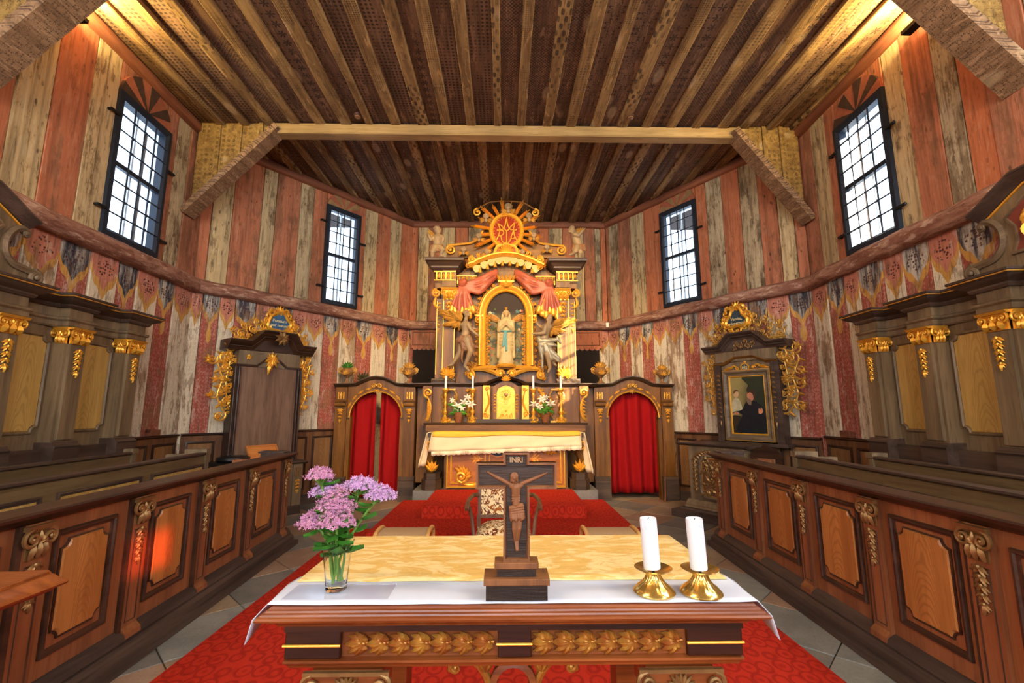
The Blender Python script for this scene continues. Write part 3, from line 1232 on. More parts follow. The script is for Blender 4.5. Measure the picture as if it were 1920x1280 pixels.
def cboard(name, x0, x1, y0, y1, z0, z1, mat, c=.006, sl=True):
    """plank along y; its far end follows the wall"""
    e0, e1 = (min(y1, ymax(x0) - .02), min(y1, ymax(x1) - .02)) if sl else (y1, y1)
    if min(e0, e1) < y0 + .05:
        return
    xc = (x0 + x1) / 2
    if name == 'batten':
        # hand-sawn batten: edges wander along its length
        n = max(3, int((max(e0, e1) - y0) / .45))
        vs, fs = [], []
        wl = wr = 0.0
        for i in range(n + 1):
            wl = max(-.016, min(.016, wl + q.uniform(-.009, .009)))
            wr = max(-.016, min(.016, wr + q.uniform(-.009, .009)))
            ya, yb_ = y0 + (e0 - y0) * i / n, y0 + (e1 - y0) * i / n
            vs += [(x0 + wl, ya, z1), (x0 + wl, ya, z0 + c), (x0 + wl + c, ya, z0), (x1 + wr - c, yb_, z0), (x1 + wr, yb_, z0 + c), (x1 + wr, yb_, z1)]
        for i in range(n):
            for k_ in range(5):
                fs.append((i * 6 + k_, (i + 1) * 6 + k_, (i + 1) * 6 + k_ + 1, i * 6 + k_ + 1))
        fs += [(0, 1, 2, 3, 4, 5), tuple(range(n * 6 + 5, n * 6 - 1, -1))]
        part(MB().add(vs, fs), name, mat, ceiling, smooth=0, uvf=lambda cc: (cc.x - xc, cc.y))
        return
    vs = [(x0, y0, z1), (x1, y0, z1), (x1, e1, z1), (x0, e0, z1), (x0, y0, z0 + c), (x1, y0, z0 + c), (x1, e1, z0 + c), (x0, e0, z0 + c),
          (x0 + c, y0, z0), (x1 - c, y0, z0), (x1 - c, e1, z0), (x0 + c, e0, z0)]
    fs = [(0, 1, 2, 3), (0, 4, 5, 1), (1, 5, 6, 2), (2, 6, 7, 3), (3, 7, 4, 0), (4, 8, 9, 5), (5, 9, 10, 6), (6, 10, 11, 7), (7, 11, 8, 4), (8, 11, 10, 9)]
    b = MB().add(vs, fs)
    part(b, name, mat, ceiling, smooth=0, uvf=lambda cc: (cc.x - xc, cc.y))


per = .37
x = -4.55
k = 0
while x < 4.45:
    a, b = xlim(YB)
    cboard('board', max(x, a + .01), min(x + per, b - .01), -6.0, YB, H + .0, H + .03, BOARDS[q.choice((0, 1, 1, 2, 3, 0))], .003, False)
    bx = x - .065 + q.uniform(-.02, .02)
    bw = q.uniform(.11, .15)
    if bx > a + .03:
        cboard('batten', bx, min(bx + bw, b - .02), -6.0, YB, H - .046, H + .0, BATTENS[q.choice((0, 1, 2, 3, 0, 1))], .01, False)
    x += per
x = -4.42
while x < 4.3:
    cboard('board', x, x + per, YB, 9.72, H + .0, H + .03, BOARDS[q.choice((0, 1, 1, 2, 3))], .003)
    bx = x - .06 + q.uniform(-.02, .02)
    cboard('batten', bx, bx + q.uniform(.10, .15), YB + .1, 9.72, H - .046, H, BATTENS[q.choice((0, 1, 2, 3))], .01)
    x += per

# ------------------------------------------------------------------ tie beam, bracket braces, bulkhead boards
mb = MB()
n = 30
vs, fs = [], []
q = random.Random(5)
for i in range(n + 1):
    xx = -3.42 + 7.02 * i / n
    w1 = q.uniform(-.006, .006)
    for (yy, zz) in ((-.07, -.15), (-.085, -.135), (-.085, 0), (.09, 0), (.09, -.15)):
        vs.append((xx, 6.25 + yy + w1, 5.715 + zz + w1))
for i in range(n):
    for k in range(5):
        k2 = (k + 1) % 5
        fs.append((i * 5 + k, (i + 1) * 5 + k, (i + 1) * 5 + k2, i * 5 + k2))
fs += [tuple(range(5)), tuple(range(n * 5 + 4, n * 5 - 1, -1))]
mb.add(vs, fs)
beam = one(mb, 'tie_beam', M_BEAM, 'long pale hewn tie beam crossing the ceiling between the two bracket braces', 'beam', loc=(0, 6.25, 5.6), smooth=0)


def bracket(xw, xt, yb, zb, ztop, dpt, th, lab):
    """diagonal brace from the wall (xw, zb) up to the ceiling (xt, ztop) with boarded spandrel above"""
    sg = 1 if xt > xw else -1
    t = T('bracket_brace', lab, 'brace', (xw, yb, zb), 0, 'bracket braces under the ceiling')
    d = Vector((xt - xw, ztop - zb)).normalized()
    nrm = Vector((-d.y * sg, d.x * sg)) * (1 if sg > 0 else 1)
    if nrm.y < 0:
        nrm = -nrm
    # underside line offset downwards
    P0, P1 = Vector((xw, zb)), Vector((xt, ztop))
    poly = [P0, P1, P1 + nrm * th, P0 + nrm * th]
    b = MB().prism([(p.x, p.y) for p in poly], yb - dpt, yb)
    part(b, 'brace', M_BRACE, t, world=True, smooth=0, uvf=lambda c: (c.y, (c.x * c.x + c.z * c.z) ** .5))
    n = 4
    for i in range(n):
        xa = xw + (xt - xw) * i / n
        xb = xw + (xt - xw) * (i + 1) / n - sg * .006
        za = zb + (ztop - zb) * i / n + th * .6
        zc = zb + (ztop - zb) * (i + 1) / n + th * .6
        b = MB().prism([(xa, za), (xb, zc), (xb, H + .01), (xa, H + .01)], yb - dpt * .45, yb - dpt * .45 + .03)
        part(b, 'spandrel_board', M_BULK, t, world=True, smooth=0, uvf=lambda c: (c.x, c.z))
        if i:
            b = MB().prism([(xa - .03, za), (xa + .03, za + .03), (xa + .03, H), (xa - .03, H)], yb - dpt * .45 - .025, yb - dpt * .45)
            part(b, 'cover_strip', M_BULK, t, world=True, smooth=0, uvf=lambda c: (c.x, c.z))
    return t


bracket(-4.50, -3.28, 6.34, 4.30, 5.62, .24, .09, 'diagonal bracket brace with boarded spandrel at left end of the tie beam')
bracket(4.38, 3.36, 6.30, 4.24, 5.62, .24, .09, 'diagonal bracket brace with boarded spandrel at right end of the tie beam')
bracket(-4.36, -2.98, 3.58, 4.18, 5.72, .26, .11, 'dark patterned bracket brace cut by the upper left corner of the picture')
bracket(4.24, 2.88, 3.45, 4.17, 5.72, .26, .11, 'stencilled bracket brace above the right wall, cut by the upper right corner')

for (x_, y_, lab) in ((-2.1, 5.98, 'small round brown ceiling lamp left of centre by the tie beam'), (1.8, 5.93, 'small round brown ceiling lamp right of centre by the tie beam')):
    t = T('ceiling_lamp', lab, 'lamp', (x_, y_, H - .035), 0, 'small lamps by the tie beam')
    part(MB().lathe([(.062, .035), (.066, .02), (.06, .0), (.05, -.012)], 16), 'housing', plain('lamp_brown', C(70, 36, 22), .3), t)
    part(MB().lathe([(.044, -.01), (.040, -.026), (.02, -.034)], 14), 'lens', plain('lamp_lens', C(120, 84, 60), .15, spec=.6), t)

# warm strip lamps tucked behind the near braces
for sg, nm in ((-1, 'left'), (1, 'right')):
    xw = -4.22 if sg < 0 else 4.14
    t = T('strip_lamp', 'warm strip lamp tucked high on the %s wall behind the near brace' % nm, 'lamp', (xw, 3.98, 5.40), 0, 'strip lamps')
    part(MB().box(-.05, .05, -.12, .12, -.02, .02), 'housing', M_IRON2, t)
    part(MB().tube([(0, -.10, .035), (0, .10, .035)], .014, 8), 'tube', M_TUBE, t)
    lamp('strip_lamp_light', 'AREA', (xw - sg * .02, 4.0, 5.47), 46, (1.0, .74, .3), (xw - sg * .9, 4.7, 7.2), shape='RECTANGLE', size=.08, size_y=.2)

# ------------------------------------------------------------------ windows


def window(idx, A, B, win, lab_mats):
    s0, s1, z0, z1 = win
    W, Hh = s1 - s0, z1 - z0
    loc, a = wall_root(A, B, s0, 0, z0)
    fm = MB()
    fw = .075
    fm.mold([(0, 0), (W, 0), (W, Hh), (0, Hh)], [(-.012, -.02), (-.012, .05), (fw * .55, .055), (fw, .03), (fw, -.06), (0, -.06)], True)
    root = struct(part(fm, 'window_%d' % idx, M_IRON))
    root.location = loc
    root.rotation_euler = (0, 0, a)
    # outer reveal of the wall
    rv = MB()
    for (x0, x1, zz0, zz1) in ((-.0, .02, 0, Hh), (W - .02, W, 0, Hh), (0, W, 0, .02), (0, W, Hh - .02, Hh)):
        rv.box(x0, x1, .06, .24, zz0, zz1)
    part(rv, 'reveal', M_PLASTER, root)
    part(MB().box(fw - .01, W - fw + .01, -.03, .02, Hh * .5 - .028, Hh * .5 + .028), 'transom', M_IRON, root)
    part(MB().box(W * .5 - .014, W * .5 + .014, .07, .10, .02, Hh - .02), 'mullion', M_PLASTER, root)
    for (a0, a1) in ((fw, Hh * .5 - .03), (Hh * .5 + .03, Hh - fw)):
        part(MB().box(fw - .01, W - fw + .01, .045, .05, a0, a1), 'pane', M_PANE, root)
    xs = [fw + (W - 2 * fw) * k / 4 for k in (1, 2, 3)]
    me = mesh_of(MB().tube([(0, -.03, .02), (0, -.03, Hh - .02)], .0105, 6), 'vertical_bar', M_IRON)
    for xx in xs:
        inst('vertical_bar', me, root, (xx, 0, 0))
    hb = MB().tube([(.0, -.045, 0), (W, -.045, 0)], .0095, 6)
    for xx in xs:
        hb.ell((xx, -.04, 0), (.019, .017, .021), 7, 5)
    me = mesh_of(hb, 'horizontal_bar', M_IRON)
    zz = [fw + (Hh * .5 - fw) * k / 4.15 for k in (1, 2, 3)] + [Hh * .5 + .02 + (Hh * .5 - fw) * k / 4.1 for k in (1, 2, 3)]
    for z in zz:
        inst('horizontal_bar', me, root, (0, 0, z))
    hm = mesh_of(MB().box(-.0, .12, -.06, -.04, -.015, .015).ell((.12, -.05, 0), (.022, .018, .022), 8, 5).box(.0, .02, -.05, 0, -.012, .012), 'hinge_arm', M_IRON2)
    for (xx, z, rz) in ((-.12, Hh * .82, 0), (-.12, Hh * .16, 0), (W + .0, Hh * .70, 0), (W + .0, Hh * .14, 0)):
        inst('hinge_arm', hm, root, (xx, 0, z))
    # painted fan above
    mats = lab_mats
    n = 8
    R_ = W * .5
    for k in range(n):
        a0, a1 = PI * k / n, PI * (k + 1) / n
        pts = [(W / 2, Hh + .0)]
        for q_ in range(5):
            aa = a0 + (a1 - a0) * q_ / 4
            pts.append((W / 2 + R_ * math.cos(aa), Hh + R_ * .92 * math.sin(aa)))
        part(MB().prism(pts, -.035 - .004 * (k % 2), -.0), 'fan_wedge', mats[k % 2], root, smooth=0)
    return root


window(1, NL, KL, WL, (M_FANP, M_FAND))
window(2, KL, BL, WDL, (M_FANP, M_FANT))
window(3, BR, KR, WDR, (M_FANP, M_FANT))
window(4, KR, NR, WR, (M_FANP, M_FAND))

# ------------------------------------------------------------------ wainscot


def wainscot(A, B, s0, s1, z1, n, lab):
    loc, a = wall_root(A, B, s0)
    L = s1 - s0
    t = T('wainscot', lab, 'wainscot', loc, a, 'wainscot panelling along the walls')
    part(MB().box(0, L, -.045, -.015, 0, z1), 'boarding', M_OAK, t)
    part(MB().mold([(0, z1), (L, z1)], [(0, .015), (0, .065), (.012, .085), (.03, .085), (.035, .015)]), 'cap_rail', M_DARKW, t)
    part(MB().box(0, L, -.07, -.015, 0, .16), 'skirting', M_PLINTH, t)
    wpan = L / n
    for i in range(n):
        x0, x1 = i * wpan + .07, (i + 1) * wpan - .07
        za, zb = .26, z1 - .1
        p = part(MB().cbox(x0, x1, -.056, -.045, za, zb, .02), 'panel', M_YOAK if False else M_OAK2, t)
        part(MB().mold([(x0, za), (x1, za), (x1, zb), (x0, zb)], [(-.02, .045), (-.02, .062), (0, .068), (.012, .056), (.012, .045)], True), 'panel_moulding', M_DARKW, p)
    return t


M_OAK2 = wood('wainscot_oak', C(120, 82, 48), C(152, 108, 66), 'z', .9, .45, fig=.35)
wainscot(NL, KL, o_ + 8.45, LL - .05, 1.2, 2, 'oak wainscot panelling beside the left choir stall back')
wainscot(KL, BL, 0.05, 2.40, 1.2, 5, 'oak wainscot behind the tall dark panel with the blue cartouche')
wainscot(BR, KR, 1.62, 4.0, 1.15, 5, 'oak wainscot behind the side altar with the painting')
wainscot(KR, NR, 0.05, 1.15, 1.18, 2, 'oak wainscot panelling beside the right choir stall back')
# small wooden block lying on the wainscot on either side
for (A, B, s, lab) in ((NL, KL, o_ + 9.02, 'small brown wooden block on the wainscot ledge by the left stall back'), (KR, NR, .50, 'small brown wooden block on the wainscot ledge by the right stall back')):
    loc, a = wall_root(A, B, s, .055, 1.235 if A is NL else 1.215)
    b = MB().cbox(-.09, .09, -.035, .035, 0, .075, .006).cbox(-.09, -.02, -.037, .035, .04, .085, .004)
    o = part(b, 'wooden_block', M_CORN)
    o.location = loc
    o.rotation_euler = (0, 0, a)
    tag(o, lab, 'block', 'small blocks on the wainscot')
# little white light fixtures at the ends of the rail beside the altar
for (x_, lab) in ((-2.08, 'tiny white light fixture on the back left wall corner'), (2.2, 'tiny white light fixture on the back right wall corner')):
    b = MB().cbox(-.03, .03, -.02, .02, -.05, .05, .006).box(-.02, .02, .02, .08, -.03, .03)
    o = part(b, 'light_fixture', plain('white_plastic', C(230, 222, 205), .4))
    o.location = (x_, 9.50, 3.36)
    tag(o, lab, 'sensor', 'light fixtures in the corners')

# ------------------------------------------------------------------ pews


def notched(x0, x1, z0, z1, r, n=4):
    """rectangle with concave quarter-round notches at the corners"""
    pts = []
    for (cx, cz, a0) in ((x0, z0, PI / 2), (x1, z0, PI), (x1, z1, -PI / 2), (x0, z1, 0)):
        for k in range(n + 1):
            a = a0 - (PI / 2) * k / n
            pts.append((cx + r * math.cos(a), cz + r * math.sin(a)))
    return pts


def raised(mb, poly, inset, y0, y1):
    """raised field: polygon at y0 stepping to an inset copy at y1"""
    n = len(poly)
    cx = sum(p[0] for p in poly) / n
    cz = sum(p[1] for p in poly) / n
    w_ = max(p[0] for p in poly) - min(p[0] for p in poly)
    h_ = max(p[1] for p in poly) - min(p[1] for p in poly)
    fx, fz = 1 - 2 * inset / w_, 1 - 2 * inset / h_
    q_ = [(cx + (p[0] - cx) * fx, cz + (p[1] - cz) * fz) for p in poly]
    vs = [(p[0], y0, p[1]) for p in poly] + [(p[0], y1, p[1]) for p in q_]
    fs = [tuple(range(n, 2 * n))] + [(i, (i + 1) % n, n + (i + 1) % n, n + i) for i in range(n)]
    return mb.add(vs, fs)


def pew_front(A, B, s0, s1, pil, panels, lab, endfar, capend):
    A, B = Vector(A), Vector(B)
    p, a = fr(A, B, 0)
    t = T('panelled_pew', lab, 'pew', (p[0], p[1], 0), a, 'pew fronts facing the aisle')
    part(MB().box(s0, s1, .0, .045, .10, 1.0), 'body', M_PEW, t)
    b = MB()
    b.mold([(s0, 0), (s1, 0)], [(0, 0), (0, .15), (.045, .15), (.05, .135), (.05, 0)])
    b.mold([(s0, 0), (s1, 0)], [(.05, 0), (.05, .10), (.09, .095), (.115, .07), (.125, 0)])
    b.mold([(s0, .125), (s1, .125)], [(0, 0), (0, .06), (.03, .05), (.05, .022), (.06, 0)])
    part(b, 'plinth', M_PLINTH, t)
    b = MB().mold([(s0, .985), (s1, .985)], [(0, -.07), (0, .01), (.015, .035), (.03, .05), (.045, .085), (.06, .09), (.07, .08), (.075, .0), (.075, -.07)])
    part(b, 'top_rail', M_PEWD, t)
    for s in pil:
        pl = MB()
        pl.box(s - .068, s + .068, -.026, 0, .13, .985)
        pl.mold([(s - .068, .13), (s + .068, .13)], [(0, .026), (0, .06), (.03, .055), (.055, .03), (.06, .026)])
        po = part(pl, 'pilaster', M_PEW, t)
        part(MB().mold([(s - .068, .17), (s - .068, .985)], [(0, 0), (0, .027), (.022, .02), (.022, 0)]), 'edge_strip', M_PEWD, po)  # dark raised strip along one edge of the pilaster
        part(MB().mold([(s - .04, .22), (s + .04, .22), (s + .04, .78), (s - .04, .78)], [(-.005, .026), (-.003, .031), (.003, .026)], True), 'bead', M_PEWD, po)
        part(MB().capital(s, .815, .135, .165, -.024), 'capital', M_BRONZE, po, 'carved volute capital with shell')
        part(MB().garland(s, .79, .22, .075, -.028, 5), 'leaf_drop', M_BRONZE, po, 'hanging carved leaf drop')
    for (x0, x1) in panels:
        z0, z1 = .28, .915
        b = raised(MB(), notched(x0 + .055, x1 - .055, z0 + .07, z1 - .06, .045), .012, -.004, -.018)
        po = part(b, 'panel', M_PEWP, t)
        b = MB().mold([(x0, z0), (x1, z0), (x1, z1), (x0, z1)], [(0, 0), (0, .012), (.006, .022), (.018, .022), (.024, .012), (.034, .008), (.036, 0)], True)
        part(b, 'outer_moulding', M_PEWD, po)
        b = MB().mold(notched(x0 + .052, x1 - .052, z0 + .067, z1 - .057, .045), [(-.002, 0), (-.002, .010), (.006, .012), (.012, .0)], True)
        part(b, 'inner_moulding', M_PEWD, po)
    # end return with capped post
    x0, x1 = (s1 - .12, s1) if endfar > 0 else (s0, s0 + .12)
    part(MB().box(x0, x1, .045, .62, 0, .98), 'end_panel', M_PEW, t)
    b = MB().box(x0 - .01, x1 + .01, .06, .30, .98, 1.055)
    b.mold([(x0 - .03, 1.055), (x1 + .03, 1.055)], [(0, -.32), (0, -.04), (.012, -.02), (.02, -.04), (.02, -.32)])
    part(b, 'post_cap', M_STALLD, t)
    part(MB().box(s0, s1, .045, .34, .60, .63), 'book_ledge', M_PEWX, t)
    return t


PEWL = ((-2.42, 2.93), (-2.585, 5.74))
PEWR = ((2.54, 5.58), (2.42, 2.85))
pew_front(*PEWL, -1.95, 2.79, [-1.2, -.46, .28, 1.03, 1.80, 2.62], [(-1.08, -.62), (-.335, .09), (.40, .83), (1.14, 1.58), (1.90, 2.36)],
          'reddish oak pew front with carved capitals along the left of the aisle', 1, None)
pew_front(*PEWR, -.02, 4.6, [.17, .98, 1.75, 2.50, 3.22, 3.97], [(.36, .84), (1.14, 1.62), (1.90, 2.37), (2.64, 3.09), (3.36, 3.82)],
          'reddish oak pew front with carved capitals along the right of the aisle', -1, None)


def pew_bench(A, B, s0, s1, z1, n, lab, far, sd=.40):
    A, B = Vector(A), Vector(B)
    p, a = fr(A, B, 0)
    t = T('pew_bench', lab, 'pew', (p[0], p[1], 0), a, 'pew benches behind the fronts')
    part(MB().box(s0, s1, 0, .035, .0, z1 - .02), 'back', M_PEWB, t)
    part(MB().mold([(s0, z1 - .03), (s1, z1 - .03)], [(0, -.05), (0, .012), (.012, .028), (.026, .028), (.032, .015), (.032, -.05)]), 'top_rail', M_STALLD, t)
    part(MB().box(s0, s1, .035, sd, .42, .455), 'seat', M_PEWB, t)
    L = (s1 - s0) / n
    for i in range(n):
        x0, x1 = s0 + i * L + .06, s0 + (i + 1) * L - .06
        po = part(MB().cbox(x0 + .03, x1 - .03, -.008, 0, .36, z1 - .15, .006), 'panel', M_YOAK, t)
        part(MB().mold([(x0, .33), (x1, .33), (x1, z1 - .12), (x0, z1 - .12)], [(0, 0), (0, .014), (.012, .018), (.022, .010), (.03, .008), (.03, 0)], True), 'panel_moulding', M_STALLD, po)
    x0 = s1 - .06 if far > 0 else s0
    b = MB().box(x0, x0 + .06, -.02, sd, 0, z1 - .02)
    b.box(x0 - .015, x0 + .075, -.03, min(.2, sd), z1 - .02, z1 + .035)
    part(b, 'end_panel', M_STALL, t)
    return t


pew_bench((-3.10, 2.96), (-3.30, 5.30), -1.6, 2.30, 1.10, 4, 'oak pew bench in the middle row on the left, behind the pew front', 1)
pew_bench((-3.98, 3.0), (-4.13, 5.30), -1.6, 2.30, 1.10, 4, 'oak pew bench in the left rear row, against the stall back', 1, .09)
pew_bench((3.04, 4.84), (2.86, 2.44), 0.0, 4.0, 1.10, 4, 'oak pew bench in the middle row on the right, behind the pew front', -1)
pew_bench((3.72, 4.68), (3.58, 2.44), 0.0, 4.0, 1.10, 4, 'oak pew bench in the right rear row, against the stall back', -1, .12)

# ------------------------------------------------------------------ choir stall backs


def stall_back(A, B, s0, s1, pil, lab, side):
    loc, a = wall_root(A, B, 0)
    t = T('choir_stall_back', lab, 'choir stall', loc, a, 'choir stall backs along the side walls')
    part(MB().box(s0, s1, -.12, -.03, .0, 2.36), 'boarding', M_STALL, t)
    part(MB().box(s0, s1, -.20, -.12, .0, 1.2), 'base_boarding', M_STALLD, t)
    for s in pil:
        b = MB().box(s - .115, s + .115, -.24, -.12, 1.24, 2.20).box(s - .085, s + .085, -.27, -.24, 1.28, 2.19)
        po = part(b, 'pilaster', M_STALL, t)
        b = MB().box(s - .14, s + .14, -.30, -.12, .0, 1.20)
        b.mold([(s - .14, 1.20), (s + .14, 1.20)], [(0, .12), (0, .30), (.02, .31), (.04, .28), (.06, .275), (.06, .12)])
        part(b, 'pedestal', M_STALLD, po)
        part(MB().capital(s, 2.19, .225, .155, -.262), 'capital', M_GOLD, po, 'gilded volute capital with shell')
        part(MB().garland(s, 2.14, .26, .085, -.272, 5), 'leaf_drop', M_GOLD, po, 'gilded hanging leaf drop')
        # side return of the capital and drop
        for sd in (-1, 1):
            m_ = MB().capital(0, 0, .12, .155, 0)
            m_.tr(Matrix.Translation((s + sd * .112, -.20, 2.19)) @ Matrix.Rotation(sd * PI / 2, 4, 'Z'))
            part(m_, 'side_capital', M_GOLD, po)
    ps = sorted(pil)
    for x0, x1 in zip(ps, ps[1:]):
        xa, xb = x0 + .165, x1 - .165
        po = part(raised(MB(), notched(xa, xb, 1.36, 2.24, .055), .01, -.12, -.132), 'panel', M_YOAK, t)
        part(MB().mold(notched(xa, xb, 1.36, 2.24, .055), [(-.02, .12), (-.018, .142), (-.006, .146), (.004, .132), (.004, .12)], True), 'panel_moulding', M_STALL, po)
    # entablature and cornice breaking forward over the pilasters
    path = [(s0, -.16)]
    for i, s in enumerate(ps):
        path += [(s - .135, -.17), (s - .135, -.26), (s + .135, -.26), (s + .135, -.17)]
        if i < len(ps) - 1:
            nx = ps[i + 1]
            for q_ in (.25, .5, .75):
                path.append((s + .135 + (nx - s - .27) * q_, -.17 + .045 * math.sin(PI * q_)))
    path.append((s1 + (.0), -.16))
    path = [p_ for p_ in path if s0 - .001 <= p_[0] <= s1 + .001]
    b = MB().hmold(path, [(-.1, 2.345), (.0, 2.345), (.012, 2.36), (.012, 2.40), (.03, 2.415), (.03, 2.435), (.0, 2.445), (.0, 2.53), (-.1, 2.53)])
    part(b, 'entablature', M_STALL, t)
    b = MB().hmold(path, [(-.1, 2.53), (.02, 2.53), (.035, 2.55), (.035, 2.565), (.07, 2.585), (.10, 2.60), (.115, 2.625), (.13, 2.635), (.13, 2.655), (-.1, 2.665)])
    co = part(b, 'cornice', M_STALLD, t)
    b = MB().hmold(path, [(.115, 2.618), (.124, 2.622), (.124, 2.63), (.115, 2.632)])
    part(b, 'gilt_line', M_GOLD2, co)
    # end return towards the wall
    part(MB().box(s0 if side > 0 else s1 - .03, s0 + .03 if side > 0 else s1, -.16, -.015, 0, 2.6), 'end_board', M_STALLD, t)
    return t


STL = [o_ + q_ for q_ in (4.64, 5.36, 6.09, 6.82, 7.50, 8.24)]
stall_back(NL, KL, o_ + 4.2, o_ + 8.42, STL, 'tall dark panelled choir stall back with gilded capitals on the left wall', -1)
STR = [1.34, 2.03, 2.75, 3.47, 4.2, 4.93]
stall_back(KR, NR, 1.16, 5.3, STR, 'tall dark panelled choir stall back with gilded capitals on the right wall', 1)


def crest(A, B, sc_, lab, rich):
    """scrolled pediment standing on the stall cornice"""
    loc, a = wall_root(A, B, sc_, 0, 2.667)
    t = T('stall_crest', lab, 'pediment', loc, a, 'scrolled pediments on the stall backs')
    half = [(.74, 0), (.75, .06), (.70, .11), (.62, .13), (.52, .13), (.45, .19), (.42, .29), (.44, .39), (.50, .44), (.55, .45), (.52, .50), (.40, .56), (.26, .63), (.20, .66)]
    pts = spl(half, 3)
    outline = [(p_.x, p_.y) for p_ in pts] + [(-p_.x, p_.y) for p_ in reversed(pts)]
    part(MB().prism(outline, -.20, -.12), 'backboard', M_STALL, t)
    for sd in (-1, 1):
        strip = [(sd * x_, z_) for x_, z_ in ((.58, .43), (.53, .455), (.47, .43), (.42, .36), (.405, .27), (.43, .19), (.50, .13), (.60, .115), (.70, .10))]
        b = MB().cs(strip, .034, -.20, 6, False, 4)
        b.scroll(sd * .685, .062, .07, PI / 2, 1.4, -sd, .026, -.20)
        b.scroll(sd * .55, .42, .04, PI / 2, 1.0, -sd, .018, -.20)
        part(b, 'volute', M_STALLX, t)
    top = [(.58, .47), (.50, .50), (.40, .555), (.26, .63), (.20, .66), (-.20, .66), (-.26, .63), (-.40, .555), (-.50, .50), (-.58, .47)]
    b = MB().mold(list(reversed(top)), [(0, .12), (0, .21), (.02, .235), (.045, .25), (.07, .29), (.085, .29), (.085, .12)])
    part(b, 'top_moulding', M_STALLD, t)
    inner = [(x_ * .98, z_ - .012) for x_, z_ in top]
    b = MB().mold(list(reversed(inner)), [(-.012, .20), (-.012, .214), (.0, .218), (.0, .20)])
    part(b, 'gilt_line', M_GOLD, t)
    fld = [(-.34, .12), (.34, .12), (.29, .22), (.30, .33), (.36, .42), (.20, .54), (-.20, .54), (-.36, .42), (-.30, .33), (-.29, .22)]
    part(MB().prism(fld, -.215, -.20), 'red_field', plain('red_crest_field', C(128, 62, 48), .6, nz=.3, nscale=6), t)
    part(MB().mold(fld, [(-.01, .2), (-.008, .225), (.012, .23), (.016, .2)], True), 'field_moulding', M_STALLX, t)
    sh = [(-.2, .2), (0, .16), (.2, .2), (.22, .32), (.18, .44), (0, .48), (-.18, .44), (-.22, .32)]
    shp = [(p_.x, p_.y) for p_ in spl(sh, 4, True)]
    so = part(MB().prism(shp, -.225, -.21), 'shield', plain('crest_blue', C(30, 84, 140), .5, nz=.4, nscale=7) if rich else plain('crest_black', C(36, 30, 28), .5), t)
    if rich:
        for (x_, z_, r_) in ((-.12, .38, .05), (-.1, .27, .06), (.06, .3, .06), (.1, .4, .05)):
            part(MB().ell((x_, -.226, z_), (r_, .006, r_ * .6), 10, 6), 'cloud', plain('cloud_grey', C(120, 136, 156), .7), so)
    b = MB().mold(shp, [(-.012, .21), (-.01, .235), (.01, .236), (.012, .21)], True)
    for k in range(10):
        an = 2 * PI * k / 10
        b.leaf(.21 * math.cos(an), .32 + .15 * math.sin(an), an + .8, .09, .04, -.225, .02, 1.0)
    part(b, 'gilt_frame', M_GOLD, t)
    return t


crest(NL, KL, o_ + 6.33, 'scrolled dark pediment standing on the left stall back at the picture edge', False)
crest(KR, NR, 3.26, 'scrolled dark pediment with blue shield standing on the right stall back', True)

# ------------------------------------------------------------------ tall dark panel with the blue cartouche (left)
PED = [(-.64, 2.46), (-.29, 2.46), (-.11, 2.64), (.25, 2.64), (.36, 2.46), (.68, 2.46)]


def cartouche_poly(r, kind):
    pts = []
    for k in range(48):
        an = 2 * PI * k / 48
        if kind == 0:
            q_ = r * (1 + .10 * math.cos(3 * an + PI / 2) + .05 * math.cos(5 * an))
            pts.append((q_ * 1.12 * math.cos(an), q_ * .95 * math.sin(an)))
        else:
            q_ = r * (.94 + .22 * math.cos(3 * (an - PI / 2)))
            pts.append((q_ * 1.05 * math.cos(an), q_ * math.sin(an)))
    return pts


M_GTEXT = plain('gilt_lettering', C(226, 206, 150), .5, .2)


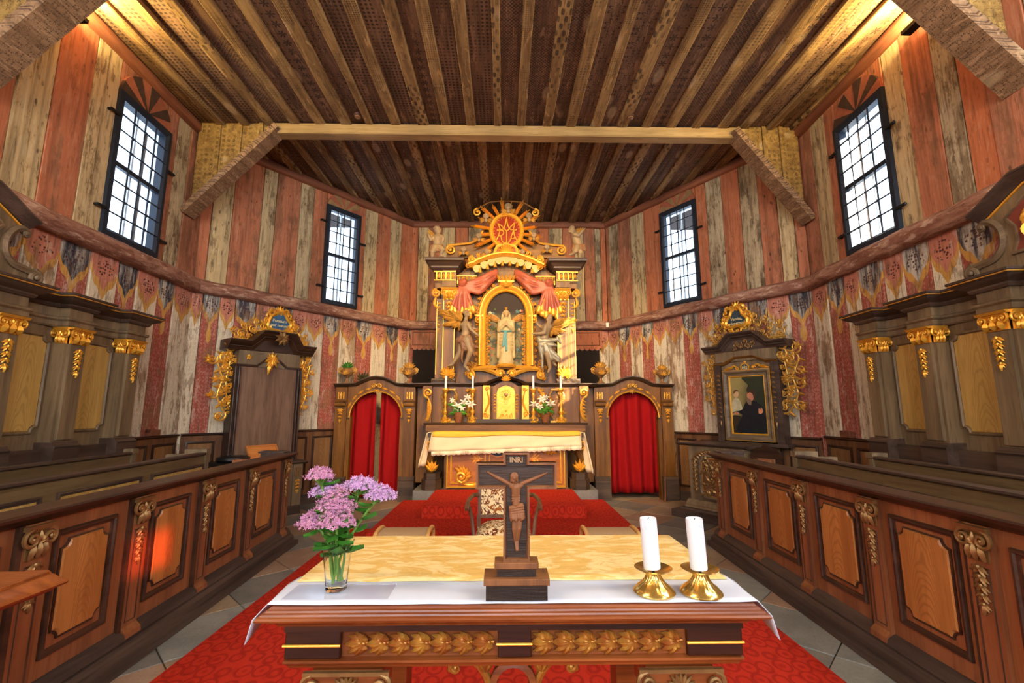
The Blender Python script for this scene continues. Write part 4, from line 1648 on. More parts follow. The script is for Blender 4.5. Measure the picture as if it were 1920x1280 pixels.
def top_carving(t, xc, zc, ends, zb, seed, kind, blue, lines, side_lattice):
    """openwork gilding on a pediment: cartouche with lettering and scrolled flanks"""
    b = MB()
    cp = [(xc + p_[0], zc + p_[1]) for p_ in cartouche_poly(.155, kind)]
    b.mold(cp, [(-.03, -.01), (-.03, .03), (-.005, .05), (.02, .028), (.02, -.01)], True, y=-.12)
    for k in range(11):
        an = 2 * PI * k / 11 + .25
        r_ = .19
        x_, z_ = xc + r_ * 1.1 * math.cos(an), zc + r_ * math.sin(an)
        b.scroll(x_, z_, .055, an + PI, 1.1, 1 if k % 2 else -1, .017, -.125)
        b.leaf(x_, z_, an + (.7 if k % 2 else -.7), .13, .06, -.12, .04, .9 if k % 2 else -.9)
    b.fan(xc, zc + .17, .13, PI * .2, PI * .8, 5, -.125)
    part(b, 'cartouche_frame', M_GOLD, t, 'gilded openwork cartouche frame')
    po = part(MB().prism([(xc + p_[0] * .95, zc + p_[1] * .95) for p_ in cartouche_poly(.155, kind)], -.135, -.10), 'cartouche', blue, t, 'painted cartouche with gilt lettering')
    for (txt, dz, sz) in lines:
        text_mesh(txt, sz, 'lettering', M_GTEXT, po, Matrix.Translation((xc, -.139, zc + dz)), .0015, bold=.0006)
    for sd, (xe, ze) in zip((-1, 1), ends):
        b = MB()
        x0 = xc + sd * .16
        b.rococo([(x0, zc - .02), ((x0 + xe) / 2, (zc + ze) / 2 + .02), (xe, ze)], .17, seed + sd, -.12, 1.3)
        b.rococo([(x0, zc - .20), ((x0 + xe) / 2, zb + .08), (xe - sd * .04, zb + .05)], .12, seed + 5 + sd, -.12, 1.3)
        if side_lattice:
            for k in range(5):
                b.tube([(x0 + sd * .05 * k, -.12, zc - .05 - .03 * k), (x0 + sd * (.05 * k - .10), -.12, zc - .2 - .01 * k)], .008, 5)
                b.tube([(x0 + sd * .05 * k, -.118, zc - .22), (x0 + sd * (.05 * k + .08), -.118, zc - .10 - .02 * k)], .008, 5)
        b.cs([(xc + sd * .05, zb + .02), ((xc + xe) / 2, zb + .03), (xe, zb + .02)], .022, -.12, 6, False)
        part(b, 'gilt_scrollwork', M_GOLD if not kind else M_GOLD2, t)


def wing(t, sd, x0, z0, z1, wd, seed, mat, yw=-.20):
    """carved side wing hanging beside a panel"""
    b = MB()
    sp = [(x0, z1), (x0 + sd * wd * .75, z1 - .14), (x0 + sd * wd * .45, (z0 + z1) / 2 + .05), (x0 + sd * wd * .6, z0 + .28), (x0 + sd * wd * .12, z0)]
    b.rococo(sp, wd * .8, seed, yw, 1.25)
    b.rococo([(x0 + sd * .03, z1 - .05), (x0 + sd * .08, (z0 + z1) / 2), (x0 + sd * .02, z0 + .1)], wd * .5, seed + 3, yw, 1.2)
    for k in range(6):
        zz = z1 - .12 - (z1 - z0) * .5 * k / 6
        b.tube([(x0 + sd * .01, yw + .01, zz), (x0 + sd * wd * .6, yw + .01, zz - .09)], .008, 5)
        b.tube([(x0 + sd * .01, yw + .007, zz - .09), (x0 + sd * wd * .6, yw + .007, zz)], .008, 5)
    part(b, 'carved_wing', mat, t, 'gilded openwork side wing')


loc, a = wall_root(KL, BL, 1.07)
tp = T('cartouche_panel', 'tall dark wooden back panel with gilded wings and a blue lettered cartouche', 'panel', loc, a)
part(MB().box(-.45, .45, -.27, -.09, .74, 2.24), 'board', wood('panel_brown_oak', C(104, 76, 58), C(134, 102, 80), 'z', 1.2, .4), tp)
for sd in (-1, 1):
    b = MB()
    b.box(sd * .47 - .035, sd * .47 + .035, -.30, -.09, .74, 2.22)
    b.tube([(sd * .45, -.31, .78), (sd * .45, -.31, 2.2)], .018, 8)
    b.tube([(sd * .50, -.30, .78), (sd * .50, -.30, 2.2)], .014, 8)
    part(b, 'side_post', M_DARKW, tp)
part(MB().box(-.47, .47, -.29, -.09, 2.22, 2.48), 'frieze', M_STALL, tp)
b = MB().mold([(-.5, 2.22), (-.2, 2.22), (-.08, 2.32), (.12, 2.32), (.24, 2.22), (.5, 2.22)], [(0, .0), (0, .30), (.012, .315), (.028, .325), (.032, 0)])
part(b, 'string_moulding', M_STALLD, tp)
b = MB().mold(PED, [(0, .02), (0, .30), (.03, .315), (.05, .34), (.06, .34), (.09, .385), (.115, .40), (.135, .42), (.15, .42), (.15, .02)])
part(b, 'pediment_cornice', M_DARKW, tp)
part(MB().prism([(-.3, 2.46), (.37, 2.46), (.26, 2.66), (-.12, 2.66)], -.29, -.09), 'tympanum', M_DARKW, tp)
b = MB().flower(-.33, 2.36, .05, -.30)
part(b, 'rosette', M_GOLD, tp)
b = MB().fan(.0, 2.36, .16, -PI * .85, -PI * .15, 5, -.32).fan(.0, 2.34, .13, PI * .15, PI * .85, 5, -.32).leaf(-.02, 2.3, -PI / 2 - .2, .2, .08, -.33)
part(b, 'gilt_acanthus', M_GOLD, tp)
b = MB().fan(.09, 2.68, .13, 0, 2 * PI * .9, 9, -.43)
part(b, 'bronze_blossom', M_BRONZE, tp)
top_carving(tp, .16, 2.98, ((-.52, 2.72), (.66, 2.68)), 2.62, 4, 0, M_BLUE, (('Paratum', .03, .068), ('cor meum', -.045, .068)), True)
wing(tp, -1, -.50, 1.48, 2.46, .30, 21, M_GOLD)
wing(tp, 1, .50, 1.50, 2.42, .24, 22, M_GOLD)

# desk cabinet below the panel
loc, a = wall_root(KL, BL, 0)
td = T('desk_cabinet', 'low dark oak desk cabinet with fluted corner pilaster below the tall panel', 'cabinet', loc, a)
part(MB().box(.34, 1.50, -.60, -.08, .0, .74), 'body', M_STALL, td)
part(MB().mold([(.30, .74), (1.60, .74)], [(0, .08), (0, .62), (.015, .65), (.03, .67), (.04, .67), (.045, .08)]), 'top', M_STALLD, td)
part(MB().mold([(.34, 0), (1.52, 0)], [(0, .08), (0, .65), (.10, .64), (.13, .61), (.13, .08)]), 'plinth', M_STALLD, td)
po = part(MB().box(1.38, 1.52, -.63, -.08, .13, .74), 'corner_pilaster', M_STALL, td)
b = MB()
for k in range(4):
    b.box(1.40 + k * .028, 1.415 + k * .028, -.64, -.63, .55, .69)
part(b, 'fluted_capital', M_BRONZE, po)
part(MB().garland(1.45, .51, .2, .07, -.632, 4), 'leaf_drop', M_GOLD, po)
po = part(MB().cbox(.85, 1.32, -.61, -.60, .18, .66, .008), 'panel', M_YOAK, td)
part(MB().mold([(.85, .18), (1.25, .18), (1.25, .26), (1.32, .26), (1.32, .58), (1.25, .58), (1.25, .66), (.85, .66)], [(-.01, .6), (-.01, .62), (.01, .62), (.012, .6)], True), 'panel_moulding', M_STALLD, po)
b = MB()
for zz in (.22, .62):
    b.scroll(1.29, zz, .03, 0, 1, 1, .008, -.61)
part(b, 'rosette', M_BRONZE, td)
loc2, _ = fr(KL, BL, .60, .42)
b = MB().cbox(-.26, .26, -.20, .20, 0, .05, .01)
b.lathe([(.001, .05), (.20, .052), (.225, .075), (.215, .11), (.15, .125), (.001, .13)], 20)
o = part(b, 'round_cushion', M_BLACK)
o.location = (loc2[0], loc2[1], .786)
o.rotation_euler = (0, 0, a)
tag(o, 'black leather seat cushion lying on the desk cabinet', 'cushion')
loc2, _ = fr(KL, BL, .98, .52)
tl = T('book_rest', 'light wooden sloping book rest on the desk cabinet', 'book rest', (loc2[0], loc2[1], .786), a)
b = MB().box(-.22, .22, 0, .022, 0, .30)
b.box(-.22, .22, -.02, 0, 0, .02).box(-.22, .22, -.012, 0, .28, .30).box(-.22, -.2, -.012, 0, 0, .3).box(.2, .22, -.012, 0, 0, .3)
b.tr(Matrix.Translation((0, -.08, .03)) @ Matrix.Rotation(-.75, 4, 'X'))
part(b, 'board', wood('orange_wood', C(186, 110, 52), C(214, 138, 70), 'x', 1, .4, var=.1), tl)
part(MB().prism([(-.14, 0), (.14, 0), (.10, .14), (-.10, .14)], .05, .08).box(-.2, .2, -.1, .1, 0, .02), 'stand', M_CORN, tl)

# ------------------------------------------------------------------ side altar with the painting (right)
loc, a = wall_root(BR, KR, 3.11)
ta = T('side_altar', 'right side altar with carved gilded pediment, blue cartouche and framed painting niche', 'altar', loc, a)
part(MB().box(-.44, .44, -.22, -.09, 1.10, 2.36), 'board', M_STALL, ta)
for sd in (-1, 1):
    b = MB()
    b.box(sd * .46 - .05, sd * .46 + .05, -.26, -.09, 1.06, 2.32)
    b.box(sd * .42 - .02, sd * .42 + .02, -.275, -.09, 1.1, 2.3)
    part(b, 'side_post', M_STALLD, ta)
    part(MB().garland(sd * .43, 2.12, .8, .06, -.28, 11), 'leaf_strip', M_BRONZE, ta)
part(MB().box(-.49, .49, -.25, -.09, 2.32, 2.48), 'frieze', M_STALL, ta)
b = MB().mold([(-.5, 2.27), (-.34, 2.27), (-.14, 2.36), (.14, 2.36), (.34, 2.27), (.5, 2.27)], [(0, .02), (0, .26), (.012, .275), (.026, .29), (.034, .29), (.036, .02)])
part(b, 'string_moulding', M_ALTX, ta)
PED2 = [(-.66, 2.48), (-.34, 2.48), (-.16, 2.66), (.16, 2.66), (.36, 2.48), (.66, 2.48)]
b = MB().mold(PED2, [(0, .02), (0, .26), (.02, .27), (.04, .31), (.05, .31), (.075, .35), (.09, .365), (.105, .365), (.105, .02)])
part(b, 'pediment_cornice', M_STALLD, ta)
part(MB().prism([(-.36, 2.48), (.38, 2.48), (.17, 2.67), (-.17, 2.67)], -.25, -.09), 'tympanum', M_STALLD, ta)
part(MB().rococo([(-.16, 2.54), (0, 2.58), (.16, 2.54)], .12, 8, -.255, 1.4), 'tympanum_carving', M_BRONZE, ta)
b = MB()
for sd in (-1, 1):
    b.cs([(sd * .10, 2.2), (sd * .18, 2.25), (sd * .26, 2.21), (sd * .36, 2.20)], .018, -.235)
    b.scroll(sd * .13, 2.215, .03, 0, 1.2, sd, .009, -.235)
    b.leaf(sd * .2, 2.22, 0 if sd > 0 else PI, .14, .04, -.235)
b.ell((0, -.24, 2.30), (.022, .02, .022), 8, 6)
part(b, 'gilt_scrolls', M_GOLD, ta)
po = part(MB().lathe([(.055, 0), (.055, .012), (.05, .016)], 20).tr(Matrix.Translation((0, -.235, 2.215)) @ Matrix.Rotation(PI / 2, 4, 'X')), 'monogram_shield', M_DKBLUE, ta)
text_mesh('IHS', .062, 'monogram', M_GTEXT, po, Matrix.Translation((0, -.255, 2.21)), .0015, bold=.0006)
part(MB().box(-.003, .003, -.257, -.254, 2.235, 2.265).box(-.010, .010, -.257, -.254, 2.25, 2.256), 'monogram_cross', M_GTEXT, po)
part(MB().mold([(.062 * math.cos(2 * PI * k / 16), 2.215 + .062 * math.sin(2 * PI * k / 16)) for k in range(16)], [(-.008, .235), (-.006, .258), (.008, .258), (.01, .235)], True), 'shield_rim', M_GOLD, po)
top_carving(ta, -.14, 3.02, ((-.60, 2.72), (.58, 2.74)), 2.62, 14, 1, M_DKBLUE, (('Venite,', -.005, .068), ('adoremus!', -.075, .064)), False)
wing(ta, -1, -.50, 1.52, 2.44, .22, 31, M_GOLD2)
wing(ta, 1, .52, 1.50, 2.46, .33, 33, M_GOLD2)
part(MB().box(-.56, .56, -.30, -.09, 1.03, 1.08), 'shelf', M_STALLD, ta)
# the painting in its frame, hung in the altar
tpn = T('framed_painting', 'dark framed oil painting of a bearded robed man and a youth under a tree', 'painting', (loc[0], loc[1], 1.11), a)
b = MB().mold([(-.365, 0), (.365, 0), (.365, 1.06), (-.365, 1.06)], [(0, .222), (0, .27), (.02, .275), (.05, .25), (.08, .255), (.09, .235), (.09, .222)], True)
part(b, 'frame', M_STALLX, tpn)
part(MB().mold([(-.275, .09), (.275, .09), (.275, .97), (-.275, .97)], [(-.012, .222), (-.012, .248), (.002, .252), (.014, .236), (.014, .222)], True), 'gilt_inner_frame', M_GOLD, tpn)
part(MB().mold([(-.37, -.005), (.37, -.005), (.37, 1.065), (-.37, 1.065)], [(-.008, .222), (-.008, .262), (.004, .264), (.006, .222)], True), 'gilt_outer_line', M_GOLD2, tpn)
mm = NM('painted_sky', .45, 0, .3)
x, y, z = mm.sep(mm.tc())
nn = mm.noise(mm.tc(), 5, 5)
mm.color(mm.mix(mm.smooth(x * 1.4 + nn * .5 - z * .35, -.35, .28), C(150, 132, 78), C(42, 46, 34)))
cv = part(MB().box(-.27, .27, -.232, -.222, .095, .965), 'canvas', mm.m, tpn)


def paint(name, pts, colr, yy, smooth_=True):
    P_ = [(p_.x, p_.y) for p_ in spl(pts, 4, True)] if smooth_ else pts
    mt_ = plain('paint_' + name, C(*colr), .45, nz=.45, nscale=9)
    part(MB().prism(P_, yy - .0008, yy), name, mt_, cv, smooth=0)


paint('ground', [(-.265, .10), (.265, .10), (.265, .30), (-.05, .34), (-.265, .36)], (52, 44, 30), -.2325)
paint('foliage', [(.265, .50), (.265, .95), (-.06, .955), (-.02, .88), (.02, .83), (-.01, .75), (.04, .70), (.16, .72)], (46, 52, 34), -.2335)
paint('youth_robe', [(-.255, .40), (-.10, .42), (-.11, .55), (-.15, .63), (-.21, .63), (-.258, .56)], (190, 178, 140), -.2345)
paint('youth_head', [(-.215, .66), (-.17, .64), (-.14, .69), (-.15, .74), (-.20, .76), (-.225, .71)], (200, 160, 116), -.2355)
paint('youth_hair', [(-.225, .70), (-.21, .755), (-.16, .765), (-.135, .735), (-.17, .74), (-.20, .72)], (104, 70, 40), -.2362)
paint('man_robe', [(-.20, .12), (.24, .12), (.25, .42), (.17, .55), (.06, .60), (-.03, .57), (-.10, .46), (-.24, .42), (-.235, .38), (-.10, .38)], (26, 28, 32), -.2370)
paint('man_head', [(.0, .62), (.05, .58), (.10, .63), (.10, .70), (.05, .74), (.0, .71)], (188, 120, 88), -.2380)
paint('man_hair', [(.03, .745), (.0, .70), (.05, .72), (.09, .68), (.10, .60), (.13, .66), (.12, .73), (.07, .76)], (70, 50, 36), -.2388)
paint('man_beard', [(-.01, .64), (.03, .62), (.06, .60), (.05, .53), (.01, .54), (-.015, .59)], (124, 96, 74), -.2390)
paint('raised_hand', [(.16, .40), (.20, .40), (.225, .44), (.20, .49), (.185, .46), (.165, .48), (.155, .44)], (214, 138, 96), -.2395)
paint('open_hand', [(-.25, .385), (-.16, .385), (-.15, .41), (-.21, .42)], (196, 134, 96), -.2398)

# altar table below, with carved front
loc, a = wall_root(BR, KR, 0)
tb = T('side_altar_table', 'dark oak side altar table with carved octagonal front panel and steps', 'altar', loc, a)
part(MB().box(2.46, 3.36, -.86, -.10, .22, 1.02), 'body', M_STALL, tb)
part(MB().mold([(2.30, 1.02), (3.42, 1.02)], [(0, .10), (0, .88), (.015, .92), (.03, .95), (.045, .95), (.05, .10)]), 'top', M_STALLD, tb)
part(MB().mold([(2.42, .10), (3.40, .10)], [(0, .1), (0, .97), (.05, .96), (.06, .92), (.10, .905), (.13, .87), (.13, .1)]), 'plinth', M_STALL, tb)
part(MB().box(2.34, 3.40, -1.18, -.08, .0, .10).box(2.40, 3.40, -1.05, -.08, .10, .125), 'step', M_PLINTH, tb)
oc = [(2.66, .36), (2.74, .28), (3.20, .28), (3.28, .36), (3.28, .80), (3.20, .88), (2.74, .88), (2.66, .80)]
po = part(MB().prism(oc, -.875, -.86), 'front_panel', M_OAK, tb)
part(MB().mold(oc, [(-.03, .86), (-.03, .885), (0, .90), (.02, .88), (.02, .86)], True), 'panel_moulding', M_STALLX, po)
part(MB().mold([(2.97 + (x_ - 2.97) * .9, .58 + (z_ - .58) * .9) for x_, z_ in oc], [(-.006, .875), (-.004, .885), (.006, .885), (.006, .875)], True), 'gilt_line', M_GOLD2, po)
b = MB()
q = random.Random(44)
for k in range(30):
    x_, z_ = 2.74 + .46 * ((k * .381) % 1), .34 + .48 * (k / 30)
    an = q.uniform(0, 2 * PI)
    b.scroll(x_, z_, .045, an, 1.2, q.choice((-1, 1)), .012, -.878)
    b.leaf(x_, z_, an + 1.2, .10, .045, -.878, .03, q.uniform(-1, 1))
part(b, 'foliage_carving', M_BRONZE, po)
b = MB().flower(2.97, .62, .075, -.90, 6).flower(2.97, .78, .045, -.90).flower(2.97, .47, .045, -.90)
part(b, 'blossom_carving', M_GOLD2, po)
part(MB().fan(2.97, .90, .10, 0.1, PI - .1, 7, -.87), 'shell', M_BRONZE, tb)
b = MB()
b.cs([(2.55, .86), (2.68, .93), (2.85, .94), (2.93, .92)], .022, -.87).cs([(3.34, .86), (3.24, .93), (3.09, .94), (3.01, .92)], .022, -.87)
for k in range(7):
    for sd in (-1, 1):
        b.leaf(2.97 + sd * (.12 + .04 * k), .93 - .006 * k * k * .6, PI * .5 - sd * .9, .07, .035, -.87)
part(b, 'shell_garland', M_BRONZE, tb)['kind'] = 'stuff'
for gx_ in (2.57, 3.32):
    for k in range(7):
        part(MB().garland(gx_, .84 - k * .07, .08, .08, -.865, 1), 'garland_leaf', M_BRONZE, tb)
# carved chair back standing behind the pew end
loc2, _ = fr(BR, KR, 3.65, 1.02)
tc_ = T('prayer_chair', 'dark wooden chair with scalloped carved back beside the side altar', 'chair', (loc2[0], loc2[1], 0), a)
prof = [(-.2, .45), (.2, .45), (.21, .95), (.16, 1.02), (.12, 1.06), (.06, 1.06), (.03, 1.10), (-.03, 1.10), (-.06, 1.06), (-.12, 1.06), (-.16, 1.02), (-.21, .95)]
po = part(MB().prism(prof, .16, .20), 'backrest', M_DARKW, tc_)
part(MB().cbox(-.12, .12, .145, .16, .55, .92, .01), 'back_panel', M_OAK, po)
part(MB().cbox(-.22, .22, -.22, .2, .42, .46, .01), 'seat', M_DARKW, tc_)
for sx in (-.19, .19):
    for sy in (-.19, .17):
        part(MB().box(sx - .02, sx + .02, sy - .02, sy + .02, 0, .42), 'leg', M_DARKW, tc_)

# ------------------------------------------------------------------ carpeted floor strip and altar steps
b = MB().cbox(-2.03, 1.97, 0, .012, .2, 6.35, .004)
b.v = [(p_[0], p_[2], .013 - p_[1]) for p_ in b.v]
b.f = [tuple(reversed(f)) for f in b.f]
one(b, 'carpet', M_CARPET, 'wide red patterned carpet laid over the stone floor of the aisle', 'carpet', loc=(0, 3, 0.0005))


def step(x0, x1, y0, y1, z0, z1, lab):
    t = T('altar_step', lab, 'step', ((x0 + x1) / 2, (y0 + y1) / 2, z0), 0, 'carpeted steps before the high altar')
    b = MB().box(x0 + .02, x1 - .02, y0 + .02, y1, z0, z1 - .015)
    part(b, 'stone_step', STONES[1], t, world=True)
    b = MB().box(x0, x1, y0, y1, z1 - .014, z1)
    b.box(x0, x1, y0, y0 + .014, z0 + .002, z1 - .014)
    part(b, 'carpet_cover', M_CARPET, t, world=True)
    part(MB().tube([(x0, y0 + .002, z1 - .006), (x1, y0 + .002, z1 - .006)], .009, 8), 'carpet_nosing', M_CARPET, t, world=True)
    return t


step(-1.58, 1.58, 5.52, 7.495, .0135, .16, 'lower red carpeted altar step, wider and nearer the front table')
step(-1.07, 1.09, 6.22, 7.495, .16, .32, 'upper red carpeted altar step directly before the high altar')
b = MB().box(-1.44, 1.50, 7.5, 8.34, 0, .30)
one(b, 'altar_platform', STONES[2], 'worn stone platform carrying the high altar', 'platform', loc=(0, 7.9, 0))

# ------------------------------------------------------------------ high altar
AY = 8.35
CX = .035


def X(px, Y=AY):
    return WP(px, 600, Y)[0]


def P2(px, py, Y=AY):
    return WP(px, py, Y)


tm = T('altar_mensa', 'brown wooden high altar table with gilded carved front panel', 'altar', (CX, 7.8, .3))
part(MB().box(CX - 1.0, CX + 1.0, 7.62, 8.25, .30, 1.13), 'body', M_ALT, tm, world=True)
part(MB().box(CX - 1.26, CX + 1.26, 7.52, 8.12, 1.13, 1.195), 'table_slab', M_ALTD, tm, world=True)
MA = wood('antependium_oak', C(150, 84, 34), C(178, 106, 48), 'x', .9, .4, var=.1)
part(MB().box(CX - .93, CX + .93, 7.605, 7.62, .36, 1.12), 'front_panel', MA, tm, world=True)
b = MB()
for k, (i_, d_) in enumerate(((0, .03), (.06, .02))):
    b.mold([(CX - .95 + i_, .34 + i_), (CX + .95 - i_, .34 + i_), (CX + .95 - i_, 1.12), (CX - .95 + i_, 1.12)], [(-.01, .0), (-.01, d_), (.012, d_ + .004), (.02, 0)], True, y=7.606)
part(b, 'gilt_frame', M_GOLD, tm, world=True)
for sx in (-1, 1):
    for zz, sz in ((.50, 1), (1.00, -1)):
        b = MB()
        x0 = CX + sx * .72
        b.scroll(x0, zz, .10, PI if sx > 0 else 0, 1.6, sx * sz, .028, 7.60)
        for k in range(6):
            an = (PI if sx > 0 else 0) + sx * sz * (-.2 + .42 * k) * -1
            b.leaf(x0 + .06 * math.cos(an), zz + .06 * math.sin(an), an, .13, .055, 7.60, .03, .8)
        b.cs([(x0 - sx * .02, zz - sz * .11), (x0 - sx * .15, zz - sz * .13), (x0 - sx * .28, zz - sz * .11), (x0 - sx * .33, zz - sz * .13)], .02, 7.60)
        part(b, 'corner_scroll', M_GOLD, tm, world=True)
# inlaid roundel with dark triangles and small crosses
b = MB()
ring = [(CX + .34 * math.cos(2 * PI * k / 40), .78 + .34 * math.sin(2 * PI * k / 40)) for k in range(40)]
b.mold(ring, [(-.01, 0), (-.01, .008), (.01, .008), (.01, 0)], True, y=7.606)
b.mold([(CX + (p_[0] - CX) * .8, .78 + (p_[1] - .78) * .8) for p_ in ring], [(-.006, 0), (-.006, .008), (.006, .008), (.006, 0)], True, y=7.606)
M_INLAY = plain('pale_inlay', C(226, 150, 66), .45, .2)
for sx in (-1, 1):
    for k in range(3):
        b.box(CX + sx * (.36 + .05 * k) - .012, CX + sx * (.36 + .05 * k) + .012, 7.6, 7.606, .86 + .04 * (k % 2), .90 + .04 * (k % 2))
    b.leaf(CX + sx * .36, .78, 0 if sx > 0 else PI, .24, .05, 7.605, .005)
    for q_ in (-1, 1):
        b.leaf(CX + sx * .42, .78, (0 if sx > 0 else PI) + q_ * .8, .13, .04, 7.605, .005)
        b.leaf(CX + sx * .48, .78, (0 if sx > 0 else PI) + q_ * .8, .10, .035, 7.605, .005)
po = part(b, 'inlaid_roundel', M_INLAY, tm, world=True)
M_TRI = plain('dark_blue_enamel', C(26, 34, 48), .35, spec=.5)
for sx in (-1, 1):
    tri = [(p_.x, p_.y) for p_ in spl([(CX + sx * .03, .82), (CX + sx * .23, .84), (CX + sx * .10, 1.06)], 5, True)]
    tri = [(CX + sx * .05, .83), (CX + sx * .14, .81), (CX + sx * .26, .85), (CX + sx * .21, .97), (CX + sx * .10, 1.06), (CX + sx * .06, .95)]
    part(MB().prism(tri, 7.600, 7.606), 'enamel_triangle', M_TRI, tm, world=True)
    b = MB().mold(tri, [(-.007, 0), (-.006, .01), (.004, .01), (.005, 0)], True, y=7.606)
    part(b, 'triangle_rim', M_INLAY, tm, world=True)
    text_mesh('C', .10, 'letter', M_GOLD, tm, inv_xf(tm) @ Matrix.Translation((CX + sx * .135, 7.597, .905)), .001, bold=.001)
# flanking scroll consoles on pedestals
for sx in (-1, 1):
    xc = CX + sx * 1.20
    b = MB()
    b.hprism([(xc - .16, 7.60), (xc - .08, 7.50), (xc + .08, 7.50), (xc + .16, 7.60), (xc + .16, 7.85), (xc - .16, 7.85)], .30, .46)
    b.hprism([(xc - .13, 7.62), (xc - .07, 7.54), (xc + .07, 7.54), (xc + .13, 7.62), (xc + .13, 7.85), (xc - .13, 7.85)], .46, .56)
    po = part(b, 'pedestal', M_ALTD, tm, world=True)
    b = MB().cs([(xc, .56), (xc + sx * .06, .70), (xc + sx * .02, .86), (xc - sx * .02, .98)], .075, 7.70, 8, False)
    b.scroll(xc + sx * .03, 1.00, .10, -PI / 2, 1.3, sx, .045, 7.66)
    part(b, 'console_scroll', M_ALT, po, world=True)
    part(MB().fan(xc, .58, .20, PI * .25, PI * .75, 5, 7.62), 'gilt_leaves', M_GOLD, po, world=True)
    part(MB().scroll(xc + sx * .03, 1.0, .075, -PI / 2, 1.3, sx, .016, 7.60), 'gilt_volute', M_GOLD, po, world=True)

# cloths on the mensa


def drape(name, rows, mat, lab, cat, loc, th=.006, parent=None):
    """sheet from rows of 3D points, given thickness"""
    n, m_ = len(rows), len(rows[0])
    mb = MB()
    vs = [Vector(p_) for r_ in rows for p_ in r_]
    fs = []
    for i in range(n - 1):
        for j in range(m_ - 1):
            fs.append((i * m_ + j, i * m_ + j + 1, (i + 1) * m_ + j + 1, (i + 1) * m_ + j))
    mb.add(vs, fs)
    if parent is not None:
        mb.tr(inv_xf(parent))
    elif loc is not None:
        mb.moved(-loc[0], -loc[1], -loc[2])
    o = part(mb, name, mat, parent, smooth=60)
    if parent is None and loc is not None:
        o.location = loc
    s_ = o.modifiers.new('thickness', 'SOLIDIFY')
    s_.thickness = th
    s_.offset = 0
    if lab:
        tag(o, lab, cat)
    return o


q = random.Random(9)
tcl = T('altar_cloth', 'cream linen altar cloth with lace edge under a yellow runner on the high altar', 'cloth', (CX, 7.8, 1.2))
NX = 40


def hang(u):          # length of the front fall: longer at the left
    return .30 - .09 * u


rows = []
for k in range(9):
    r_ = []
    for i in range(NX + 1):
        u = i / NX
        x_ = CX - 1.20 + 2.42 * u
        if k < 2:
            r_.append((x_, 8.06 - .54 * k, 1.203))
        else:
            f = (k - 1) / 7
            r_.append((x_ * 1 + (-.05 * f if u < .02 else 0), 7.505 - .012 * f + .010 * math.sin(u * 22 + k) * f, 1.203 - hang(u) * f))
    rows.append(r_)
drape('linen', rows, M_CREAM, None, None, None, .004, tcl)
# lace hem with scallops
rows = []
for k in range(3):
    r_ = []
    for i in range(121):
        u = i / 120
        x_ = CX - 1.20 + 2.42 * u
        f = k / 2
        r_.append((x_, 7.490 + .010 * math.sin(u * 22 + 8), 1.203 - hang(u) - .055 * f - (.016 * abs(math.sin(u * PI * 30)) if k == 2 else 0)))
    rows.append(r_)
drape('lace_hem', rows, M_LACE, None, None, None, .003, tcl)
# yellow runner over the top with a narrow front fall
rows = []
for k in range(6):
    r_ = []
    for i in range(NX + 1):
        u = i / NX
        x_ = CX - 1.19 + 2.40 * u
        fall = .075 - .02 * u + .012 * math.sin(u * 9)
        if k < 2:
            r_.append((x_, 8.04 - .53 * k, 1.212 + .004 * math.sin(u * 14)))
        else:
            r_.append((x_, 7.494, 1.212 - fall * (k - 1) / 4))
    rows.append(r_)
drape('yellow_runner', rows, M_YCLOTH, None, None, None, .004, tcl)
# falls at the two ends, bunched into folds
for sx, zl in ((-1, .66), (1, .56)):
    rows = []
    for k in range(12):
        f = k / 11
        r_ = []
        for i in range(15):
            v_ = i / 14
            y_ = 7.51 + .44 * v_ * (1 - .25 * f)
            x_ = CX + sx * (1.225 + .03 + .10 * f + (.03 + .03 * f) * math.sin(v_ * 15 + .6))
            sc2 = .02 * abs(math.sin(v_ * PI * 7)) if k == 11 else 0
            r_.append((x_, y_, 1.20 - (1.20 - zl) * f + .10 * v_ * f - sc2))
        rows.append(r_)
    po = drape('side_fall', rows, M_CREAM, None, None, None, .004, tcl)
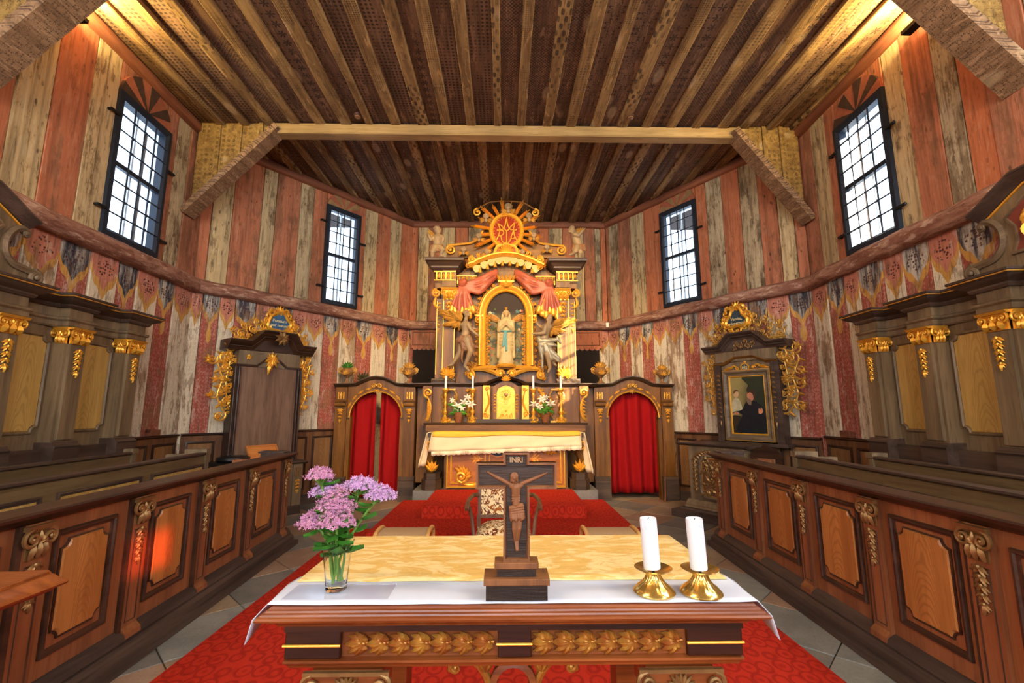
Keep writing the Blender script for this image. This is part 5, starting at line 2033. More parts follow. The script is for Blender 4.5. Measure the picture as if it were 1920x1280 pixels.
# gradine: shelf for the candlesticks
SHZ = P2(838, 792, 8.0)[1]
tg = T('gradine', 'dark stepped shelf and curved predella of the high altar behind the candlesticks', 'shelf', (CX, 8.2, 1.2))
part(MB().box(CX - 1.36, CX + 1.36, 7.88, 8.30, 1.205, SHZ - .03), 'riser', M_ALTX, tg, world=True)
part(MB().mold([(CX - 1.40, SHZ - .03), (CX + 1.40, SHZ - .03)], [(0, -.3), (0, .0), (.01, .025), (.022, .03), (.03, .02), (.03, -.3)], y=7.88), 'shelf', M_ALTD, tg, world=True)
part(MB().box(CX - 1.30, CX + 1.30, 8.14, 8.32, SHZ, 1.98), 'predella', M_ALT, tg, world=True)
for sx in (-1, 1):
    xc = CX + sx * 1.42
    prof = [(0, 1.30), (sx * .16, 1.30), (sx * .18, 1.40), (sx * .10, 1.52), (sx * .05, 1.64), (sx * .07, 1.74), (sx * .15, 1.82), (sx * .17, 1.90), (sx * .15, 1.98), (0, 1.98)]
    po = part(MB().prism([(xc + p_[0] - sx * .12, p_[1]) for p_ in prof], 8.05, 8.32), 'console', M_ALT, tg, world=True)
    b = MB().scroll(xc - sx * .06, 1.86, .085, -PI / 2, 1.4, sx, .022, 8.04)
    b.cs([(xc - sx * .06, 1.77), (xc - sx * .10, 1.62), (xc - sx * .07, 1.45), (xc - sx * .02, 1.38)], .03, 8.04)
    for k in range(6):
        b.leaf(xc - sx * .09, 1.74 - .06 * k, -PI / 2 + sx * .8, .09, .04, 8.04, .02, .5)
    part(b, 'console_gilding', M_GOLD, po, world=True)
    # inner gilded scroll brackets beside the tabernacle
    b = MB()
    xi = CX + sx * .62
    b.cs([(xi, SHZ + .06), (xi + sx * .05, SHZ + .18), (xi - sx * .01, SHZ + .32), (xi + sx * .02, SHZ + .48), (xi - sx * .03, SHZ + .58)], .028, 8.12)
    b.rococo([(xi + sx * .02, SHZ + .05), (xi, SHZ + .30), (xi + sx * .02, SHZ + .58)], .12, 70 + sx, 8.12, 1.2)
    part(b, 'scroll_bracket', M_GOLD, tg, world=True)
for sx in (-1, 1):
    part(MB().box(min(CX + sx * 1.02, CX + sx * 1.60), max(CX + sx * 1.02, CX + sx * 1.60), 8.345, 8.385, .30, 1.98), 'infill_board', M_ALT, tg, world=True)
crn = [(CX - 1.62, 1.975), (CX - .62, 1.975), (CX - .5, 2.0), (CX - .36, 2.0), (CX - .2, 2.07), (CX, 2.12), (CX + .2, 2.07), (CX + .36, 2.0), (CX + .5, 2.0), (CX + .62, 1.975), (CX + 1.62, 1.975)]
part(MB().mold(crn, [(0, -.25), (0, .02), (.012, .045), (.03, .06), (.045, .09), (.06, .09), (.06, -.25)], y=8.14), 'cornice', M_ALTD, tg, world=True)
# tabernacle
tt = T('tabernacle', 'gilded tabernacle with sunburst door in the middle of the high altar', 'tabernacle', (CX, 8.0, SHZ))
part(MB().box(CX - .52, CX + .52, 7.93, 8.14, SHZ, SHZ + .06), 'base', M_ALTD, tt, world=True)
tz = SHZ + .06
hb_ = [(CX - .23, tz), (CX + .23, tz), (CX + .23, tz + .56), (CX + .12, tz + .62), (CX, tz + .68), (CX - .12, tz + .62), (CX - .23, tz + .56)]
part(MB().prism(hb_, 7.99, 8.14), 'housing', M_ALT, tt, world=True)
dr_ = [(CX - .155, tz + .01), (CX + .155, tz + .01), (CX + .155, tz + .44), (CX + .13, tz + .52), (CX + .07, tz + .55), (CX, tz + .57), (CX - .07, tz + .55), (CX - .13, tz + .52), (CX - .155, tz + .44)]
po = part(MB().prism(dr_, 7.975, 7.99), 'door', M_GOLD, tt, world=True)
b = MB().mold(dr_, [(-.008, 0), (-.006, .012), (.006, .012), (.008, 0)], True, y=7.976)
for k in range(16):
    an = 2 * PI * k / 16
    b.leaf(CX + .045 * math.cos(an), tz + .42 + .045 * math.sin(an), an, .06, .014, 7.975, .004)
b.rococo([(CX - .11, tz + .06), (CX, tz + .04), (CX + .11, tz + .06)], .07, 5, 7.975, 1.2)
b.scroll(CX, tz + .13, .022, 0, 1, 1, .006, 7.974)
part(b, 'door_relief', M_GOLD, po, world=True)
part(MB().lathe([(.036, 0), (.036, .008), (.03, .012)], 16).tr(Matrix.Translation((CX, 7.976, tz + .42)) @ Matrix.Rotation(PI / 2, 4, 'X')), 'door_boss', M_BRONZE, po, world=True)
b = MB()
for k, wd in ((0, .10), (1, .085), (2, .09), (3, .05)):
    b.box(CX - wd / 2, CX + wd / 2, 7.972, 7.976, tz + .33 - .026 * k, tz + .335 - .026 * k)
part(b, 'engraved_lines', M_BRONZE, po, world=True)
for sx in (-1, 1):
    b = MB().box(CX + sx * .34 - .06, CX + sx * .34 + .06, 8.0, 8.14, tz, tz + .58)
    b.cs([(CX + sx * .30, tz + .02), (CX + sx * .36, tz + .12), (CX + sx * .29, tz + .30), (CX + sx * .34, tz + .5)], .02, 7.99)
    b.scroll(CX + sx * .35, tz + .08, .05, 0, 1.3, sx, .014, 7.99).scroll(CX + sx * .33, tz + .52, .04, 0, 1.3, -sx, .012, 7.99)
    part(b, 'side_column', M_GOLD, tt, world=True)
    b = MB().garland(CX + sx * .19, tz + .42, .32, .05, 7.985, 6)
    part(b, 'leaf_drop', M_GOLD, tt, world=True)
b = MB().fan(CX, tz + .66, .12, PI * .1, PI * .9, 7, 7.97).scroll(CX - .1, tz + .78, .07, 0, 1.3, 1, .02, 7.98).scroll(CX + .1, tz + .78, .07, PI, 1.3, -1, .02, 7.98)
part(b, 'crowning_shell', M_GOLD, tt, world=True)

# ---- retable
tr = T('retable', 'tall walnut and gilded altar retable with piers, arched shrine frame and carved drapery', 'altar', (CX, 8.35, 2.03))
part(MB().prism([(CX - 1.0, 2.04), (CX + 1.0, 2.04), (CX + 1.0, 4.05), (CX + .62, 4.3), (CX - .62, 4.3), (CX - 1.0, 4.05)], 8.36, 8.46), 'backboard', M_ALT, tr, world=True)
for sx in (-1, 1):
    xo = CX + sx * 1.12
    # two-stage pier
    b = MB().box(xo - .16, xo + .16, 8.22, 8.46, 2.12, 3.60).box(xo - sx * .08 - .11, xo - sx * .08 + .11, 8.14, 8.30, 2.12, 3.60)
    po = part(b, 'pier', M_ALT, tr, world=True)
    b = MB().mold([(xo - .21, 2.035), (xo + .21, 2.035)], [(0, -.2), (0, .14), (.03, .14), (.05, .11), (.085, .10), (.09, -.2)], y=8.24)
    part(b, 'pier_base', M_ALTD, po, world=True)
    b = MB()
    for dx in (-.10, .10):
        b.box(xo - sx * .08 + dx - .006, xo - sx * .08 + dx + .006, 8.132, 8.14, 2.2, 3.55)
    b.box(xo + sx * .15 - .006, xo + sx * .15 + .006, 8.212, 8.22, 2.2, 3.55)
    part(b, 'gilt_edge', M_GOLD, po, world=True)
    b = MB().garland(xo - sx * .08, 3.52, .38, .11, 8.135, 5)
    part(b, 'leaf_drop', M_GOLD, po, world=True)
    b = MB().garland(xo + sx * .11, 3.52, .55, .06, 8.215, 8)
    part(b, 'side_drop', M_GOLD, po, world=True)
    b = MB().fan(xo - sx * .08, 2.16, .2, PI * .1, PI * .9, 7, 8.13).rococo([(xo - sx * .08 - .11, 2.15), (xo - sx * .08, 2.26), (xo - sx * .08 + .11, 2.15)], .12, 61, 8.12, 1.2)
    part(b, 'foot_carving', M_GOLD, po, world=True)
    # capitals
    b = MB().capital(xo - sx * .08, 3.56, .27, .22, 8.14)
    part(b, 'capital', M_GOLD, po, world=True)
    b = MB().scroll(xo + sx * .16, 3.70, .085, PI / 2, 1.5, -sx, .024, 8.20).cs([(xo + sx * .17, 3.64), (xo + sx * .20, 3.5), (xo + sx * .14, 3.42)], .03, 8.2)
    part(b, 'side_volute', M_GOLD, po, world=True)
    # entablature block: architrave, gilded frieze, projecting cornice
    e = MB()
    for (o1, z0, z1) in ((0, 3.79, 3.90), (-.01, 3.90, 4.10)):
        e.box(xo - .19 - o1, xo + .19 + o1, 8.16, 8.46, z0, z1)
        e.box(xo - sx * .08 - .13 - o1, xo - sx * .08 + .13 + o1, 8.08, 8.2, z0, z1)
    part(e, 'entablature', M_ALT, po, world=True)
    b = MB()
    for k in range(4):
        xx = xo - .15 + .085 * k
        b.box(xx - .012, xx + .012, 8.055, 8.082, 3.93, 4.07)
        b.leaf(xx + .04, 3.95, PI / 2, .10, .05, 8.078, .02)
    b.box(xo - .2, xo + .2, 8.06, 8.09, 4.065, 4.085).box(xo - .2, xo + .2, 8.06, 8.09, 3.905, 3.92)
    part(b, 'gilt_frieze', M_GOLD, po, world=True)
    path = [(xo - .20, 8.46), (xo - .20, 8.14), (xo - sx * .08 - .15, 8.14) if sx > 0 else (xo - .20, 8.13), (xo - .02 - .13, 8.06), (xo + .02 + .13, 8.06), (xo + .20, 8.14), (xo + .20, 8.46)]
    path = [(xo - .20, 8.46), (xo - .20, 8.08), (xo + .20, 8.08), (xo + .20, 8.46)]
    b = MB().hmold(path, [(-.05, 4.10), (.0, 4.10), (.03, 4.13), (.05, 4.14), (.05, 4.17), (.09, 4.20), (.12, 4.24), (.15, 4.25), (.15, 4.285), (.16, 4.30), (-.05, 4.31)])
    b.box(xo - .20, xo + .20, 8.10, 8.46, 4.10, 4.30)
    part(b, 'cornice_block', M_STALLD, po, world=True)
    # link entablature towards the centre
    b = MB().box(min(xo - sx * .2, CX + sx * .55), max(xo - sx * .2, CX + sx * .55), 8.28, 8.46, 3.86, 4.06)
    part(b, 'link_entablature', M_ALT, tr, world=True)
    b = MB()
    for k in range(5):
        xx = xo - sx * (.24 + .075 * k)
        b.leaf(xx, 3.97, PI / 2, .08, .05, 8.275, .02).box(xx + sx * .03 - .01, xx + sx * .03 + .01, 8.262, 8.28, 3.89, 3.96)
    b.box(min(xo - sx * .2, CX + sx * .55), max(xo - sx * .2, CX + sx * .55), 8.262, 8.28, 4.04, 4.06)
    part(b, 'link_frieze', M_GOLD, tr, world=True)

# arched shrine frame, niche ground, statue stands inside
zs_, zb_ = P2(948, 592)[1], P2(948, 686)[1]
ztp = P2(948, 549)[1]
hw = .365


def arch_path(h, z0, z1, zt, n=14):
    pts = [(CX + h, z0), (CX + h, z1)]
    for k in range(1, n):
        an = PI * k / n
        pts.append((CX + h * math.cos(an), z1 + (zt - z1) * math.sin(an)))
    return pts + [(CX - h, z1), (CX - h, z0)]


ap = arch_path(hw, zb_, zs_, ztp)
mmn = NM('niche_painting', .55, 0, .2)
x, y, z = mmn.sep(mmn.tc())
n1 = mmn.noise(mmn.tc(), 7, 4, .6, .6)
n2 = mmn.noise(mmn.tc(), 16, 3, .6)
cc = mmn.mix(mmn.smooth(n1, .42, .6), C(58, 66, 52), C(128, 116, 72))
cc = mmn.mix(mmn.smooth(n2, .6, .66), cc, C(170, 80, 44))
cc = mmn.mix(mmn.smooth(z + n1 * .25, 1.32, 1.5), cc, C(46, 30, 22))
mmn.color(cc)
part(MB().prism(ap, 8.33, 8.36), 'niche_ground', mmn.m, tr, world=True)
# floral garland painted-carved round the niche
b = MB()
q = random.Random(77)
cols3 = (plain('niche_rose', C(196, 84, 50), .6), plain('niche_blue', C(96, 128, 130), .6), plain('niche_white', C(214, 196, 150), .6), plain('niche_leaf', C(84, 96, 54), .6))
for k in range(46):
    u = k / 45
    i_ = u * (len(ap) - 1)
    j_ = min(int(i_), len(ap) - 2)
    xx = ap[j_][0] + (ap[j_ + 1][0] - ap[j_][0]) * (i_ - j_)
    zz = ap[j_][1] + (ap[j_ + 1][1] - ap[j_][1]) * (i_ - j_)
    if zz > zs_ + .12:
        continue
    ins = q.uniform(.06, .17)
    xx += -ins if xx > CX else ins
    bb = MB().flower(xx, zz + q.uniform(-.05, .05), q.uniform(.025, .045), 8.325)
    part(bb, 'niche_blossom', cols3[k % 4], tr, world=True)
# rear wings carved behind the statue
for sx in (-1, 1):
    b = MB()
    for k in range(5):
        b.leaf(CX + sx * .10, zs_ - .10, PI / 2 - sx * (1.0 + .13 * k), .27 - .02 * k, .07, 8.32, .03)
    part(b, 'relief_wing', plain('relief_wing_paint', C(190, 140, 76), .5, nz=.4), tr, world=True)
b = MB().mold(list(reversed(ap)), [(0, -.04), (0, .05), (.02, .075), (.045, .05), (.06, .06), (.10, .095), (.125, .10), (.145, .06), (.15, -.04)], y=8.32)
b.mold([(CX - hw - .1, zb_ - .07), (CX + hw + .1, zb_ - .07)], [(0, -.04), (0, .10), (.03, .11), (.05, .07), (.075, .05), (.075, -.04)], y=8.32)
part(b, 'shrine_frame', M_GOLD, tr, world=True)
b = MB()
for sx in (-1, 1):
    x0 = CX + sx * (hw + .13)
    b.rococo([(x0, zb_ - .02), (x0 + sx * .02, (zb_ + zs_) / 2), (x0, zs_)], .10, 80 + sx, 8.30, 1.3)
    b.rococo([(CX + sx * (hw - .02), zb_ + .02), (CX + sx * (hw - .03), zs_)], .08, 84 + sx, 8.29, 1.2)
    b.rococo([(x0, zs_), (x0 + sx * .03, zs_ + .1), (CX + sx * .40, ztp - .05), (CX + sx * .2, ztp + .09)], .13, 88 + sx, 8.28, 1.3)
    b.box(x0 - .07, x0 + .07, 8.24, 8.36, zs_ - .03, zs_ + .0)
    b.scroll(x0 + sx * .02, zs_ - .10, .06, PI / 2, 1.4, -sx, .018, 8.26)
    # apron scrolls
    b.cs([(CX + sx * .62, zb_ - .22), (CX + sx * .60, zb_ - .08), (CX + sx * .40, zb_ - .06), (CX + sx * .18, zb_ - .14), (CX + sx * .1, zb_ - .22)], .05, 8.27)
    b.scroll(CX + sx * .64, zb_ - .18, .08, PI / 2, 1.5, sx, .024, 8.25)
    b.rococo([(CX + sx * .64, zb_ - .26), (CX + sx * .68, zb_ - .05), (CX + sx * .6, zb_ + .05)], .13, 94 + sx, 8.27, 1.2)
    b.scroll(CX + sx * .12, zb_ - .15, .09, PI if sx > 0 else 0, 1.4, -sx, .024, 8.22)
part(b, 'shrine_carving', M_GOLD, tr, world=True)
b = MB().fan(CX, ztp + .10, .20, PI * .08, PI * .92, 9, 8.24).flower(CX, ztp + .13, .07, 8.20)
for k in (-2, -1, 0, 1, 2):
    b.leaf(CX + .06 * k, ztp + .20, PI / 2 - k * .18, .13, .05, 8.22)
b.box(CX - .15, CX + .15, 8.20, 8.26, ztp + .17, ztp + .20)
part(b, 'shrine_crown', M_GOLD, tr, world=True)
b = MB().lathe([(.02, 0), (.05, .03), (.08, .06), (.085, .09), (.05, .10), (.03, .12), (.07, .15), (.075, .16), (.0, .165)], 14, (CX, 8.2, zb_ - .30))
part(b, 'hanging_lamp_bowl', M_SILVER, tr, world=True)

# baldachin: gilded curved cornice with scalloped valance
zc0 = P2(948, 507)[1]
arc = []
for k in range(15):
    u = -1 + 2 * k / 14
    arc.append((CX - u * -.66, zc0 + .20 * math.cos(u * PI / 2) ** .8 if abs(u) < 1 else zc0))
arc = [(CX + .68 * (-1 + 2 * k / 14), zc0 + .22 * math.cos((-1 + 2 * k / 14) * PI / 2)) for k in range(15)]
part(MB().mold(arc, [(0, -.05), (0, .10), (.03, .13), (.05, .16), (.07, .16), (.09, .12), (.10, -.05)], y=8.28), 'baldachin_cornice', M_GOLD, tr, world=True)
b = MB()
for k in range(9):
    u = -1 + 2 * (k + .5) / 9
    xx, zz = CX + .62 * u, zc0 + .21 * math.cos(u * PI / 2)
    b.prism([(xx - .068, zz + .02), (xx + .068, zz + .02), (xx + .068, zz - .07), (xx + .035, zz - .115), (xx, zz - .125), (xx - .035, zz - .115), (xx - .068, zz - .07)], 8.19, 8.21)
part(b, 'valance', plain('silver_green_valance', C(140, 126, 78), .4, .3, nz=.3), tr, world=True)
b = MB()
for k in range(8):
    u = -1 + 2 * (k + 1) / 9
    xx, zz = CX + .62 * u, zc0 + .21 * math.cos(u * PI / 2) - .11
    b.lathe([(.004, .03), (.018, .02), (.022, 0), (.03, -.06), (.001, -.062)], 8, (xx, 8.18, zz))
part(b, 'tassels', M_GOLD, tr, world=True)
b = MB()
for sx in (-1, 1):
    b.rococo([(CX + sx * .08, zc0 + .30), (CX + sx * .35, zc0 + .26), (CX + sx * .62, zc0 + .14), (CX + sx * .68, zc0 + .02)], .15, 101 + sx, 8.20, 1.3)
    b.scroll(CX + sx * .62, zc0 + .14, .08, PI / 2, 1.4, -sx, .026, 8.16)
b.fan(CX, zc0 + .26, .2, PI * .1, PI * .9, 9, 8.16)
part(b, 'baldachin_carving', M_GOLD, tr, world=True)
# small crowning gable above the baldachin
zg = P2(948, 487)[1]
gb = [(CX - .34, zg - .06), (CX + .34, zg - .06), (CX + .22, zg + .05), (CX + .18, zg + .16), (CX + .16, zg + .20), (CX, zg + .235), (CX - .16, zg + .20), (CX - .18, zg + .16), (CX - .22, zg + .05)]
part(MB().prism(gb, 8.22, 8.36), 'gable_field', M_ROSE, tr, world=True)
part(MB().mold(list(reversed(gb[2:])), [(-.02, -.05), (-.02, .03), (.0, .05), (.025, .06), (.04, .03), (.04, -.05)], y=8.22), 'gable_moulding', M_GOLD, tr, world=True)

# carved rose drapery gathered to knots, falling with gilt hems
for sx in (-1, 1):
    kx, kz = CX + sx * .80, P2(868, 536)[1]
    b = MB()
    swag = lambda px, py, yy: (lambda p_: (p_[0] if sx < 0 else 2 * CX - p_[0], p_[1], yy))(P2(px, py, yy))
    for k in range(7):
        u = k / 6
        b.cs([swag(932 - 2 * u, 507 + 12 * u, 8.26), swag(918 - 4 * u, 513 + 22 * u, 8.20 + .02 * math.sin(k * 2.2)), swag(902 - 2 * u, 521 + 27 * u, 8.17 - .02 * math.sin(k * 2.6)), swag(886, 528 + 18 * u, 8.16), swag(872, 532 + 6 * u, 8.16)], .042, 8.2, 7, False, 4)
    b.ell((kx, 8.16, kz), (.09, .08, .085), 10, 7)
    b.ell((kx - sx * .03, 8.11, kz + .02), (.05, .05, .06), 8, 6)
    for k in range(7):
        dx = (k - 3) * .04
        b.cs([(kx + dx * .25, kz - .04, 8.17), (kx + dx * 1.0 + .01 * math.sin(k * 3), kz - .25, 8.14 + .03 * (k % 2)), (kx + dx * 1.5, kz - .46 - .05 * (k % 3), 8.15 + .03 * (k % 2))], .042, 8.2, 7, False, 5)
    body(b.tr(inv_xf(tr)), 'carved_drapery', M_ROSE, tr, .012, 3)
    b = MB()
    for k in range(7):
        dx = (k - 3) * .04 * 1.55
        zz = kz - .47 - .05 * (k % 3)
        b.cap((kx + dx, 8.15 + .03 * (k % 2), zz + .03), (kx + dx * 1.1, 8.15 + .03 * (k % 2), zz - .06), .046, .05, 8)
    for k in range(4):
        b.cap((kx - sx * .11 - sx * .02 * k, 8.14, kz - .30 - .05 * k), (kx - sx * .13, 8.14, kz - .37 - .05 * k), .03, .02, 8)
    body(b.tr(inv_xf(tr)), 'gilt_hem', M_GOLD, tr, .012, 2)

# top pediment boards with scrolled silhouettes
hp = [(1061, 484), (1058, 468), (1036, 458), (1014, 453), (1002, 444), (990, 432), (970, 424), (948, 422)]
pts = [P2(px, py, 8.4) for px, py in hp]
pts = [(p_[0], min(p_[1], 5.62)) for p_ in pts]
outl = pts + [(2 * CX - p_[0], p_[1]) for p_ in reversed(pts[:-1])]
part(MB().prism(outl, 8.40, 8.45), 'pediment_board', M_ALTX, tr, world=True)
for sx in (-1, 1):
    b = MB()
    mir = lambda p_: (p_[0] if sx > 0 else 2 * CX - p_[0], p_[1])
    ln = [mir(P2(px, py, 8.38)) for px, py in ((1058, 462), (1030, 459), (1012, 456), (1000, 446), (993, 434))]
    b.cs(ln, .022, 8.36, 6, False)
    x_, z_ = mir(P2(1052, 469, 8.35))
    b.scroll(x_, z_, .10, PI / 2, 1.6, -sx, .022, 8.36)
    x_, z_ = mir(P2(1003, 398, 8.35))
    b.scroll(x_, z_, .08, PI / 2, 1.3, -sx, .022, 8.38)
    part(b, 'pediment_scroll', M_GOLD, tr, world=True)
    b = MB().cs([mir(P2(px, py, 8.38)) for px, py in ((1003, 392), (980, 379), (950, 376))], .014, 8.40, 6, False)
    part(b, 'upper_hoop', M_ALTX, tr, world=True)

# ---- gloria: sunburst with monogram medallion and cherub heads
gx, gz = P2(950, 433, 8.25)
tgl = T('sunburst_gloria', 'gilded sunburst with oval red monogram medallion crowning the altar', 'sunburst', (gx, 8.3, gz))
q = random.Random(31)
nb = 20
for k in range(nb):
    an = 2 * PI * (k + .5) / nb
    if abs(math.sin(an) + 1) < .12:
        continue
    Lr = .64 * (1.06 if k % 2 else .92) * (1.0 + .06 * abs(math.sin(2 * an)))
    Lr = min(Lr, (5.62 - gz) / max(.05, math.sin(an))) if math.sin(an) > 0 else Lr
    b = MB()
    for dd, ll in ((-.055, .9), (0, 1.0), (.055, .92)):
        a2 = an + dd * .8
        ca, sa = math.cos(an), math.sin(an)
        p0 = Vector((gx + .25 * math.cos(an + dd * .6), 0, gz + .28 * math.sin(an + dd * .6)))
        p1 = Vector((gx + Lr * ll * math.cos(a2), 0, gz + Lr * ll * math.sin(a2)))
        nx_, nz_ = -sa * .020, ca * .020
        b.add([(p0.x + nx_, 8.27, p0.z + nz_), (p0.x, 8.225, p0.z), (p0.x - nx_, 8.27, p0.z - nz_), (p0.x, 8.285, p0.z),
               (p1.x + nx_ * .45, 8.275, p1.z + nz_ * .45), (p1.x, 8.24, p1.z), (p1.x - nx_ * .45, 8.275, p1.z - nz_ * .45), (p1.x, 8.285, p1.z)],
              [(0, 1, 5, 4), (1, 2, 6, 5), (2, 3, 7, 6), (3, 0, 4, 7), (3, 2, 1, 0), (4, 5, 6, 7)])
    part(b, 'ray', M_GOLD, tgl, world=True, smooth=0)
ov = [(gx + .285 * math.cos(2 * PI * k / 40), gz + .315 * math.sin(2 * PI * k / 40)) for k in range(40)]
part(MB().mold(ov, [(-.05, -.04), (-.05, .02), (-.03, .045), (-.01, .03), (.01, .05), (.03, .03), (.03, -.04)], True, y=8.24), 'medallion_frame', M_GOLD, tgl, world=True)
part(MB().prism([(gx + (p_[0] - gx) * .95, gz + (p_[1] - gz) * .95) for p_ in ov], 8.25, 8.28), 'medallion_field', M_REDGLASS, tgl, world=True)
b = MB()
for k in range(28):
    an = 2 * PI * k / 28
    ca, sa = math.cos(an), math.sin(an)
    b.tube([(gx + .225 * ca, 8.245, gz + .255 * sa), (gx + .255 * ca, 8.245, gz + .285 * sa)], .006, 5)
part(b, 'inner_rays', M_GOLD, tgl, world=True)


def mono(pts, th=.0125):
    P_ = []
    for (u, v_) in pts:      # crop pixels of the photograph (origin 860,370; 9.844 per pixel)
        p_ = P2(860 + u / 9.844, 370 + v_ / 9.844, 8.22)
        P_.append(p_)
    bb = MB().cs(P_, th, 8.225, 6, False, 5)
    part(bb, 'monogram_stroke', M_GOLD, tgl, world=True)


for st in ([(680, 810), (735, 700), (760, 580), (725, 480)], [(725, 480), (800, 530), (885, 615), (960, 540), (1040, 460)],
           [(735, 600), (820, 580), (860, 500), (880, 390), (905, 500), (950, 590), (1030, 600)], [(1040, 460), (1015, 580), (1030, 700), (1090, 810)],
           [(885, 615), (885, 760), (885, 880)], [(745, 610), (815, 610), (830, 660), (780, 710), (750, 705)], [(780, 710), (800, 800), (850, 850), (860, 820)],
           [(1015, 610), (975, 700), (950, 790), (900, 850)], [(960, 745), (1000, 760), (1040, 735)], [(720, 590), (712, 605), (735, 615)], [(1055, 585), (1060, 600), (1030, 612)]):
    mono(st)


def cherub(x_, z_, r_, parent, yy=8.2):
    """winged cherub head"""
    b = MB().ell((x_, yy, z_), (r_, r_, r_ * 1.1), 10, 8).ell((x_, yy - r_ * .85, z_ - r_ * .1), (r_ * .2, r_ * .25, r_ * .22), 6, 5)
    for sx in (-1, 1):
        b.ell((x_ + sx * r_ * .45, yy - r_ * .7, z_ - r_ * .35), (r_ * .4, r_ * .35, r_ * .35), 8, 6)
        b.ell((x_ + sx * r_ * .95, yy, z_ - r_ * .05), (r_ * .2, r_ * .25, r_ * .3), 6, 5)
    for k in range(9):
        an = PI * k / 8
        b.ell((x_ + r_ * .85 * math.cos(an), yy - r_ * .2, z_ + r_ * (.25 + .8 * math.sin(an))), (r_ * .34,) * 3, 7, 5)
    b.cap((x_, yy, z_ - r_ * .9), (x_, yy, z_ - r_ * 1.3), r_ * .5, r_ * .7, 8)
    o = body(b.tr(inv_xf(parent)), 'cherub_head', M_GREYSKIN, parent, r_ * .13, 3)
    b = MB()
    for sx in (-1, 1):
        for k in range(4):
            b.leaf(x_ + sx * r_ * .5, z_ - r_ * 1.2, (PI / 2) - sx * (PI / 2 - .55 + .35 * k), r_ * 2.0, r_ * .6, yy, r_ * .3, -sx * .4)
    part(b, 'cherub_wings', M_GOLD2, o, world=True)
    return o


for (px, py, rp) in ((953, 388, 6.5), (911, 406, 5.5), (992, 405, 5.5), (898, 443, 5), (1001, 441, 5), (913, 472, 5), (980, 472, 5)):
    x_, z_ = P2(px, py, 8.18)
    cherub(x_, z_, rp * .0096, tgl)
for (px, py) in ((869, 467), (1026, 463)):
    x_, z_ = P2(px, py, 8.25)
    cherub(x_, z_, .048, tr, 8.30)

# ------------------------------------------------------------------ statues


def pt(u, v_, sc_, ox, oy, Y):
    x_, z_ = P2(ox + u / sc_, oy + v_ / sc_, Y)
    return (x_, Y, z_)


# praying woman in the niche
zf = P2(948, 684, 8.15)[1]
ztop_ = P2(948, 579, 8.15)[1]
hs = ztop_ - zf
ts_ = T('niche_statue', 'painted standing statue of a praying woman in a cream robe with a blue sash', 'statue', (CX, 8.2, zf))


def sp(x_, y_, z_):
    return (CX + x_ * hs, 8.2 + y_ * hs, zf + z_ * hs)


b = MB()
for k in range(14):
    u = k / 13
    z0 = u * .80
    wd = .125 - .02 * u + (.025 if u < .1 else 0) + .012 * math.sin(u * PI)
    b.ell(sp(0, 0, z0), (wd * hs, wd * hs * .62, .06 * hs), 14, 6)
for k in range(9):
    an = -PI * .05 - PI * .9 * k / 8
    b.cap(sp(.115 * math.cos(an), .075 * math.sin(an), .02), sp(.085 * math.cos(an), .06 * math.sin(an), .62), .016 * hs, .010 * hs, 6)
b.ell(sp(0, 0, .79), (.115 * hs, .07 * hs, .06 * hs), 12, 7)
b.cap(sp(0, 0, .80), sp(0, 0, .88), .035 * hs, .035 * hs, 10)
for sx in (-1, 1):
    b.cap(sp(sx * .10, 0, .77), sp(sx * .125, -.02, .62), .038 * hs, .040 * hs, 10)
    b.cap(sp(sx * .125, -.03, .61), sp(sx * .02, -.10, .71), .036 * hs, .024 * hs, 10)
    b.cap(sp(sx * .13, .01, .80), sp(sx * .135, .02, .15), .022 * hs, .035 * hs, 8)
body(b.tr(inv_xf(ts_)), 'robed_body', M_STATUE, ts_, .011, 4)
b = MB().ell(sp(0, -.012, .915), (.046 * hs, .05 * hs, .062 * hs), 12, 9).ell(sp(0, -.062, .905), (.010 * hs, .014 * hs, .016 * hs), 6, 5)
b.ell(sp(0, -.05, .875), (.022 * hs, .02 * hs, .016 * hs), 8, 6).cap(sp(0, 0, .87), sp(0, 0, .83), .026 * hs, .03 * hs, 8)
for sx in (-1, 1):
    b.ell(sp(sx * .018, -.048, .895), (.016 * hs, .014 * hs, .016 * hs), 6, 5)
    b.cap(sp(sx * .008, -.115, .70), sp(sx * .004, -.125, .785), .014 * hs, .008 * hs, 8)
body(b.tr(inv_xf(ts_)), 'head_and_hands', M_SKIN, ts_, .008, 2)
b = MB()
vs = []
for k in range(9):
    an = PI * .12 + PI * .76 * k / 8
    b.cap(sp(.062 * math.cos(an) * 1.0, .03 * math.sin(an) + .005, .935), sp(.13 * math.cos(an), .06 * math.sin(an), .55), .020 * hs, .026 * hs, 7)
b.ell(sp(0, .008, .945), (.062 * hs, .058 * hs, .048 * hs), 12, 8)
body(b.tr(inv_xf(ts_)), 'veil', M_STATUE, ts_, .010, 3)
b = MB().cap(sp(0, -.085, .58), sp(.005, -.088, .25), .016 * hs, .022 * hs, 8).cap(sp(-.03, -.085, .58), sp(-.055, -.085, .33), .014 * hs, .022 * hs, 8)
b.cap(sp(-.09, -.05, .60), sp(.09, -.05, .60), .018 * hs, .018 * hs, 8).cap(sp(-.09, -.05, .60), sp(0, -.09, .59), .018 * hs, .018 * hs, 8).cap(sp(.09, -.05, .60), sp(0, -.09, .59), .018 * hs, .018 * hs, 8)
body(b.tr(inv_xf(ts_)), 'blue_sash', M_SASH, ts_, .010, 2)
part(MB().lathe([(.16 * hs, -.03), (.17 * hs, 0), (.15 * hs, .03), (.0, .04)], 16, (CX, 8.2, zf - .01)), 'plinth', M_GOLD, ts_, world=True)
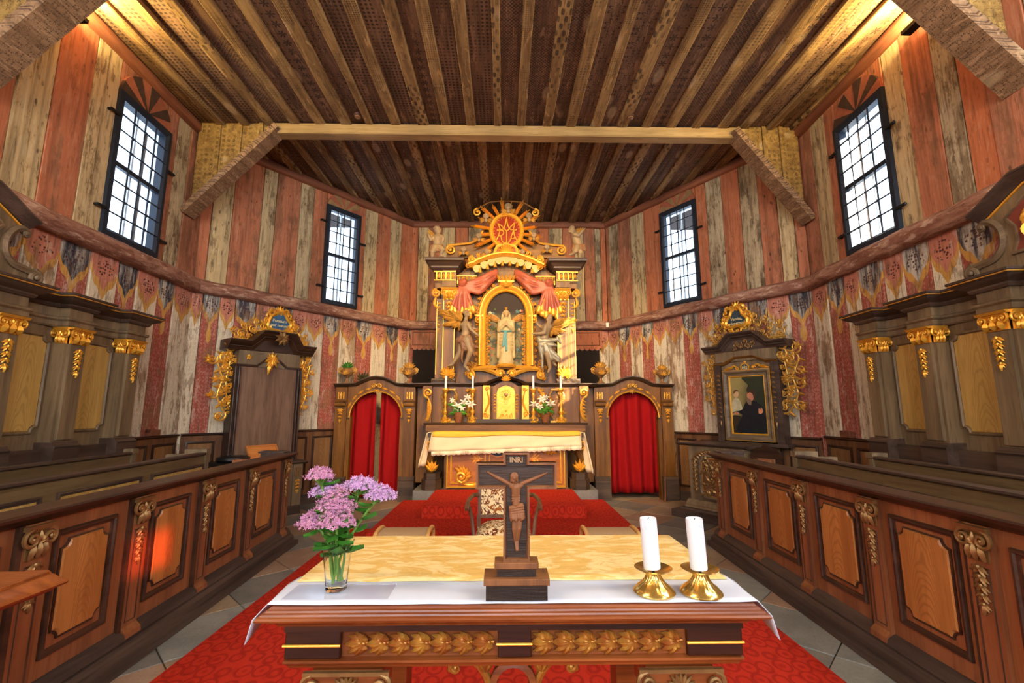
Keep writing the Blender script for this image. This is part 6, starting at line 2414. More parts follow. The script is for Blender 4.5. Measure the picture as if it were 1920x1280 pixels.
part(MB().lathe([(.001, 0), (.025, .002), (.03, .01), (.012, .02), (.022, .03), (.03, .05), (.001, .052)], 10, (CX, 8.2, ztop_ - .01)), 'crown', M_GOLD, ts_, world=True)


def hand(b, p_, dirv, s_, up=(0, 0, 1)):
    """palm with four fingers and a thumb"""
    p_ = Vector(p_)
    d = Vector(dirv).normalized()
    u = Vector(up)
    side = d.cross(u).normalized()
    u2 = side.cross(d)
    b.cap(p_, p_ + d * s_ * .45, s_ * .17, s_ * .19, 8)
    for k in range(4):
        o0 = p_ + d * s_ * .5 + u2 * s_ * (.16 - .105 * k)
        ln = s_ * (.5, .56, .52, .4)[k]
        m1 = o0 + d * ln * .55 - side * s_ * .03
        b.cap(o0, m1, s_ * .058, s_ * .052, 6)
        b.cap(m1, m1 + (d * .8 - side * .5).normalized() * ln * .5, s_ * .052, s_ * .04, 6)
    b.cap(p_ + d * s_ * .1 + u2 * s_ * .15, p_ + d * s_ * .42 + u2 * s_ * .36, s_ * .07, s_ * .05, 6)


def head(b, p_, r_, fx, curls=True):
    """head looking along fx in x (and a little forward)"""
    p_ = Vector(p_)
    b.ell(p_, (r_ * .92, r_ * .85, r_ * 1.12), 12, 9)
    b.ell(p_ + Vector((fx * r_ * .95, -r_ * .3, -r_ * .05)), (r_ * .2, r_ * .16, r_ * .22), 6, 5)
    b.ell(p_ + Vector((fx * r_ * .7, -r_ * .3, -r_ * .62)), (r_ * .38, r_ * .34, r_ * .3), 8, 6)
    b.ell(p_ + Vector((fx * r_ * .8, -r_ * .3, -r_ * .42)), (r_ * .16, r_ * .22, r_ * .09), 6, 5)
    b.ell(p_ + Vector((-fx * r_ * .05, -r_ * .85, -r_ * .1)), (r_ * .16, r_ * .12, r_ * .24), 6, 5)
    if curls:
        q2 = random.Random(int(abs(p_.x) * 1000))
        for k in range(26):
            an, el = q2.uniform(0, 2 * PI), q2.uniform(.1, 1.5)
            v_ = Vector((math.cos(an) * math.cos(el), math.sin(an) * math.cos(el), math.sin(el)))
            if v_.x * fx > .55 and v_.z < .75:
                continue
            b.ell(p_ + v_ * r_ * .95 + Vector((-fx * r_ * .12, 0, r_ * .1)), (r_ * .27,) * 3, 6, 5)


def feathers(b, root, tips, wd, y0, back=.02):
    for i, tpt in enumerate(tips):
        dx, dz = tpt[0] - root[0], tpt[2] - root[2]
        L_ = math.hypot(dx, dz)
        b.leaf(root[0], root[2], math.atan2(dz, dx), L_, wd, y0 + back * (i % 2), wd * .25)


# left angel (turned to the right, towards the shrine)
AYL = 8.02
aL = lambda u, v_, dy=0: (lambda p_: (p_[0], p_[1] + dy, p_[2]))(pt(u, v_, 8.0, 810, 560, AYL))
r1 = aL(275, 1010)
tan_ = T('angel_statue', 'carved winged angel striding beside the left of the shrine frame', 'statue', (r1[0], AYL, P2(873, 695, AYL)[1] - .02), 0, 'angels beside the shrine')
b = MB()
head(b, aL(522, 225), .062, 1)
b.cap(aL(515, 280), aL(505, 330), .034, .042)
b.cap(aL(470, 395), aL(560, 400), .062, .058, 10)
b.cap(aL(512, 400), aL(508, 500), .088, .070, 12).cap(aL(508, 500), aL(490, 590), .072, .085, 12)
b.cap(aL(545, 395, -.06), aL(585, 468, -.08), .042, .035).cap(aL(585, 468, -.08), aL(672, 545, -.10), .034, .024)
hand(b, aL(672, 545, -.10), (1, -.1, -.7), .085)
b.cap(aL(470, 400, .05), aL(600, 430, .10), .04, .03).cap(aL(600, 430, .10), aL(640, 440, .10), .03, .024)
b.cap(aL(470, 610, .02), aL(425, 790, .0), .080, .055).cap(aL(425, 790), aL(300, 985, .02), .054, .030).cap(aL(300, 985, .02), aL(255, 1000, .0), .030, .022)
b.cap(aL(520, 610, -.04), aL(585, 790, -.08), .080, .055).cap(aL(585, 790, -.08), aL(495, 1010, -.03), .054, .030).cap(aL(495, 1010, -.03), aL(560, 1085, -.06), .030, .020)
for k in range(4):
    b.cap(aL(262 - 6 * k, 1000 + 3 * k, .02 - .02 * k), aL(245 - 4 * k, 1012 + 2 * k, .02 - .02 * k), .010, .008, 6)
body(b.tr(inv_xf(tan_)), 'body', M_GREYSKIN, tan_, .0095, 3)
b = MB()
b.ell(aL(495, 590), (.11, .10, .07), 12, 7)
for (p0, p1, r0, r1_) in (((440, 590), (400, 650), .05, .03), ((470, 620), (560, 700), .06, .05), ((520, 610), (620, 720), .055, .05), ((560, 690), (690, 740), .05, .02), ((500, 700), (600, 760), .06, .045),
                          ((590, 740), (640, 850), .04, .03), ((470, 760), (560, 760), .045, .04), ((460, 780), (450, 900), .03, .02), ((450, 900), (465, 960), .022, .012), ((560, 570), (600, 650), .04, .035), ((400, 600), (370, 620), .03, .02), ((450, 610), (470, 750), .05, .045)):
    b.cap(aL(*p0, -.05), aL(*p1, -.06), r0, r1_, 9)
body(b.tr(inv_xf(tan_)), 'drapery', M_ROBE, tan_, .011, 3)
b = MB()
for i, (u, v_) in enumerate(((65, 135), (75, 165), (90, 200), (120, 240), (150, 280), (130, 390), (180, 410), (280, 430), (330, 440), (400, 470), (440, 440))):
    rt = aL(430 - (10 - i) * 3, 290 + i * 6, .06)
    tp_ = aL(u, v_)
    b.leaf(rt[0], rt[2], math.atan2(tp_[2] - rt[2], tp_[0] - rt[0]), math.hypot(tp_[2] - rt[2], tp_[0] - rt[0]), .085, AYL + .05 + .015 * (i % 2), .03)
for i, (u, v_) in enumerate(((250, 170), (300, 170), (360, 160), (400, 170))):
    rt = aL(440, 330)
    tp_ = aL(u, v_)
    b.leaf(rt[0], rt[2], math.atan2(tp_[2] - rt[2], tp_[0] - rt[0]), math.hypot(tp_[2] - rt[2], tp_[0] - rt[0]), .10, AYL + .02, .04)
part(b, 'wing', M_GOLD2, tan_, world=True)
# right angel (turned to the left)
aR = lambda u, v_, dy=0: (lambda p_: (p_[0], p_[1] + dy, p_[2]))(pt(u, v_, 8.0, 980, 560, AYL))
r1 = aR(400, 1090)
tan2 = T('angel_statue', 'carved winged angel hovering beside the right of the shrine frame', 'statue', (r1[0], AYL, r1[2] - .02), 0, 'angels beside the shrine')
b = MB()
head(b, aR(405, 290), .062, -1)
b.cap(aR(400, 340), aR(385, 380), .034, .042)
b.cap(aR(320, 430), aR(395, 420), .060, .060, 10)
b.cap(aR(362, 430), aR(330, 540), .088, .072, 12).cap(aR(330, 540), aR(310, 640), .074, .085, 12)
b.cap(aR(335, 430, -.07), aR(320, 525, -.09), .042, .036).cap(aR(320, 525, -.09), aR(195, 535, -.10), .034, .024)
hand(b, aR(195, 535, -.10), (-1, -.1, -.05), .085)
b.cap(aR(300, 430, .06), aR(240, 380, .09), .04, .03).cap(aR(240, 380, .09), aR(215, 345, .09), .03, .024)
b.cap(aR(330, 680, -.02), aR(370, 860, -.07), .078, .055).cap(aR(370, 860, -.07), aR(405, 1040, -.02), .052, .030).cap(aR(405, 1040, -.02), aR(375, 1110, -.05), .028, .018)
b.cap(aR(360, 690, .0), aR(420, 850, -.03), .078, .056).cap(aR(420, 850, -.03), aR(470, 970, .02), .052, .032).cap(aR(470, 970, .02), aR(505, 1000, .0), .028, .018)
body(b.tr(inv_xf(tan2)), 'body', M_GREYSKIN, tan2, .0095, 3)
b = MB()
b.ell(aR(320, 640), (.12, .10, .08), 12, 7)
for (p0, p1, r0, r1_) in (((240, 600), (260, 700), .05, .04), ((260, 640), (400, 640), .06, .05), ((400, 630), (530, 620), .05, .03), ((520, 590), (560, 670), .035, .025), ((280, 700), (480, 700), .06, .03), ((260, 720), (290, 900), .05, .03),
                          ((290, 900), (290, 1040), .03, .02), ((350, 740), (420, 900), .07, .05), ((400, 780), (540, 900), .06, .04), ((420, 850), (530, 940), .045, .03), ((330, 700), (350, 800), .07, .06), ((480, 700), (500, 715), .03, .02)):
    b.cap(aR(*p0, -.05), aR(*p1, -.06), r0, r1_, 9)
body(b.tr(inv_xf(tan2)), 'drapery', M_SILVER, tan2, .011, 3)
b = MB()
for i, (u, v_) in enumerate(((835, 290), (830, 315), (800, 345), (760, 365), (690, 380), (670, 480), (600, 500), (560, 540), (500, 540), (440, 560), (430, 570))):
    rt = aR(420 + (10 - i) * 4, 420 + i * 3, .06)
    tp_ = aR(u, v_)
    b.leaf(rt[0], rt[2], math.atan2(tp_[2] - rt[2], tp_[0] - rt[0]), math.hypot(tp_[2] - rt[2], tp_[0] - rt[0]), .085, AYL + .05 + .015 * (i % 2), .03)
for (u, v_) in ((720, 275), (640, 290), (580, 300)):
    rt = aR(460, 390)
    tp_ = aR(u, v_)
    b.leaf(rt[0], rt[2], math.atan2(tp_[2] - rt[2], tp_[0] - rt[0]), math.hypot(tp_[2] - rt[2], tp_[0] - rt[0]), .10, AYL + .02, .04)
part(b, 'wing', M_GOLD2, tan2, world=True)

# two putti on the cornice blocks
PY = 8.16
pz0 = 4.315
a1 = lambda u, v_, dy=0: (lambda p_: (p_[0], p_[1] + dy, p_[2]))(pt(u, v_, 4.923, 760, 360, PY))


def putto(fun, lab, J, fx, seat, wing_dir):
    t = T('putto_statue', lab, 'statue', (fun(*J['seat'])[0], PY, pz0), 0, 'putti on the cornice blocks')
    b = MB()
    head(b, fun(*J['head']), .068, fx)
    b.cap(fun(*J['neck']), fun(*J['chest']), .045, .085, 10).cap(fun(*J['chest']), fun(*J['hip']), .088, .088, 12)
    for s_, e_, h_, dy in J['arms']:
        b.cap(fun(*s_, dy), fun(*e_, dy - .03), .042, .034).cap(fun(*e_, dy - .03), fun(*h_, dy - .05), .034, .024)
        d = Vector(fun(*h_)) - Vector(fun(*e_))
        hand(b, fun(*h_, dy - .05), d, .06, (0, -1, .2))
    for h0, k0, f0, dy in J['legs']:
        b.cap(fun(*h0, dy), fun(*k0, dy - .05), .066, .052).cap(fun(*k0, dy - .05), fun(*f0, dy - .02), .048, .028)
        f = Vector(fun(*f0, dy - .02))
        b.cap(f, f + Vector((fx * .05, -.03, -.015)), .026, .018)
    bo = body(b.tr(inv_xf(t)), 'body', M_GREYSKIN, t, .009, 3)
    b = MB()
    rt = fun(*J['wing'])
    for k in range(5):
        b.leaf(rt[0], rt[2], wing_dir + .22 * (k - 2), .22 - .015 * k, .06, PY + .05, .02)
    part(b, 'wing', M_GOLD2, t, world=True)
    b = MB()
    for k in range(5):
        hx = fun(J['hip'][0] - 45 + 22 * k, J['hip'][1] + 5, -.06)
        hx2 = fun(J['hip'][0] - 60 + 28 * k, J['hip'][1] + 50, -.08)
        b.cap(hx, hx2, .04, .034, 8)
    body(b.tr(inv_xf(t)), 'loincloth', M_ROBE, t, .011, 3)
    return t


putto(a1, 'winged putto sitting on the left cornice block of the retable',
      dict(head=(297, 350), neck=(297, 385), chest=(300, 425), hip=(298, 505), seat=(270, 590), wing=(270, 410),
           arms=(((270, 415), (240, 450), (215, 400), -.02), ((335, 415), (355, 440), (345, 480), -.03)), legs=(((280, 520), (262, 570), (255, 625), -.06), ((315, 520), (350, 545), (330, 600), -.05))), 1, None, PI * .85)
putto(a1, 'putto standing on the right cornice block, turned away and raising its hands',
      dict(head=(1535, 350), neck=(1550, 380), chest=(1572, 415), hip=(1600, 500), seat=(1590, 590), wing=(1600, 400),
           arms=(((1570, 395), (1610, 400), (1630, 365), -.05), ((1555, 405), (1590, 420), (1620, 385), -.07)), legs=(((1600, 520), (1610, 570), (1605, 622), -.02), ((1580, 520), (1560, 565), (1530, 590), -.06))), -1, None, PI * .42)

# ------------------------------------------------------------------ screens with red curtains either side of the altar


def screen(xc, lab):
    t = T('altar_screen', lab, 'screen', (xc, 8.35, 0), 0, 'arched wooden screens beside the altar')
    for sx in (-1, 1):
        b = MB().box(sx * .61 - .10, sx * .61 + .10, -.10, .06, .36, 1.97).box(sx * .50 - .06, sx * .50 + .06, -.06, .06, .0, 1.46)
        po = part(b, 'post', M_ALT, t)
        b = MB().box(sx * .60 - .135, sx * .60 + .135, -.14, .07, 0, .34)
        b.mold([(sx * .60 - .135, .34), (sx * .60 + .135, .34)], [(0, -.06), (0, .14), (.02, .15), (.04, .13), (.07, .11), (.07, -.06)])
        part(b, 'pedestal', M_PLINTH, po)
        b = MB()
        for k in range(3):
            b.box(sx * .61 - .055 + .045 * k, sx * .61 - .035 + .045 * k, -.115, -.10, 1.76, 1.88)
        b.scroll(sx * .61 - .035, 1.82, .03, 0, 1, 1, .008, -.11).scroll(sx * .61 + .035, 1.82, .03, PI, 1, -1, .008, -.11)
        part(b, 'gilt_capital', M_GOLD, po)
        b = MB().mold([(sx * .61 - .11, 1.71), (sx * .61 + .11, 1.71)], [(0, 0), (0, .03), (.02, .04), (.03, 0)], y=-.10)
        b.tube([(sx * .61 - .09, -.13, 1.66), (sx * .61 + .09, -.13, 1.66)], .035, 8)
        part(b, 'console_block', M_ALT, po)
        b = MB().fan(sx * .61, 1.58, .08, -PI * .9, -PI * .1, 5, -.12).garland(sx * .61, 1.58, .24, .07, -.115, 4)
        part(b, 'gilt_drop', M_GOLD, po)
        part(MB().box(sx * .52 - .08, sx * .52 + .06, -.075, .0, 1.405, 1.43), 'impost', M_ALTD, po)
    n = 16
    arch = [(-.46 * math.cos(PI * k / n), 1.43 + .46 * math.sin(PI * k / n)) for k in range(n + 1)]
    topc = [(.52, 1.98), (.36, 1.99), (.24, 2.05), (.12, 2.10), (0, 2.115), (-.12, 2.10), (-.24, 2.05), (-.36, 1.99), (-.52, 1.98)]
    part(MB().prism(arch + [(.53, 1.43)] + topc + [(-.53, 1.43)], -.045, .03), 'arch_board', M_ALT, t)
    part(MB().mold(list(reversed([(.75, 1.975)] + topc + [(-.75, 1.975)])), [(0, -.06), (0, .06), (.012, .09), (.03, .11), (.045, .14), (.06, .14), (.06, -.06)]), 'cornice', M_ALTD, t)
    part(MB().mold(arch, [(.0, .03), (.0, .06), (.014, .066), (.022, .05), (.022, .03)]), 'gilt_arch', M_GOLD, t)
    for k in range(9):
        if k == 4:
            continue
        b = MB()
        an = PI * (.14 + .72 * k / 8)
        x_, z_ = .55 * math.cos(an) * .95, 1.43 + .535 * math.sin(an)
        b.flower(x_, z_, .026, -.046)
        b.leaf(x_, z_, an + PI / 2, .07, .03, -.045).leaf(x_, z_, an - PI / 2, .07, .03, -.045)
        part(b, 'garland_blossom', M_GOLD, t)
    b = MB().scroll(-.05, 1.99, .045, 0, 1.3, 1, .016, -.06).scroll(.05, 1.99, .045, PI, 1.3, -1, .016, -.06).fan(0, 1.93, .08, -PI * .9, -PI * .1, 5, -.05)
    part(b, 'keystone_carving', M_GOLD2, t)
    return t


XL, XR = -2.30, 2.34
screen(XL, 'arched wooden screen with gilded garland to the left of the high altar')
screen(XR, 'arched wooden screen with gilded garland to the right of the high altar')


def curtain(xa, xb, ya, z0, z1, folds, lab, taper=0.0):
    rows = []
    for k in range(14):
        f = k / 13
        z_ = z1 - (z1 - z0) * f
        r_ = []
        for i in range(61):
            u = i / 60
            xx = xa + (xb - xa) * u
            xx += taper * f * (u - .5)
            amp = .028 + .022 * f
            r_.append((xx, ya + amp * math.sin(u * folds * 2 * PI + .9 * math.sin(u * 5 + f)) + .012 * math.sin(u * 17 + 3 * f), z_))
        rows.append(r_)
    return drape('curtain', rows, M_CURT, lab, 'curtain', ((xa + xb) / 2, ya, z0), .006)


curtain(XL - .47, XL - .03, 8.44, .05, 1.90, 2.1, 'left half of the parted red curtain in the left screen')
curtain(XL + .055, XL + .47, 8.44, .05, 1.90, 2.1, 'right half of the parted red curtain in the left screen')
curtain(XR - .47, XR + .47, 8.44, .10, 1.90, 4.6, 'closed red curtain in the right arched screen')
for xc, nm in ((XL, 'left'), (XR, 'right')):
    b = MB().tube([(xc - .52, 8.44, 1.915), (xc + .52, 8.44, 1.915)], .012, 8)
    for sx in (-1, 1):
        b.box(xc + sx * .52 - .012, xc + sx * .52 + .012, 8.36, 8.46, 1.90, 1.93)
    one(b, 'curtain_rod', M_IRON2, 'thin dark curtain rod behind the arch of the %s screen' % nm, 'rod', 'curtain rods', (xc, 8.44, 1.9))
b = MB().tube([(2.80, 8.16, .0), (2.86, 8.20, 1.02)], .010, 8).tube([(2.795, 8.157, .0), (2.80, 8.16, .05)], .016, 8).ell((2.862, 8.20, 1.03), (.02, .02, .025), 8, 6)
one(b, 'wooden_pole', M_CORN, 'thin wooden pole leaning against the right screen post', 'pole', loc=(2.8, 8.16, 0))


def urn(xc, yy, z0, s_, lab, plant):
    t = T('urn', lab, 'urn', (xc, yy, z0), 0, 'urns on the altar screens')
    b = MB().lathe([(.075 * s_, 0), (.078 * s_, .02), (.05 * s_, .035), (.028 * s_, .06), (.024 * s_, .10), (.05 * s_, .13), (.10 * s_, .18), (.115 * s_, .22), (.10 * s_, .26), (.085 * s_, .27), (.09 * s_, .285), (.001, .29)], 18)
    b.v = [(p_[0], p_[1], p_[2] * s_) for p_ in b.v]
    part(b, 'vessel', plain('urn_wood', C(140, 100, 62), .5, nz=.4, nscale=8), t)
    b = MB()
    for sx in (-1, 1):
        b.scroll(sx * .12 * s_, .25 * s_, .045 * s_, 0 if sx > 0 else PI, 1.3, sx, .014 * s_, -.0)
        b.cs([(sx * .10 * s_, .18 * s_), (sx * .15 * s_, .22 * s_), (sx * .14 * s_, .28 * s_)], .016 * s_, 0)
    b.fan(0, .16 * s_, .11 * s_, PI * .15, PI * .85, 5, -.10 * s_)
    part(b, 'gilt_handles', M_GOLD2, t)
    b = MB()
    for k in range(7):
        an = PI * (.15 + .7 * k / 6)
        b.leaf(0, .28 * s_, an, .13 * s_, .055 * s_, .0, .03)
    b.ell((0, 0, .33 * s_), (.05 * s_, .05 * s_, .06 * s_), 8, 6)
    part(b, 'flame_finial', M_LEAF2 if plant else M_GOLD2, t)
    return t


urn(XL + .56, 8.36, 2.035, 1.0, 'gilded urn on the left screen, nearest the altar', False)
urn(XL - .56, 8.36, 2.035, 1.0, 'dull urn with foliage on the outer post of the left screen', True)
urn(XR - .56, 8.36, 2.035, 1.05, 'gilded urn on the right screen, nearest the altar', False)
urn(XR + .58, 8.36, 2.035, .92, 'smaller brown urn on the outer post of the right screen', False)
b = MB()
q = random.Random(12)
for k in range(40):
    an, el = q.uniform(0, 2 * PI), q.uniform(.1, 1.2)
    m0 = len(b.v)
    b.leaf(0, 0, 0, q.uniform(.10, .2), .05, 0, .01, q.uniform(-.5, .5))
    b.tr(Matrix.Translation((XL - .28, 8.40, 2.10)) @ Matrix.Rotation(an, 4, 'Z') @ Matrix.Rotation(-el, 4, 'Y'), m0)
b.tube([(XL - .28, 8.40, 2.055), (XL - .28, 8.40, 2.14)], .02, 6)
one(b, 'dried_foliage', plain('dried_leaf', C(74, 70, 38), .7, nz=.5), 'bunch of dark dried foliage lying on the left screen cornice', 'foliage', loc=(XL - .28, 8.40, 2.06))

# back wall doorways: flat slabs with their inner shade painted in, and scalloped pink lintel boards
for i_, (pa, pb) in enumerate(((776, 818), (1076, 1122))):
    xa, xb = X(pa, 9.66), X(pb, 9.66)
    z1 = P2(800, 655, 9.66)[1]
    z2 = P2(800, 630, 9.66)[1]
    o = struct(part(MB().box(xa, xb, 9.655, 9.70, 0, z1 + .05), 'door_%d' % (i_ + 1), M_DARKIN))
    b = MB().box(xa - .05, xb + .05, 9.62, 9.655, z1 + .03, z2 + .12)
    n = 5
    for k in range(n):
        xx = xa + (xb - xa) * (k + .5) / n
        b.prism([(xx + (xb - xa) / n * .5 * math.cos(PI + PI * j / 6), z1 + .03 + .05 * math.sin(PI + PI * j / 6)) for j in range(7)], 9.62, 9.655)
    part(b, 'lintel_board', PU['p'], o, smooth=0, uvf=lambda c: (c.x, c.z))
    part(MB().mold([(xa, z1 + .10), (xb, z1 + .10), (xb, z2 + .08), (xa, z2 + .08)], [(-.015, 0), (-.012, .02), (.01, .02), (.012, 0)], True, y=9.62), 'lintel_panel', M_CORN, o)

# ------------------------------------------------------------------ candlesticks and lilies on the altar shelf


def candlestick(px, lab, proto=None):
    x_ = X(px, 7.98)
    if proto:
        return dup(proto, (x_, 7.98, SHZ), label=lab)
    t = T('altar_candlestick', lab, 'candlestick', (x_, 7.98, SHZ), 0, 'gilded candlesticks on the high altar')
    hz = P2(838, 728, 7.98)[1] - SHZ
    prof = [(.075, 0), (.08, .02), (.07, .05), (.045, .07), (.05, .10), (.055, .13), (.03, .17), (.02, .22), (.035, .27), (.04, .31), (.022, .36), (.018, .48), (.028, .56), (.02, .62), (.018, .74), (.03, .80), (.022, .86), (.045, .93), (.06, .97), (.055, 1.0), (.001, 1.0)]
    part(MB().lathe([(r_, z_ * hz) for r_, z_ in prof], 16), 'stem', M_GOLD, t)
    b = MB()
    for k in range(3):
        m0 = len(b.v)
        b.scroll(.065, .045, .035, PI, 1.2, -1, .012, 0)
        b.tr(Matrix.Rotation(2 * PI * k / 3 - PI / 2, 4, 'Z'), m0)
    part(b, 'foot', M_GOLD, t)
    hc = P2(838, 704, 7.98)[1] - SHZ
    part(MB().lathe([(.020, hz), (.020, hc - .01), (.012, hc), (.001, hc)], 12), 'candle', M_WAX, t)
    part(MB().tube([(0, 0, hc), (.002, 0, hc + .02)], .002, 5), 'wick', M_BLACK, t)
    return t


c0 = candlestick(838.5, 'gilded candlestick with white candle, leftmost on the high altar')
candlestick(888, 'gilded candlestick with white candle just left of the tabernacle', c0)
candlestick(999, 'gilded candlestick with white candle just right of the tabernacle', c0)
candlestick(1049.5, 'gilded candlestick with white candle, rightmost on the high altar', c0)
# open gilded scroll brackets behind the outer candlesticks
for px, nm in ((846, 'left'), (1042, 'right')):
    x_ = X(px, 8.07)
    b = MB()
    for sx in (-1, 1):
        b.cs([(x_ + sx * .03, SHZ + .02), (x_ + sx * .12, SHZ + .16), (x_ + sx * .06, SHZ + .30), (x_ + sx * .13, SHZ + .46), (x_ + sx * .05, SHZ + .58)], .018, 8.07)
        b.rococo([(x_ + sx * .12, SHZ + .14), (x_ + sx * .08, SHZ + .3), (x_ + sx * .12, SHZ + .46)], .07, 200 + px + sx, 8.06, 1.1)
    b.box(x_ - .12, x_ + .12, 8.04, 8.10, SHZ, SHZ + .03).box(x_ - .1, x_ + .1, 8.05, 8.09, SHZ + .56, SHZ + .585)
    one(b, 'reliquary_frame', M_GOLD2, 'open gilded scrollwork frame behind the outer %s candlestick' % nm, 'ornament', 'scrollwork frames on the altar shelf', (x_, 8.07, SHZ))


def lily(px, blooms, leaves, lab):
    x_ = X(px, 7.95)
    t = T('lily_pot', lab, 'potted flower', (x_, 7.95, SHZ), 0, 'lilies on the high altar')
    part(MB().lathe([(.05, 0), (.055, .01), (.075, .15), (.08, .155), (.08, .175), (.065, .175), (.06, .15), (.001, .15)], 16), 'pot', M_TERRA, t)
    for (bx, by, r_) in blooms:
        p_ = P2(bx, by, 7.90)
        c_ = Vector((p_[0] - x_, -.05, p_[1] - SHZ))
        b = MB()
        for k in range(6):
            m0 = len(b.v)
            b.leaf(0, 0, 0, r_ * 1.15, r_ * .5, 0, r_ * .18, .2)
            b.tr(Matrix.Translation(c_) @ Matrix.Rotation(.5 - .3 * ((bx * 7) % 3 - 1), 4, 'X') @ Matrix.Rotation(2 * PI * k / 6 + bx, 4, 'Y'), m0)
        bo = part(b, 'blossom', M_LILY, t)
        b = MB()
        for k in range(5):
            an = 2 * PI * k / 5
            b.tube([c_, c_ + Vector((.3 * r_ * math.cos(an), -r_ * .5, .3 * r_ * math.sin(an)))], r_ * .035, 5)
        part(b, 'stamens', M_GOLD2, bo)
        part(MB().tube(spl([(0, 0, .14), (c_.x * .5, c_.y * .3 + .02, c_.z * .55), (c_.x, c_.y + .02, c_.z)], 5), .006, 6), 'stem', M_STEM, t)
    q = random.Random(int(px))
    for k in range(leaves):
        an = q.uniform(0, 2 * PI)
        b = MB().leaf(0, 0, 0, q.uniform(.12, .2), .06, 0, .012, q.uniform(-.8, -.2))
        b.tr(Matrix.Translation((q.uniform(-.04, .06), -.02, q.uniform(.15, .28))) @ Matrix.Rotation(an, 4, 'Z') @ Matrix.Rotation(-q.uniform(.0, .9), 4, 'Y'))
        part(b, 'leaf', M_LEAF, t)
    return t


lily(863, ((857, 762, .085), (871, 754, .08), (883, 757, .08), (877, 744, .06), (848, 750, .05), (866, 764, .06)), 14, 'potted white lilies standing left of the tabernacle')
lily(1021, ((1002, 757, .08), (1016, 748, .07), (1032, 755, .085), (1023, 744, .06), (1012, 762, .06)), 14, 'potted white lilies standing right of the tabernacle')

# ------------------------------------------------------------------ altar table in the foreground
TX, TY = .035, 1.86
tt2 = T('altar_table', 'large walnut altar table with moulded top and carved leaf frieze in the foreground', 'table', (TX, TY, 0))
HX = .735
FRY, BKY = 1.485, 2.235
path = [(TX - HX, BKY), (TX - HX, FRY), (TX + HX, FRY), (TX + HX, BKY)]
part(MB().hmold(path, [(-.3, .966), (.0, .966), (.003, .961), (.009, .959), (.011, .954), (.019, .952), (.021, .947), (.029, .945), (.033, .940), (.031, .935), (.012, .931), (.004, .922), (-.012, .914), (-.018, .905), (-.3, .905)]), 'top_moulding', M_TABLE, tt2, world=True)
part(MB().box(TX - HX + .02, TX + HX - .02, FRY + .03, BKY, .906, .9655), 'top_board', M_TABLE, tt2, world=True)
ax0, ax1, ay = TX - .695, TX + .70, 1.515
part(MB().box(ax0 + .01, ax1 - .01, ay + .012, 2.19, .80, .91), 'apron', M_TABLE, tt2, world=True)
part(MB().box(ax0 - .005, ax1 + .005, ay - .006, 2.19, .886, .908), 'cove', M_TABLED, tt2, world=True)
part(MB().hmold([(ax0, 2.19), (ax0, ay), (ax1, ay), (ax1, 2.19)], [(-.2, .770), (-.03, .770), (-.02, .778), (-.008, .781), (-.004, .79), (.004, .797), (.004, .804), (-.01, .81), (-.2, .81)]), 'lower_moulding', M_TABLE, tt2, world=True)
for (pa, pb) in ((540, 670), (936, 993), (1257, 1388)):
    xa, xb = X(pa, 1.51), X(pb, 1.51)
    xa, xb = max(xa, ax0), min(xb, ax1)
    po = part(MB().cbox(xa, xb, ay - .008, ay + .012, .811, .887, .003), 'dark_block', M_TABLED, tt2, world=True)
    part(MB().tube([(xa - .004, ay - .012, .850), (xb + .002, ay - .012, .850)], .0045, 8), 'gilt_rod', M_GOLD, po, world=True)
M_CARVE = plain('gilt_brown_carving', C(158, 92, 38), .3, .45, nz=.6, nscale=30, c2=C(196, 150, 60))
for (pa, pb) in ((682, 930), (996, 1250)):
    xa, xb = X(pa, 1.51), X(pb, 1.51)
    b = MB().tube([(xa, ay + .004, .850), (xb, ay + .004, .850)], .005, 6)
    n = 7
    for k in range(n):
        x_ = xa + (xb - xa) * (k + .75) / n
        wd = (xb - xa) / n
        for sg in (1, -1):
            for (da, ll) in ((.35, .95), (.8, .9), (1.25, .7), (1.8, .45)):
                b.leaf(x_, .850, PI - sg * da, wd * .95 * ll, wd * .40, ay + .008, .014, sg * .55)
        b.ell((x_, ay + .0, .850), (.007, .007, .007), 6, 5)
    part(b, 'leaf_frieze', M_CARVE, tt2, world=True)
for (lx, ly) in ((TX - .51, 1.60), (TX + .51, 1.60), (TX - .51, 2.08), (TX + .51, 2.08)):
    b = MB().box(lx - .085, lx + .085, ly - .06, ly + .06, .10, .68).box(lx - .12, lx + .12, ly - .08, ly + .08, .014, .10).box(lx - .105, lx + .105, ly - .07, ly + .07, .68, .77)
    po = part(b, 'leg', M_TABLE, tt2, world=True)
    if ly < 1.8:
        b = MB()
        for sx in (-1, 1):
            b.scroll(lx + sx * .105, .73, .030, PI / 2, 1.5, -sx, .009, ly - .075)
        b.fan(lx, .71, .055, PI * .05, PI * .95, 9, ly - .073)
        b.fan(lx, .715, .05, -PI * .95, -PI * .05, 7, ly - .073)
        b.box(lx - .13, lx + .13, ly - .085, ly - .07, .758, .769)
        part(b, 'capital', M_BRONZE, po, world=True)
